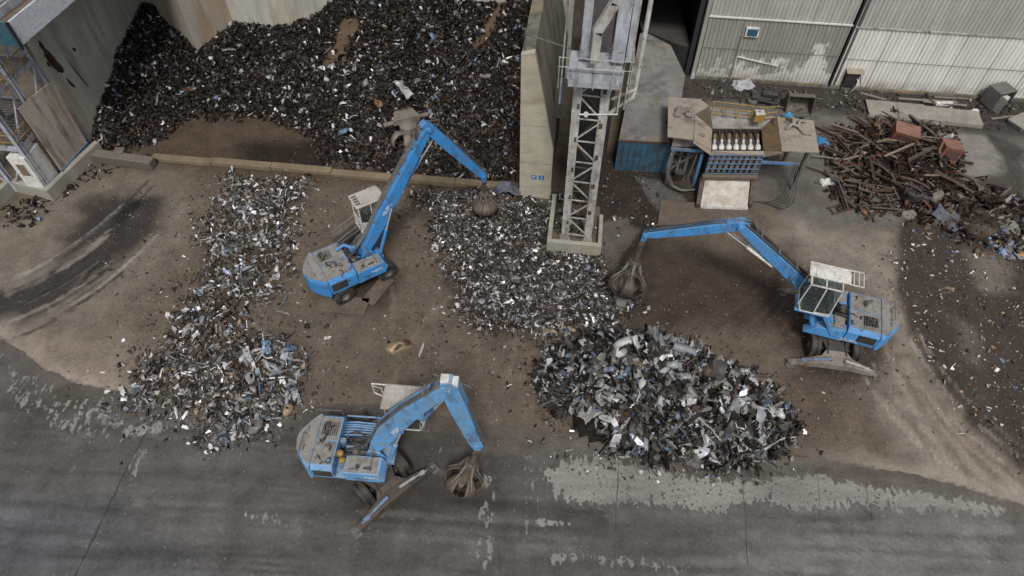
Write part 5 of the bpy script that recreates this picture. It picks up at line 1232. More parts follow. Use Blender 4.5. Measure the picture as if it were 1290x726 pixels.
# support body under the wings
def vpanel(name, u0, v0, u1, v1, Y, mat, th=.1, parent=root):
    def pp(u, v):
        d = Vector(tuple(FW+RT*(u-645)/F+UP*(363-v)/F)); return Vector((0, 0, H))+d*(Y/d.y)
    a, b, c, d_ = pp(u0, v1), pp(u1, v1), pp(u1, v0), pp(u0, v0)
    m = MB(); x0 = min(a.x, d_.x); x1_ = max(b.x, c.x); m.box(x0, x1_, Y, Y+th, a.z, d_.z); return m.build(name, mat, parent, bevel=.01)
m = MB(); m.box(10.6, 12.6, 35.3, 35.42, 3.05, 4.08); m.build('skirt', DECK, root, bevel=.01)
m = MB(); m.box(10.7, 12.5, 35.6, 38.4, 2.62, 3.9); m.build('engine_box', BLACK, root, bevel=.05)
m = MB(); m.box(17.3, 19.6, 34.9, 37.2, 2.9, 4.05); m.build('engine_box', DARKCL, root, bevel=.05)
m = MB(); m.bar((10.55, 35.2, 2.95), (12.75, 35.0, 2.95), .16, .2); m.build('side_beam', BL_ if False else BLUED, root, bevel=.01)
m = MB(); m.bar((16.4, 34.3, 2.6), (18.9, 34.1, 2.6), .14, .18); m.build('side_beam', BLUED, root, bevel=.01)
for x, y in ((10.7, 35.1), (12.6, 34.9), (16.3, 34.4), (19.3, 34.4), (19.3, 37), (10.9, 38.6), (18.2, 37.4), (11.6, 36.2), (12.0, 35.8)):
    m = MB(); m.bar((x, y, 0), (x, y, 4.05 if y > 35.5 or x > 19 else 2.9), .2, .2); m.build('leg', GREYM if x != 12.6 else BLUED, root)
for i, (a, b) in enumerate((((10.9, 35.6, .8), (12.4, 35.6, 2.2)), ((10.9, 36.0, 2.0), (12.4, 36.2, 1.2)), ((11.3, 35.4, 0.2), (11.9, 36.6, 2.4)), ((12.2, 35.2, .3), (12.4, 35.2, 2.8)))):
    m = MB(); m.bar(a, b, .1, .1); m.build('brace', GREYM, root)
m = MB(); m.box(11.0, 12.3, 35.9, 37.0, 0, 1.1); m.lathe([(0, 0), (.35, 0), (.35, .6), (0, .6)], 14, Matrix.Translation((11.6, 35.5, .1))); m.build('gearbox', BLACK, root, bevel=.04)
# blue railing and grate
Yr = 34.15
m = MB(); m.box(12.95, 16.25, Yr+.25, 36.5, .9, 3.1); m.build('core', DARKCL, root, bevel=.02)
g = MB()
for k in range(9): x = 13.05+k*.38; g.bar((x, Yr+.2, 1.75), (x+.12, Yr+.2, 3.1), .2, .14)
g.build('grate', STONE, root)
for z in (1.75, 2.15, 2.6, 3.0, 3.35): m = MB(); m.bar((12.85, Yr, z), (16.4, Yr-.05, z), .045, .045); m.build('railing_bar', BLUED, root)
for k in range(10): x = 12.9+k*.385; m = MB(); m.bar((x, Yr-.02, 1.7), (x+.02, Yr-.02, 3.4), .04, .04); m.build('railing_post', BLUED, root)
m = MB(); m.bar((12.75, Yr-.05, 1.5), (16.45, Yr-.15, 1.5), .3, .26); m.build('cross_beam', RUSTB, root, bevel=.02)
for (xa, xb) in ((12.85, 12.45), (16.3, 15.95)):
    m = MB(); m.hexa([Vector((xb-.14, 32.5, 0)), Vector((xb+.14, 32.5, 0)), Vector((xa+.14, Yr+.3, 0)), Vector((xa-.14, Yr+.3, 0))], [Vector((xb-.14, 32.5, .5)), Vector((xb+.14, 32.5, .5)), Vector((xa+.14, Yr+.1, 1.36)), Vector((xa-.14, Yr+.1, 1.36))]); m.build('side_cheek', RUSTD, root, bevel=.02)
WTRAY = paint('worn_white_tray', (.52, .50, .46), .5, dirt=(.20, .15, .11), dirt_amt=.55, top=.15, streak=(5, .3, 1))
t4 = [Vector((12.65, 32.55, .22)), Vector((15.78, 32.4, .22)), Vector((16.1, Yr+.1, 1.25)), Vector((13.05, Yr+.1, 1.25))]
m = MB(); m.hexa([p-Vector((0, 0, .08)) for p in t4], t4); tr = m.build('discharge_tray', WTRAY, root)
m = MB(); m.bar(t4[0]+Vector((0, -.03, .02)), t4[1]+Vector((0, -.03, .02)), .1, .2); m.build('tray_lip', WHITEP, tr)
# yellow back railing
bk = [Vector(at(*p)) for p in ((896, 142, ZP), (962, 150, ZP), (975, 148, ZP))]
for z in (.0, .45, .9): m = MB(); m.tube([bk[0]+Vector((0, 0, z)), bk[1]+Vector((0, 0, z)), bk[2]+Vector((.1, 0, z))], .035, 6); m.build('yellow_rail', YELL, root)
for t in (0, .25, .5, .75, 1): p = bk[0].lerp(bk[1], t); m = MB(); m.tube([p-Vector((0, 0, .2)), p+Vector((0, 0, .92))], .035, 6); m.build('yellow_post', YELL, root)
m = MB(); p = bk[0].lerp(bk[1], .86)+Vector((0, -.3, .1)); m.box(p.x-.32, p.x+.32, p.y-.25, p.y+.25, p.z, p.z+.55); o = m.build('control_box', YELL, root, bevel=.02)
m = MB(); m.box(p.x-.3, p.x+.3, p.y-.24, p.y+.24, p.z+.56, p.z+.62); m.lathe([(0, .63), (.07, .63), (.07, .7), (0, .7)], 10, Matrix.Translation((p.x, p.y, p.z))); m.build('box_lid', WHITEP, o)
for k in range(5):   # hoses looping to the ground at the right, one at the left
    a = Vector((18.6+k*.12, 34.1, 2.5)); e_ = Vector((16.3+k*.25, 33.2, .06)); mid = Vector((18.2-k*.05+.2*k, 33.2-k*.18, .45))
    pts = [a, a+Vector((.05, -.1, -.9)), mid, mid+Vector((-.8, -.15, -.33)), e_]
    P = []
    for i in range(25):
        t = i/24*3.999; j = int(t); f = t-j; P.append(pts[j].lerp(pts[min(j+1, 4)], f))
    for _ in range(3): P = [P[0]]+[(P[i-1]+P[i]*2+P[i+1])/4 for i in range(1, len(P)-1)]+[P[-1]]
    m = MB(); m.tube(P, .03, 6); m.build('hose', HOSE, root, smooth=True)
for k in range(2):
    pts = [Vector((10.6, 35.0, 2.8)), Vector((10.4+.1*k, 34.6, 1.6)), Vector((10.8+.15*k, 34.2, .6)), Vector((11.6, 34.0, .25+.1*k)), Vector((12.6, 34.1, .3))]
    P = [pts[int(i/24*3.999)].lerp(pts[int(i/24*3.999)+1], i/24*3.999-int(i/24*3.999)) for i in range(25)]
    for _ in range(3): P = [P[0]]+[(P[i-1]+P[i]*2+P[i+1])/4 for i in range(1, len(P)-1)]+[P[-1]]
    m = MB(); m.tube(P, .05, 8); m.build('hose', GREYM, root, smooth=True)
P = [Vector(at(*p, 0)) for p in ((832, 254), (955, 262), (954, 291), (828, 284))]
m = MB(); m.hexa([p for p in P[::-1]], [p+Vector((0, 0, .14)) for p in P[::-1]]); tag(m.build('steel_ramp', RAMPP, bevel=.02), 'flat brown steel ramp plate on the ground below the white hopper tray', 'ramp')

# ------------------------------------------------------------------ left tower, board panel, booth, gallery
root = thing('access_tower', 'blue grey steel access tower with yellow railings at the left edge', 'tower', (0, 0, 0))
TA = Vector((-31.45, 33.9, 0)); ux = Vector((E1[0], E1[1], 0)); uy = Vector((E2[0], E2[1], 0))
LG = {(i, j): TA-ux*(2.6*i)+uy*(2.4*j) for i in range(3) for j in range(3)}
for (i, j), p in LG.items():
    if (i, j) == (1, 1): continue
    m = MB(); hbeam(m, p+Vector((0, 0, .1)), p+Vector((0, 0, 11.2)), .26, .04); m.build('leg', STEELB, root)
for z in (4.0, 7.4, 10.9):
    for i in range(2):
        for j in range(3): m = MB(); m.bar(LG[(i, j)]+Vector((0, 0, z)), LG[(i+1, j)]+Vector((0, 0, z)), .16, .3); m.build('floor_beam', STEELB, root)
    for i in range(3):
        for j in range(2): m = MB(); m.bar(LG[(i, j)]+Vector((0, 0, z)), LG[(i, j+1)]+Vector((0, 0, z)), .16, .3); m.build('floor_beam', STEELB, root)
    if z < 10:
        m = MB()
        for k in range(20): a = LG[(0, 0)].lerp(LG[(0, 2)], (k+.5)/20)+Vector((0, 0, z+.16)); m.bar(a, a-ux*5.2, .1, .03)
        m.build('floor_grating', GREYM, root)
for i in range(2):
    for (za, zb) in ((.4, 4), (4, 7.4), (7.4, 10.9)):
        m = MB(); a, b = (LG[(i, 0)], LG[(i+1, 0)]) if (i+int(za)) % 2 else (LG[(i+1, 0)], LG[(i, 0)]); m.bar(a+Vector((0, 0, za)), b+Vector((0, 0, zb)), .1, .1); m.build('brace', STEELB, root)
for j in range(2):
    for (za, zb) in ((4, 7.4), (7.4, 10.9)):
        m = MB(); m.bar(LG[(0, j)]+Vector((0, 0, za)), LG[(0, j+1)]+Vector((0, 0, zb)), .1, .1); m.build('brace', STEELB, root)
for z in (4.0, 7.4):
    for dz in (.6, 1.15):
        m = MB(); m.tube([LG[(2, 0)]+Vector((0, -.1, z+dz)), LG[(0, 0)]+Vector((.1, -.1, z+dz)), LG[(0, 2)]+Vector((.1, 0, z+dz))], .035, 6); m.build('yellow_rail', YELL, root)
    for t in range(7): m = MB(); p = LG[(2, 0)].lerp(LG[(0, 0)], t/6)+Vector((0, -.1, z+.1)); m.tube([p, p+Vector((0, 0, 1.1))], .03, 6); m.build('yellow_post', YELL, root)
    for t in range(1, 6): m = MB(); p = LG[(0, 0)].lerp(LG[(0, 2)], t/5)+Vector((.1, 0, z+.1)); m.tube([p, p+Vector((0, 0, 1.1))], .03, 6); m.build('yellow_post', YELL, root)
for s in (0, .8):   # stair flight between the floors
    m = MB(); m.bar(LG[(2, 0)]+uy*(.9+s)+Vector((0, 0, 4.1)), LG[(0, 0)]+uy*(.9+s)+Vector((-.4, 0, 7.4)), .06, .25); m.build('stair_stringer', YELL, root)
for k in range(12):
    t = (k+.5)/12; m = MB(); p = (LG[(2, 0)]+Vector((0, 0, 4.1))).lerp(LG[(0, 0)]+Vector((-.4, 0, 7.4)), t)+uy*.92; m.bar(p, p+uy*.78, .25, .03); m.build('stair_tread', GREYM, root)
root = thing('control_booth', 'small white booth with a brown window between the left tower legs', 'booth', (-32.65, 33.72, 0), R(-7))
m = MB(); m.box(0, 1.25, .0, 1.6, .12, 3.5); m.build('cabin', WHITEP, root, bevel=.02)
m = MB(); m.box(.35, .95, -.03, -.002, 2.0, 3.0); w_ = m.build('window', paint('brown_window', (.16, .13, .10), .4, dirt_amt=.3, top=0), root)
m = MB(); m.box(.3, 1.0, -.045, -.031, 1.94, 2.0); m.box(.3, 1.0, -.045, -.031, 3.0, 3.06); m.box(.3, .35, -.045, -.031, 2.0, 3.0); m.box(.95, 1.0, -.045, -.031, 2.0, 3.0); m.build('frame', WHITEP, w_)
root = thing('board_panel', 'big weathered board panel standing on end beside the left tower', 'panel', (0, 0, 0))
a, b = Vector((-30.85, 35.1, 1.15)), Vector((-30.3, 38.2, 1.0)); d = (b-a); d.z = 0; n = Vector((d.y, -d.x, 0)).normalized()
m = MB(); m.hexa([a-n*.12, a, b, b-n*.12], [a-n*.12+Vector((0, 0, 5.1)), a+Vector((0, 0, 5.2)), b+Vector((0, 0, 5.0)), b-n*.12+Vector((0, 0, 5.0))]); m.build('board', CONC_B, root, bevel=.015)
m = MB(); m.bar(a+Vector((0, 0, -.1)), b+Vector((0, 0, -.05)), .1, .2); m.build('base_rail', BLUED, root)
m = MB(); m.bar(a-n*.1-d*.01, a-n*.1-d*.01+Vector((0, 0, 5.1)), .08, .14); m.build('edge_trim', RUSTM, root)
for k in range(3): p = a-n*.5+d*(.1+.35*k); m = MB(); m.bar(p-n*.6+Vector((0, 0, -.9)), p+n*.35+Vector((0, 0, 1.6)), .1, .1); m.build('prop', STEELB, root)
GALW = paint('gallery_white_sheet', (.50, .53, .57), .5, dirt=(.25, .24, .22), dirt_amt=.25, top=.15)
root = thing('conveyor_gallery', 'white sheet clad conveyor gallery high above the bay side wall', 'gallery', (0, 0, 0))
g0 = Vector((-27.05, 33.86, 0)); g1 = g0+(Vector((-26.0, 38.6, 0))-g0).normalized()*22; gd = (g1-g0).normalized(); gn = Vector((-gd.y, gd.x, 0))
def gbox(a0, a1, s0, s1, z0, z1, name, mat, bevel=.02):
    q = [g0+gd*s0+gn*a0, g0+gd*s1+gn*a0, g0+gd*s1+gn*a1, g0+gd*s0+gn*a1]; m = MB(); m.hexa([p+Vector((0, 0, z0)) for p in q], [p+Vector((0, 0, z1)) for p in q]); return m.build(name, mat, root, bevel=bevel)
gbox(0, .12, 0, 22, 11.5, 12.9, 'side_sheet', GALW); gbox(.13, 6, .1, 22, 11.5, 11.7, 'floor', DARKCL)
gbox(.13, .45, .1, 22, 12.75, 12.85, 'gutter', GREYM); gbox(.5, 1.1, .1, 22, 12.5, 12.62, 'walkway', HOPB); gbox(1.15, 1.35, .1, 22, 12.5, 13.3, 'inner_sheet', STEELB); gbox(1.36, 6.2, .05, 22, 13.2, 13.35, 'roof', GALW)
gbox(0, 6.2, -.12, -.005, 11.4, 12.9, 'end_fascia', TEAL); gbox(-.1, .0, -.3, -.13, 11.35, 13, 'corner_trim', DARKCL)
m = MB(); m.tube([g0+gn*.9+Vector((0, 0, 13.2)), g1+gn*.9+Vector((0, 0, 13.2))], .05, 6); m.build('handrail', STEELW, root)
#@@PART5

# ------------------------------------------------------------------ single pieces of scrap, each an object
def crumple(vs, amp, seed, f=3.0):
    r = random.Random(seed); o = [r.uniform(0, 50) for _ in range(3)]
    from mathutils import noise as mn
    return [Vector(v)+mn.noise_vector(Vector(v)*f+Vector(o))*amp for v in vs]
def mk(name, vs, fs, solid=.02, smooth=False):
    me = bpy.data.meshes.new(name); me.from_pydata([tuple(v) for v in vs], [], fs); me.materials.append(SCRAPO)
    if smooth: me.polygons.foreach_set('use_smooth', [True]*len(fs))
    return (name, me, solid)
def L_sheet(seed):
    r = random.Random(seed); nx_, ny_ = 10, 6; vs = []; fs = []
    folds = [(r.uniform(-.4, .4), r.uniform(-1, 1), r.uniform(.3, 1.1)) for _ in range(3)]
    for i in range(nx_+1):
        w = .22+.16*r.random()
        for j in range(ny_+1):
            x = i/nx_-.5+r.uniform(-.015, .015); y = (j/ny_*2-1)*w
            z = sum(abs(x-a+y*b)*c*(1 if k % 2 else -1) for k, (a, b, c) in enumerate(folds))*.5; vs.append((x, y, z))
    for i in range(nx_):
        for j in range(ny_):
            if r.random() < .04: continue
            fs.append((i*(ny_+1)+j, (i+1)*(ny_+1)+j, (i+1)*(ny_+1)+j+1, i*(ny_+1)+j+1))
    return mk('sheet_scrap', crumple(vs, .12, seed), fs)
def L_fender(seed):
    r = random.Random(seed); vs = []; fs = []; n = 12; A = r.uniform(1.3, 2.6)
    for i in range(n+1):
        a = i/n*A; rr = .42
        for j in range(5):
            q = j/4*2-1; rj = rr*(1-.22*q*q); vs.append((rj*math.cos(a), q*(.17+.05*math.sin(a*2)), rj*math.sin(a)-.2))
    for i in range(n):
        for j in range(4): fs.append((i*5+j, (i+1)*5+j, (i+1)*5+j+1, i*5+j+1))
    return mk('curved_panel', crumple(vs, .09, seed, 2.5), fs, .015, True)
def L_tube(seed):
    r = random.Random(seed); m = MB(); p = Vector((-.5, 0, 0)); d = Vector((1, 0, 0)); P = [p]
    for i in range(7): d = (d+Vector((0, r.uniform(-.5, .5), r.uniform(-.2, .3)))).normalized(); p = p+d*.15; P.append(p)
    c = sum(P, Vector())/len(P); P = [q-c for q in P]; m.tube(P, [.035*r.uniform(.8, 1.6) for _ in P], 8); return mk('bent_pipe', m.v, m.f, 0, True)
def L_chan(seed):
    r = random.Random(seed); vs = []; fs = []; n = 8; k1, k2 = r.uniform(-.5, .5), r.uniform(-.3, .3)
    for i in range(n+1):
        x = i/n-.5; yo = k1*x*x*1.2+(.1 if i > 5 else 0); zo = k2*abs(x); t = x*r.choice((.0, .8)); ca, sa = math.cos(t), math.sin(t)
        for (y, z) in ((-.08, .08), (-.09, 0), (.09, 0), (.08, .08)): vs.append((x, yo+y*ca-z*sa, zo+y*sa+z*ca))
    for i in range(n):
        for j in range(3): fs.append((i*4+j, (i+1)*4+j, (i+1)*4+j+1, i*4+j+1))
    return mk('channel_scrap', crumple(vs, .05, seed, 4), fs, .015)
def L_can(seed):
    r = random.Random(seed); vs = []; fs = []; n = 14; m_ = 8; rx, rz = r.uniform(.12, .17), r.uniform(.08, .15)
    for i in range(m_+1):
        t = i/m_; s = min(1, .55+math.sin(t*math.pi)**.35*.5) if 0 < i < m_ else .5
        for k in range(n): a = 2*math.pi*k/n; vs.append((t-.5, rx*s*math.cos(a), rz*s*math.sin(a)))
    for i in range(m_):
        for k in range(n): fs.append((i*n+k, i*n+(k+1) % n, (i+1)*n+(k+1) % n, (i+1)*n+k))
    fs += [tuple(range(n))[::-1], tuple(range(m_*n, m_*n+n))]
    return mk('crushed_canister', crumple(vs, .07, seed, 4), fs, 0, False)
def L_strip(seed):
    r = random.Random(seed); vs = []; fs = []; n = 16; tw = r.uniform(-3, 3); cu = r.uniform(-2.5, 2.5); p = Vector((0, 0, 0)); a = 0
    for i in range(n+1):
        a += cu/n; p = p+Vector((math.cos(a), math.sin(a), r.uniform(-.25, .3)))*(1/n); t = tw*i/n
        w = Vector((-math.sin(a)*math.cos(t), math.cos(a)*math.cos(t), math.sin(t)))*.05; vs += [p-w-Vector((.45, 0, 0)), p+w-Vector((.45, 0, 0))]
    for i in range(n): fs.append((2*i, 2*i+1, 2*i+3, 2*i+2))
    return mk('metal_strip', vs, fs, .015)
def L_shell(seed):
    r = random.Random(seed); vs = []; fs = []; n = 12
    for i in range(5):
        ph = i/4*1.25
        for k in range(n): a = 2*math.pi*k/n; vs.append((.5*math.sin(ph+.25)*math.cos(a), .33*math.sin(ph+.25)*math.sin(a), .28*math.cos(ph+.25)-.1))
    for i in range(4):
        for k in range(n): fs.append((i*n+k, i*n+(k+1) % n, (i+1)*n+(k+1) % n, (i+1)*n+k))
    return mk('dented_housing', crumple(vs, .16, seed, 3), fs, .02, True)
LIB = []
for f_, n_ in ((L_sheet, 6), (L_fender, 4), (L_tube, 3), (L_chan, 4), (L_can, 3), (L_strip, 4), (L_shell, 3)):
    for s_ in range(n_): LIB.append(f_(100+s_*7))
WORD = {'sheet_scrap': 'crumpled metal sheet', 'curved_panel': 'curved body panel', 'bent_pipe': 'bent pipe', 'channel_scrap': 'bent metal channel', 'crushed_canister': 'crushed canister', 'metal_strip': 'curled metal strip', 'dented_housing': 'dented metal housing'}
CAT = {'sheet_scrap': 'sheet metal', 'curved_panel': 'panel', 'bent_pipe': 'pipe', 'channel_scrap': 'metal channel', 'crushed_canister': 'canister', 'metal_strip': 'metal strip', 'dented_housing': 'housing'}
TONES = {'grey': (.20, .20, .195), 'dark grey': (.075, .073, .07), 'pale grey': (.42, .42, .41), 'white': (.62, .62, .61), 'dull blue': (.13, .20, .29), 'rusty brown': (.14, .075, .045), 'brownish': (.17, .14, .11), 'silvery': (.30, .31, .33), 'tan': (.27, .20, .13)}
def lay(x, y, z, size, tone, where, tilt=.45, kinds=None, yaw=None, place=None):
    pool = [l for l in LIB if (kinds is None or l[0] in kinds)]; nme, me, sol = random.choice(pool)
    o = bpy.data.objects.new(nme, me); col.objects.link(o)
    o.location = (x, y, z); o.rotation_euler = (random.gauss(0, tilt), random.gauss(0, tilt), random.uniform(0, 6.283) if yaw is None else yaw)
    s = size; o.scale = (s*random.uniform(.85, 1.2), s*random.uniform(.5, 1.0), s*random.uniform(.6, 1.1))
    c = TONES[tone]; k = random.uniform(.75, 1.3); o.color = (c[0]*k, c[1]*k, c[2]*k, 1)
    if sol:
        md = o.modifiers.new('thickness', 'SOLIDIFY'); md.thickness = sol
    return tag(o, f'{tone} {WORD[nme]} {where}', CAT[nme], f'{WORD[nme]} pieces {where}')
def scatter(poly, n, smin, smax, hf, tones, where, tilt=.45, kinds=None, inset=0, lift=.5, power=2.0, dens=None):
    P = np.array(poly); lo, hi_ = P.min(0), P.max(0); k = 0; tn, tw = zip(*tones.items()); tries = 0
    while k < n and tries < n*60:
        tries += 1
        x = random.uniform(lo[0], hi_[0]); y = random.uniform(lo[1], hi_[1])
        if sdist(np.array([x]), np.array([y]), poly)[0] < inset: continue
        s = smin+(smax-smin)*random.random()**power
        z = float(hf(np.array([x]), np.array([y]))[0])+s*.12*random.random()+s*.06
        lay(x, y, z, s, random.choices(tn, tw)[0], where, tilt, kinds); k += 1
T4 = {'grey': 26, 'dark grey': 13, 'pale grey': 22, 'silvery': 28, 'dull blue': 5, 'brownish': 7, 'white': 4, 'rusty brown': 1}
random.seed(5)
E4s = [(P4[0]+(x-P4[0])*.93, P4[1]+(y-P4[1])*.93) for x, y in E4]
scatter(E4s, 225, .55, 1.5, lambda x, y: pile4_h(x, y)+.1, T4, 'in the big front scrap pile', tilt=.6, power=1.6)
scatter(E4s, 70, 1.4, 2.5, lambda x, y: pile4_h(x, y)+.05, T4, 'in the big front scrap pile', tilt=.4, power=1.4, kinds=('curved_panel', 'bent_pipe', 'channel_scrap', 'metal_strip', 'sheet_scrap'))
TS = {'grey': 22, 'pale grey': 22, 'silvery': 22, 'white': 9, 'dull blue': 10, 'brownish': 8, 'dark grey': 8}
scatter(S1P, 62, .4, 1.0, low_h, TS, 'in the long left scrap strip', tilt=.3, power=1.8)
scatter(px((150, 480), (240, 470), (300, 540), (240, 560), (150, 535)), 12, .4, .95, low_h, {'pale grey': 3, 'white': 4, 'tan': 1}, 'near the front end of the left strip', tilt=.2)
scatter(px((300, 450), (385, 435), (392, 475), (352, 550), (270, 560), (280, 510), (330, 500)), 60, .4, 1.15, lambda x, y: low_h(x, y)+.12, {'silvery': 30, 'dull blue': 12, 'pale grey': 18, 'grey': 16, 'tan': 5}, 'in the bright clump behind the faded blue excavator', tilt=.45, power=1.4)
scatter(S2P, 40, .35, .75, low_h, TS, 'in the scrap spread by the tower tub', tilt=.3)
scatter(px((680, 410), (745, 410), (740, 450), (700, 460), (672, 450)), 16, .4, 1.0, zero, {'pale grey': 3, 'tan': 3, 'dull blue': 1, 'brownish': 2}, 'lying left of the big front pile', tilt=.3)
scatter(px((770, 560), (1000, 560), (1000, 585), (800, 592)), 14, .4, 1.0, zero, {'grey': 3, 'dull blue': 2, 'pale grey': 2, 'dark grey': 3}, 'along the road edge of the front pile', tilt=.3)
BAYI = [(-28, 41), (-24, 44), (-14, 42), (-12, 38.5), (1.5, 36), (2.4, 44), (-4, 46), (-20, 48), (-29, 49)]
scatter(BAYI, 70, .45, 1.1, lambda x, y: bh(x, y)+.15, {'white': 10, 'pale grey': 22, 'silvery': 20, 'dull blue': 16, 'grey': 16, 'brownish': 8, 'rusty brown': 5}, 'on the dark bay heap', tilt=.35, power=1.6)
scatter(px((1130, 300), (1280, 300), (1280, 560), (1200, 500), (1150, 420)), 12, .3, .6, zero, {'white': 3, 'tan': 2, 'dull blue': 1}, 'on the dark ground at the right', tilt=.15)
scatter(px((1040, 150), (1200, 150), (1200, 260), (1050, 255)), 22, .5, 1.2, lambda x, y: pile5_h(x, y)+.2, {'rusty brown': 5, 'brownish': 3, 'grey': 2, 'dull blue': 1}, 'in the rusty iron pile', tilt=.4)
def one(u, v, size, tone, where, kinds, yaw, tilt=.1, z=.1, label=None):
    x, y = at2(u, v, z); o = lay(x, y, z, size, tone, where, tilt, kinds, yaw)
    if label: o['label'] = label; del o['group']
    return o
one(1006, 575, 1.2, 'rusty brown', '', ('bent_pipe',), -.2, label='orange brown bent pipe poking out of the right end of the front pile')
one(805, 574, 1.1, 'white', '', ('curved_panel',), 1.0, label='white broken housing at the road side of the front pile')
one(972, 560, 1.4, 'white', '', ('metal_strip',), .6, z=.9, label='white curled strip near the right end of the front pile')
one(358, 380, .75, 'dull blue', '', ('crushed_canister',), 1.3, label='small dull blue canister on the dirt left of the grey roofed excavator')
one(357, 394, .9, 'grey', '', ('channel_scrap',), -.4, label='short grey channel on the dirt beside the dull blue canister')
one(340, 350, 1.0, 'pale grey', '', ('sheet_scrap',), .1, label='pale folded sheet at the right edge of the left scrap strip')
one(547, 311, .9, 'pale grey', '', ('sheet_scrap',), 1.4, label='pale torn piece on bare dirt between excavator and fine scrap')
one(503, 438, 1.9, 'tan', '', ('dented_housing',), .3, .15, label='rusty tan housing alone on the dirt in the centre')
one(506, 436, 1.3, 'rusty brown', '', ('curved_panel',), .9, .15, .25, label='rusty curved piece lying on the tan housing in the centre')
one(531, 441, 1.15, 'pale grey', '', ('crushed_canister',), 1.35, label='pale small canister on the dirt right of the tan housing')
one(413, 425, .5, 'white', '', ('sheet_scrap',), .3, label='small white torn sheet on the dirt above the faded blue excavator')
one(1192, 362, .9, 'tan', '', ('sheet_scrap',), -.4, label='tan flat sheet on the dark litter ground at the right')
one(508, 108, 1.6, 'pale grey', '', ('sheet_scrap',), -.7, z=4.2, label='large pale folded sheet on the heap above the excavator boom')
def board(name, label, cat, u, v, L_, W_, th, yaw, mat, z=.03, tilt=0, h=None):
    x, y = at2(u, v, z); o = thing(name, label, cat, (x, y, z), yaw) if h else None
    m = MB(); m.box(-L_/2, L_/2, -W_/2, W_/2, 0, th)
    b_ = m.build(name if not h else h, mat, o, bevel=.012)
    if not h: b_.location = (x, y, z); b_.rotation_euler = (0, tilt, yaw); tag(b_, label, cat)
    return b_
board('steel_plate', 'flat dirty steel plate on the ground under the grey roofed excavator', 'steel plate', 432, 384, 3.0, 1.3, .05, R(-8), RAMPP)
board('steel_plate', 'narrow steel plate beside the wheels of the grey roofed excavator', 'steel plate', 476, 366, 2.2, .9, .05, R(62), RAMPP)
# lump held above the tines of the bay heap: old grapple lying behind the boom
GREYG = paint('old_grapple_grey', (.17, .15, .135), .65, dirt=(.11, .09, .07), dirt_amt=.4, top=.3, rust=.15)
hx, hy, _ = at(513, 160, 2.2)
root = thing('spare_grapple', 'old dusty grey grapple lying on the heap behind the raised boom', 'grapple', (hx, hy, 2.2), R(20))
m = MB(); m.prism([(-.95, -.3), (.95, -.3), (.65, .7), (-.65, .7)], .5, 1.0, 'z'); m.build('head_plate', GREYG, root, bevel=.04)
m = MB(); m.lathe([(0, -.2), (.55, -.2), (.62, .1), (.62, .5), (.3, .7), (0, .7)], 18, Matrix.Translation((0, -.5, .1))); m.build('hub', GREYG, root, bevel=.02)
for k in range(4):
    a = R(200+k*50); c_, s_ = math.cos(a), math.sin(a); m = MB(); P = [(.4, .1), (.95, .3), (1.35, .0), (1.45, -.5), (1.15, -.9)]
    vs = []; fs = []
    for i, (r_, z_) in enumerate(P):
        w = .3-.05*i
        for q in (-1, 1): vs.append((r_*c_-q*w*s_, -.5+r_*s_+q*w*c_, z_))
    for i in range(4): fs.append((2*i, 2*i+2, 2*i+3, 2*i+1))
    m.add(vs, fs); m.build('tine', GREYG, root, solid=.1, smooth=True)
m = MB(); m.tube([(-1.6, .2, .4), (1.6, .35, .4)], .17, 10); m.build('cross_tube', GREYG, root)
# load under the third machine's grapple
x, y, _ = at(783, 365, .3)
m = MB(); m.hexa([Vector((-.55, -.8, 0)), Vector((.35, -.95, 0)), Vector((.5, .7, 0)), Vector((-.4, .8, 0))], [Vector((-.35, -.55, .45)), Vector((.3, -.6, .5)), (Vector((.45, .8, .9))), Vector((-.4, .8, .85))]); m.box(-.3, .3, -1.25, -.8, 0, .3)
o = m.build('scrap_block', paint('dull_block', (.15, .145, .14), .7, dirt_amt=.4, top=.3), bevel=.08); o.location = (x, y, .05); o.rotation_euler = (0, .05, R(-8)); tag(o, 'dull grey scrap block under the grapple of the white roofed excavator', 'scrap block')

# ------------------------------------------------------------------ rusty iron pile at the right
random.seed(21)
def beam_mesh(kind, L_):
    m = MB()
    if kind == 0:
        for z in (-.09, .09): m.box(-L_/2, L_/2, -.08, .08, z-.012, z+.012)
        m.box(-L_/2, L_/2, -.012, .012, -.078, .078)
    elif kind == 1: m.box(-L_/2, L_/2, -.08, .08, -.012, .012); m.box(-L_/2, L_/2, -.08, -.056, .0125, .14)
    elif kind == 2: m.tube([(-L_/2, .1*L_, 0), (-L_*.1, .02, .03), (L_*.25, 0, .01), (L_/2, -.12*L_, .1)], .055, 8)
    elif kind == 3:
        Pb = [(-L_/2, 0, 0), (-L_*.1, .05*L_, .02), (L_*.3, .03*L_, 0), (L_/2, -.08*L_, .06)]
        for a, b in zip(Pb[:-1], Pb[1:]): m.bar(a, b, .15, .08)
    else:
        m.bar((-L_/2, -.3, 0), (L_/2, -.3, 0), .09); m.bar((-L_/2, .3, 0), (L_/2, .3, 0), .09)
        for t in (-.42, 0, .42): m.bar((t*L_, -.26, 0), (t*L_, .26, 0), .07)
    me_ = m.build('x', RUSTM); me = me_.data; bpy.data.objects.remove(me_); return me
RB = [(('i_beam', 'angle_iron', 'iron_pipe', 'iron_bar', 'welded_rack')[k], beam_mesh(k, L_)) for k in range(5) for L_ in (1.1, 1.9, 2.8)]
RBV = {}
for i_, (n_, me_) in enumerate(RB):
    for j_, mt_ in enumerate((RUSTM, RUSTD, RUSTB, RUSTD)): c_ = me_.copy(); c_.materials[0] = mt_; RBV[(i_, j_)] = c_
GREYB = paint('grey_weathered_bar', (.2, .19, .18), .7, dirt_amt=.4, rust=.2)
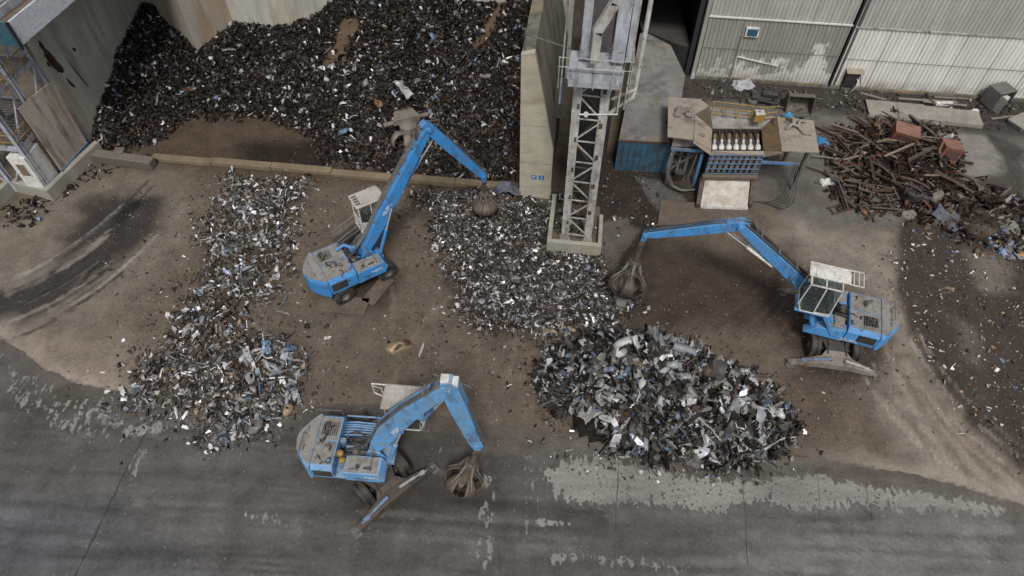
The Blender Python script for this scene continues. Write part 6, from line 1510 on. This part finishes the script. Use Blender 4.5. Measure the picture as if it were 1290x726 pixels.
PILE = px((1038, 225), (1048, 178), (1062, 150), (1130, 150), (1200, 165), (1203, 232), (1178, 258), (1110, 268), (1056, 256))
cnt = 0
WN = {'i_beam': 'rusty I-beam length', 'angle_iron': 'rusty angle iron', 'iron_pipe': 'rusty iron pipe', 'iron_bar': 'rusty square bar', 'welded_rack': 'rusty welded rack'}
def rbeam(x, y, z, yaw, pick, rx=.0, ry=.0, label=None, mat=None, sc_=1):
    n_, me = RB[pick]
    if mat: me = me.copy(); me.materials[0] = mat
    if not mat: me = RBV[(pick, random.randrange(4))]
    o = bpy.data.objects.new(n_, me); col.objects.link(o); o.location = (x, y, z); o.rotation_euler = (rx, ry, yaw); o.scale = (sc_, 1, 1)
    tag(o, label or WN[n_]+' tangled in the brown iron pile', n_.replace('_', ' '), None if label else WN[n_]+'s in the brown iron pile'); return o
while cnt < 92:
    lo = np.array(PILE).min(0); hi_ = np.array(PILE).max(0); x = random.uniform(lo[0], hi_[0]); y = random.uniform(lo[1], hi_[1])
    if sdist(np.array([x]), np.array([y]), PILE)[0] < random.uniform(-.9, .5): continue
    if fbm(np.array([x]), np.array([y]), .5, 2, 88)[0] < -.12: continue
    z = float(pile5_h(np.array([x]), np.array([y]))[0])+random.uniform(.08, .38)
    yaw = random.choice((R(-45), R(-40), R(35), R(75), R(-60), R(10)))+random.gauss(0, .3)
    rbeam(x, y, z, yaw, random.randrange(15) if random.random() < .3 else random.randrange(12), random.uniform(-.6, .6), random.gauss(0, .14)); cnt += 1
x, y = at2(1093, 268); rbeam(x, y, .07, R(-75), 10, label='long rusty bar sticking out at the bottom of the iron pile')
x, y = at2(1062, 201, .3); rbeam(x, y, .3, R(-3), 8, label='long grey pipe pointing left out of the iron pile', mat=GREYB, sc_=1.5)
x, y = at2(1050, 170, .2); rbeam(x, y, .15, R(-42), 2, label='dark long beam leaning toward the hopper wing plate', sc_=1.3)
x, y = at2(1132, 190, 1.2); rbeam(x, y, 1.25, R(28), 5, label='pale brown angle iron lying across the top of the iron pile', mat=HOPP)
x, y = at2(1060, 262, .1); rbeam(x, y, .09, R(20), 13, label='small rusty frame at the lower left corner of the iron pile')
def crate(u, v, z, w, d_, h_, yaw, label, tilt):
    x, y = at2(u, v, z); root = thing('rusty_box', label, 'metal box', (x, y, z), yaw); root.rotation_euler = (tilt[0], tilt[1], yaw)
    m = MB(); m.box(-w/2, w/2, -d_/2, d_/2, 0, h_); m.build('box_body', REDBOX, root, bevel=.03)
    m = MB(); m.box(-w/2-.03, w/2+.03, -d_/2-.03, d_/2+.03, h_+.002, h_+.05); m.build('lid', REDBOX, root, bevel=.015)
    m = MB(); m.box(-w/2+.15, w/2-.15, -d_/2-.012, -d_/2-.002, .12, h_-.15); m.build('front_panel', RUSTM, root)
crate(1137, 172, .8, 1.7, 1.15, .7, R(-18), 'dull red rusty box on top of the iron pile', (.1, .12))
crate(1190, 196, .55, 1.3, 1.25, .95, R(-8), 'tall red brown box at the right end of the iron pile', (-.12, .15))
one(1188, 172, 1.3, 'silvery', '', ('sheet_scrap',), -.3, .25, .8, label='pale blue grey folded sheet behind the tall red brown box')
one(1196, 228, 1.2, 'dull blue', '', ('sheet_scrap',), 1.1, .3, .3, label='dull blue crumpled sheet below the tall red brown box')
one(1176, 231, 1.1, 'tan', '', ('channel_scrap',), .8, .3, .4, label='rusty orange channel piece near the engine lump')
# engine lump
x, y = at2(1150, 245, .4)
root = thing('engine_lump', 'dark tangled engine lump with round housings at the edge of the iron pile', 'engine', (x, y, 0), .4)
m = MB(); m.box(-.8, .8, -.55, .55, .05, .75); m.build('block', BLACK, root, bevel=.12)
for i, (a, b, c, r_) in enumerate(((-.35, -.3, .75, .5), (.55, -.55, .5, .42), (.2, .45, .7, .36))):
    m = MB(); m.lathe([(0, 0), (r_*.3, 0), (r_*.35, .12), (r_*.7, .1), (r_*.75, .22), (r_, .18), (r_*1.05, 0), (r_, -.25), (0, -.3)], 20, Matrix.Translation((a, b, c)) @ Matrix.Rotation(.3*i-.2, 4, 'X')); m.build('round_housing', BLACK, root, smooth=False)
for k in range(9):
    P = [Vector((random.uniform(-.9, .9), random.uniform(-.8, .8), random.uniform(.5, 1.0))) for _ in range(4)]
    m = MB(); m.tube(P, .04, 6); m.build('hose', HOSE, root, smooth=True)
def slabrock(u, v, r_, h_, label, mat=STONE):
    x, y = at2(u, v); rr = random.Random(u); n = 8; P = [(r_*rr.uniform(.75, 1.1)*math.cos(2*math.pi*k/n), r_*rr.uniform(.6, .95)*math.sin(2*math.pi*k/n)) for k in range(n)]
    m = MB(); m.prism(P, 0, h_, 'z', inset=[(a*.85, b*.85) for a, b in P]); o = m.build('stone_slab', mat, bevel=.05); o.location = (x, y, .02); o.rotation_euler = (rr.uniform(-.1, .1), rr.uniform(-.1, .1), 0); tag(o, label, 'stone slab')
slabrock(1174, 250, .85, .5, 'pale stone slab right of the engine lump'); slabrock(1188, 266, .7, .25, 'flat brown stone slab above the blue crumpled panel', RAMPP)
slabrock(1145, 272, .6, .2, 'low stone slab below the engine lump'); slabrock(1268, 290, 1.0, .3, 'grey stone slab at the right edge beside the dry brush', CONC_S)
# blue panel, dry brush, debris strip
x, y = at2(1200, 284); root = thing('wrecked_panel', 'dark blue wrecked panel lying folded beside the dry brush', 'panel', (x, y, .1), R(35))
BLP = paint('dark_blue_wreck', (.045, .07, .11), .55, dirt=(.10, .09, .08), dirt_amt=.45, top=.35, rust=.15, scale=3)
for nm, c in (('door_sheet', ((-.8, -.5, 0), (.7, -.6, .1), (.75, .55, .25), (-.7, .5, .15))), ('folded_flap', ((-.7, .52, .16), (.2, .5, .2), (.1, 1.4, .7), (-1.1, 1.2, .5)))):
    m = MB(); P = [Vector(p) for p in c]; N = 6; vs = []
    for i in range(N+1):
        for j in range(N+1): vs.append(P[0].lerp(P[1], i/N).lerp(P[3].lerp(P[2], i/N), j/N))
    m.add(crumple(vs, .12, 5, 2.2), [(i*(N+1)+j, (i+1)*(N+1)+j, (i+1)*(N+1)+j+1, i*(N+1)+j+1) for i in range(N) for j in range(N)]); m.build(nm, BLP, root, solid=.04)
m = MB(); m.lathe([(0, 0), (.12, 0), (.14, .05), (0, .06)], 10, Matrix.Translation((.1, 0, .28))); m.build('rusty_hub', RUSTM, root)
x, y = at2(1240, 285, .3); root = thing('dry_brush', 'heap of dark dry twigs at the right edge of the yard', 'brush', (x, y, 0))
m = MB()
for k in range(750):
    a = random.uniform(0, 6.283); r0 = abs(random.gauss(0, .55)); cx_, cy_ = r0*math.cos(a)*1.5, r0*math.sin(a); L_ = random.uniform(.3, 1.1)
    d_ = Vector((random.gauss(.2, .6), random.gauss(.1, .6), abs(random.gauss(.5, .4)))).normalized(); p0 = Vector((cx_, cy_, max(0, .7-r0*.5)*random.random())); p1 = p0+d_*L_*.5+Vector((random.gauss(0, .05), random.gauss(0, .05), 0)); p2 = p1+(d_+Vector((random.gauss(0, .4), random.gauss(0, .4), -.2))).normalized()*L_*.5
    w = Vector((random.gauss(0, 1), random.gauss(0, 1), 0)).normalized()*.012
    o0 = len(m.v); m.v += [tuple(p0-w), tuple(p0+w), tuple(p1+w), tuple(p1-w), tuple(p2)]; m.f += [(o0, o0+1, o0+2, o0+3), (o0+3, o0+2, o0+4)]
m.build('twigs', BRUSH, root)
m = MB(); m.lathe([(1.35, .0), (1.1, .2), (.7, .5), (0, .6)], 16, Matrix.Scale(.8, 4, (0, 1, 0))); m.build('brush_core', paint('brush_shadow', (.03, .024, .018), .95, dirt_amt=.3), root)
heap('blue_debris', px((1240, 305), (1262, 296), (1290, 300), (1320, 312), (1320, 330), (1262, 322)), 320, .1, .5, [((120, 140, 170), 10), ((150, 150, 155), 6), ((80, 78, 74), 8), ((150, 110, 60), 3)], zero, 'blue and grey shredded debris in a band at the right edge', 'debris', fade=.4, tilt=.4)

# ------------------------------------------------------------------ things along the foot of the shed
BUCK = paint('brown_grey_bucket', (.13, .115, .095), .75, dirt=(.09, .075, .06), dirt_amt=.4, top=.35, rust=.1)
x, y = at2(1003, 138); root = thing('loader_bucket', 'worn brown loader bucket lying in front of the shed', 'bucket', (x, y, 0), R(-6))
vs = []; fs = []; pr_ = [(-.75, .1), (-.3, .0), (.35, .1), (.6, .55), (.5, 1.05), (.1, 1.35), (-.35, 1.4)]
for q in (-.95, .95):
    for yy, zz in pr_: vs.append((q, yy, zz))
n = len(pr_); fs = [(i, i+1, n+i+1, n+i) for i in range(n-1)]+[tuple(range(n)), tuple(range(n, 2*n))]
m = MB(); m.add(vs, fs); m.build('shell', BUCK, root, solid=.06)
m = MB(); m.box(-1.0, 1.0, -.85, -.72, .03, .13); m.build('cutting_edge', GREYM, root, bevel=.02)
for q in (-.4, .4): m = MB(); m.prism([(.3, .6), (.95, .7), (.8, 1.2), (.3, 1.2)], q-.05, q+.05, 'x'); m.build('hinge_lug', BUCK, root)
x, y = at2(962, 128); root = thing('scrap_machine', 'dark dismantled machine with broken arms beside the loader bucket', 'machine', (x, y, 0), R(-12))
m = MB(); m.box(-1.0, .5, -.4, .5, .05, .5); m.box(-.3, .9, -.2, .3, .5, .8); m.build('frame', BLACK, root, bevel=.05)
for a, b, r_ in (((-1.2, -.2, .3), (.9, -.7, .4), .09), ((.3, .5, .4), (1.5, .6, .9), .1), ((-.6, .4, .5), (-1.1, .9, .3), .07), ((.6, -.6, .1), (1.5, -.75, .2), .05)):
    m = MB(); m.tube([a, b], r_, 8); m.build('arm', GREYM if r_ < .08 else BLACK, root)
m = MB(); m.lathe([(0, 0), (.4, 0), (.4, .22), (.15, .25), (.15, .1), (0, .1)], 18, Matrix.Translation((-.9, -.35, .05))); m.build('drum', GREYM, root)
# plastic sheet bundle
x, y = at2(937, 109); vs = []; N = 14
for i in range(N+1):
    for j in range(N+1):
        a, b = i/N-.5, j/N-.5; r_ = max(abs(a), abs(b)); vs.append((a*1.7*(1-.25*abs(b)), b*1.1*(1-.3*a), .42*(1-(2*r_)**2)*1.0))
m = MB(); m.add(crumple(vs, .22, 9, 3.5), [(i*(N+1)+j, (i+1)*(N+1)+j, (i+1)*(N+1)+j+1, i*(N+1)+j+1) for i in range(N) for j in range(N)])
o = m.build('plastic_sheet', paint('crinkled_plastic', (.36, .37, .4), .35, dirt_amt=.25, top=.1), smooth=False, solid=.01); o.location = (x, y, .12); o.rotation_euler = (0, 0, .2); tag(o, 'crumpled pale plastic sheet at the foot of the shed', 'plastic sheet')
# kiosk box on posts
x, y = at2(1066, 112); root = thing('kiosk_box', 'small metal kiosk box with tan sloped top beside the downpipe', 'electrical box', (x, y, 0), R(-6))
m = MB(); m.box(-.55, .45, -.35, .3, .5, 1.7); m.build('cabinet', DARKCL, root, bevel=.02)
m = MB(); m.hexa([Vector((-.65, -.5, 1.66)), Vector((.65, -.5, 1.66)), Vector((.65, .4, 1.82)), Vector((-.65, .4, 1.82))], [Vector((-.65, -.5, 1.72)), Vector((.65, -.5, 1.72)), Vector((.65, .4, 1.88)), Vector((-.65, .4, 1.88))]); m.build('roof', HOPP, root, bevel=.01)
for q in (-.45, .35): m = MB(); m.bar((q, -.2, 0), (q, -.2, .5), .08); m.build('leg', GREYM, root)
m = MB(); m.bar((.9, -.9, .0), (.4, -.2, 1.7), .05); m.build('stay', GREYM, root)
m = MB(); m.tube([(.3, -.37, 1.2), (.5, -.6, .9), (.25, -.75, .5), (.0, -.7, .05)], .035, 6); m.build('cable', WHITES, root, smooth=True)
# flat panels with planks
def rect(u, v, L_, W_, yaw, z=.0): return at2(u, v, z), yaw
x, y = at2(1128, 141); root = thing('flat_panel', 'grey flat panel with a dark slot, left of the two by the shed', 'panel', (x, y, .12), R(-9))
m = MB(); m.box(-2.15, -.3, -.95, .95, 0, .1); m.box(-.298, 1.3, -.95, -.32, 0, .1); m.box(-.298, 1.3, .06, .95, 0, .1); m.box(1.302, 2.2, -.95, .95, 0, .1); m.build('panel_sheet', PANELG, root, bevel=.01)
m = MB(); m.box(-.3, 1.3, -.33, .07, -.06, -.02); m.build('slot', BLACK, root)
m = MB(); m.box(-2.3, 2.3, -1.12, -.97, -.1, .06); m.build('edge_plank', WOODM, root, bevel=.01)
x, y = at2(1181, 147); root = thing('flat_panel', 'plain long grey flat panel lying near the open cabinet', 'panel', (x, y, .14), R(-10))
m = MB(); m.box(-3.0, 3.0, -.85, .85, 0, .12); m.build('panel_sheet', PANELG, root, bevel=.01)
m = MB(); m.box(-3.05, 2.95, -1.02, -.87, -.12, .02); m.build('edge_plank', WOODM, root, bevel=.01)
for i, (u, v, L_, yw, w_, lb) in enumerate(((1100, 122, 2.0, -28, .2, 'short plank angled left of the slotted panel'), (1168, 127, 4.4, -6, .22, 'long pale plank nearest the shed wall'), (1190, 131, 3.2, -9, .2, 'pale plank below the long plank by the shed wall'), (1198, 124, 2.6, -5, .14, 'thin dark edged plank right against the shed foot'),
                                       (1268, 148, 2.6, 10, .16, 'pale thin plank pointing at the pallet on the right edge'), (1172, 125, 1.5, 88, .16, 'brown upright batten across the planks by the shed'))):
    board('wood_plank', lb, 'plank', u, v, L_, w_, .07, R(yw), WOODM if i != 5 else RUSTM, z=.05+.08*(i % 3))
for k in range(3):
    x, y = at2(1181+k*7, 133); m = MB(); m.box(-.22, .22, -.16, .16, 0, .22); m.box(-.2, .2, -.14, .14, .222, .235); o = m.build('white_block', WHITES, bevel=.02); o.location = (x, y, .05); o.rotation_euler = (0, 0, R(-8+k*5)); tag(o, 'small white block in the row under the planks', 'block', 'white blocks in a row under the planks by the shed')
x, y = at2(1251, 134); root = thing('metal_cabinet', 'grey metal cabinet lying open against the shed', 'cabinet', (x, y, 0), R(18))
m = MB(); m.box(-.75, .75, -.55, .75, .1, .16); m.box(-.75, .75, -.55, .75, 1.55, 1.61); m.box(-.75, -.7, -.55, .75, .162, 1.548); m.box(.7, .75, -.55, .75, .162, 1.548); m.box(-.698, .698, .7, .75, .162, 1.548)
m.build('shell', GREYM, root, bevel=.01)
m = MB(); m.box(-.72, -.69, -1.15, -.56, .2, 1.5); m.build('door', PANELG, root, bevel=.01)
m = MB(); m.box(-.69, .69, -.4, .69, .8, .83); m.build('shelf', GREYM, root)
m = MB(); m.box(-.2, .25, -.62, -.3, .9, 1.2); m.build('paper', WHITES, root)
for a in (-.7, .7):
    for b in (-.5, .7): m = MB(); m.bar((a, b, 0), (a, b, .1), .08); m.build('leg', GREYM, root)
x, y = at2(1258, 141); root = thing('steel_drum', 'dark steel drum standing in front of the open cabinet', 'drum', (x, y, 0))
m = MB(); m.lathe([(0, .02), (.3, .02), (.31, .3), (.29, .32), (.31, .34), (.31, .6), (.29, .62), (.31, .64), (.31, .88), (.29, .9), (.28, .85), (0, .85)], 22); m.build('drum_shell', BLACK, root, smooth=False)
m = MB(); m.lathe([(0, .853), (.05, .853), (.05, .88), (0, .88)], 10, Matrix.Translation((.15, 0, 0))); m.build('bung', GREYM, root)
x, y = at2(1285, 158); root = thing('wood_pallet', 'worn wooden pallet with a grey board on top at the right edge', 'pallet', (x, y, 0), R(28))
for k in range(5): m = MB(); m.box(-.8, .8, -.62+k*.27, -.45+k*.27, .3, .34); m.build('slat', WOODM, root)
for k in range(3): m = MB(); m.box(-.75+k*.68, -.6+k*.68, -.6, .6, .06, .298); m.build('bearer', WOODM, root)
m = MB(); m.box(-.85, .85, -.65, .68, .345, .45); m.build('board', PANELG, root, bevel=.01)
def rag(u, v, s, label, mat, cat, nm, z=.02, seed=3):
    x, y = at2(u, v, z); vs = []; N = 8
    for i in range(N+1):
        for j in range(N+1): a, b = i/N-.5, j/N-.5; vs.append((a*s, b*s*.7, .3*s*(1-(2*max(abs(a), abs(b)))**2)))
    m = MB(); m.add(crumple(vs, .2*s, seed, 3/s), [(i*(N+1)+j, (i+1)*(N+1)+j, (i+1)*(N+1)+j+1, i*(N+1)+j+1) for i in range(N) for j in range(N)]); o = m.build(nm, mat, solid=.01); o.location = (x, y, z+.06*s); tag(o, label, cat)
BRB = paint('bright_blue_plastic', (.03, .20, .42), .4, dirt_amt=.2, top=.1)
rag(993, 146, .7, 'bright blue plastic scrap behind the right hopper wing plate', BRB, 'plastic scrap', 'plastic_scrap')
rag(1035, 180, 1.0, 'crumpled bright blue sheet between hopper and iron pile', BRB, 'plastic sheet', 'plastic_sheet', seed=8)
rag(1041, 231, .9, 'white sack lump on the concrete left of the iron pile', WHITES, 'sack', 'white_sack', seed=12)
rag(1228, 141, .6, 'small white rag beside the flat panels', WHITES, 'rag', 'white_rag', seed=15)
rag(640, 240, 1.6, 'dark blue crumpled tarp on scrap by the end of the dividing wall', BLP, 'tarp', 'blue_tarp', z=.5, seed=19)
rag(122, 163, 1.2, 'bright blue plastic strip on the left end of the heap', BRB, 'plastic strip', 'plastic_strip', z=.5, seed=22)
# dropped bits on the hopper wings
x, y = at2(1003, 163, ZP); root = thing('claw_scrap', 'twisted pale metal claw lying on the right hopper wing plate', 'metal scrap', (x, y, ZP+.06), .4)
for P in (((-.7, .2, 0), (-.2, .3, .2), (.1, 0, .15), (.1, -.6, .05), (.5, -.9, .0)), ((.1, 0, .15), (.5, .4, .2), (.9, .3, .05)), ((-.1, .2, .2), (.2, .7, .25), (.0, 1.0, .1))):
    m = MB(); m.tube(P, .1, 8); m.build('prong', PANELG, root, smooth=True)
for i, (u, v, s) in enumerate(((857, 141, .42), (853, 146, .3), (865, 139, .25), (868, 146, .28))):
    x, y = at2(u, v, ZP); m = MB(); rr = random.Random(i); m.lathe([(0, 0), (s*.9, 0), (s, s*.3), (s*.6, s*.6), (0, s*.65)], 7); m.v = crumple(m.v, s*.4, i, 3); o = m.build('rubble_lump', STONE); o.location = (x, y, ZP+.03); tag(o, 'dusty rubble lump on the left hopper wing plate', 'rubble', 'rubble lumps on the left hopper wing plate')

# ------------------------------------------------------------------ light and camera
W = bpy.data.worlds.new('World'); sc.world = W; W.use_nodes = True
nt = W.node_tree; bg = nt.nodes['Background']
sky = nt.nodes.new('ShaderNodeTexSky'); sky.sky_type = 'NISHITA'; sky.sun_disc = False
SUN = Vector((.05, -.62, .95)).normalized()
sky.sun_elevation = math.asin(SUN.z); sky.sun_rotation = math.atan2(SUN.x, SUN.y)
sky.air_density = 1.0; sky.dust_density = 3.0; sky.ozone_density = 1.0
hs = nt.nodes.new('ShaderNodeHueSaturation'); hs.inputs['Saturation'].default_value = .35
nt.links.new(sky.outputs[0], hs.inputs['Color']); nt.links.new(hs.outputs[0], bg.inputs[0]); bg.inputs[1].default_value = .112
sl = bpy.data.lights.new('sun', 'SUN'); sl.energy = 2.5; sl.angle = R(12); sl.color = (1, .96, .9)
so = bpy.data.objects.new('sun', sl); col.objects.link(so); so.rotation_euler = SUN.to_track_quat('Z', 'Y').to_euler()
cd = bpy.data.cameras.new('camera'); cam = bpy.data.objects.new('camera', cd); col.objects.link(cam)
cd.sensor_width = 36; cd.lens = 36*860/1290; cd.clip_end = 5000; cam.location = (0, 0, 33); cam.rotation_euler = (R(90-52), 0, 0)
sc.camera = cam
sc.view_settings.view_transform = 'Standard'; sc.view_settings.look = 'None'; sc.view_settings.exposure = 0
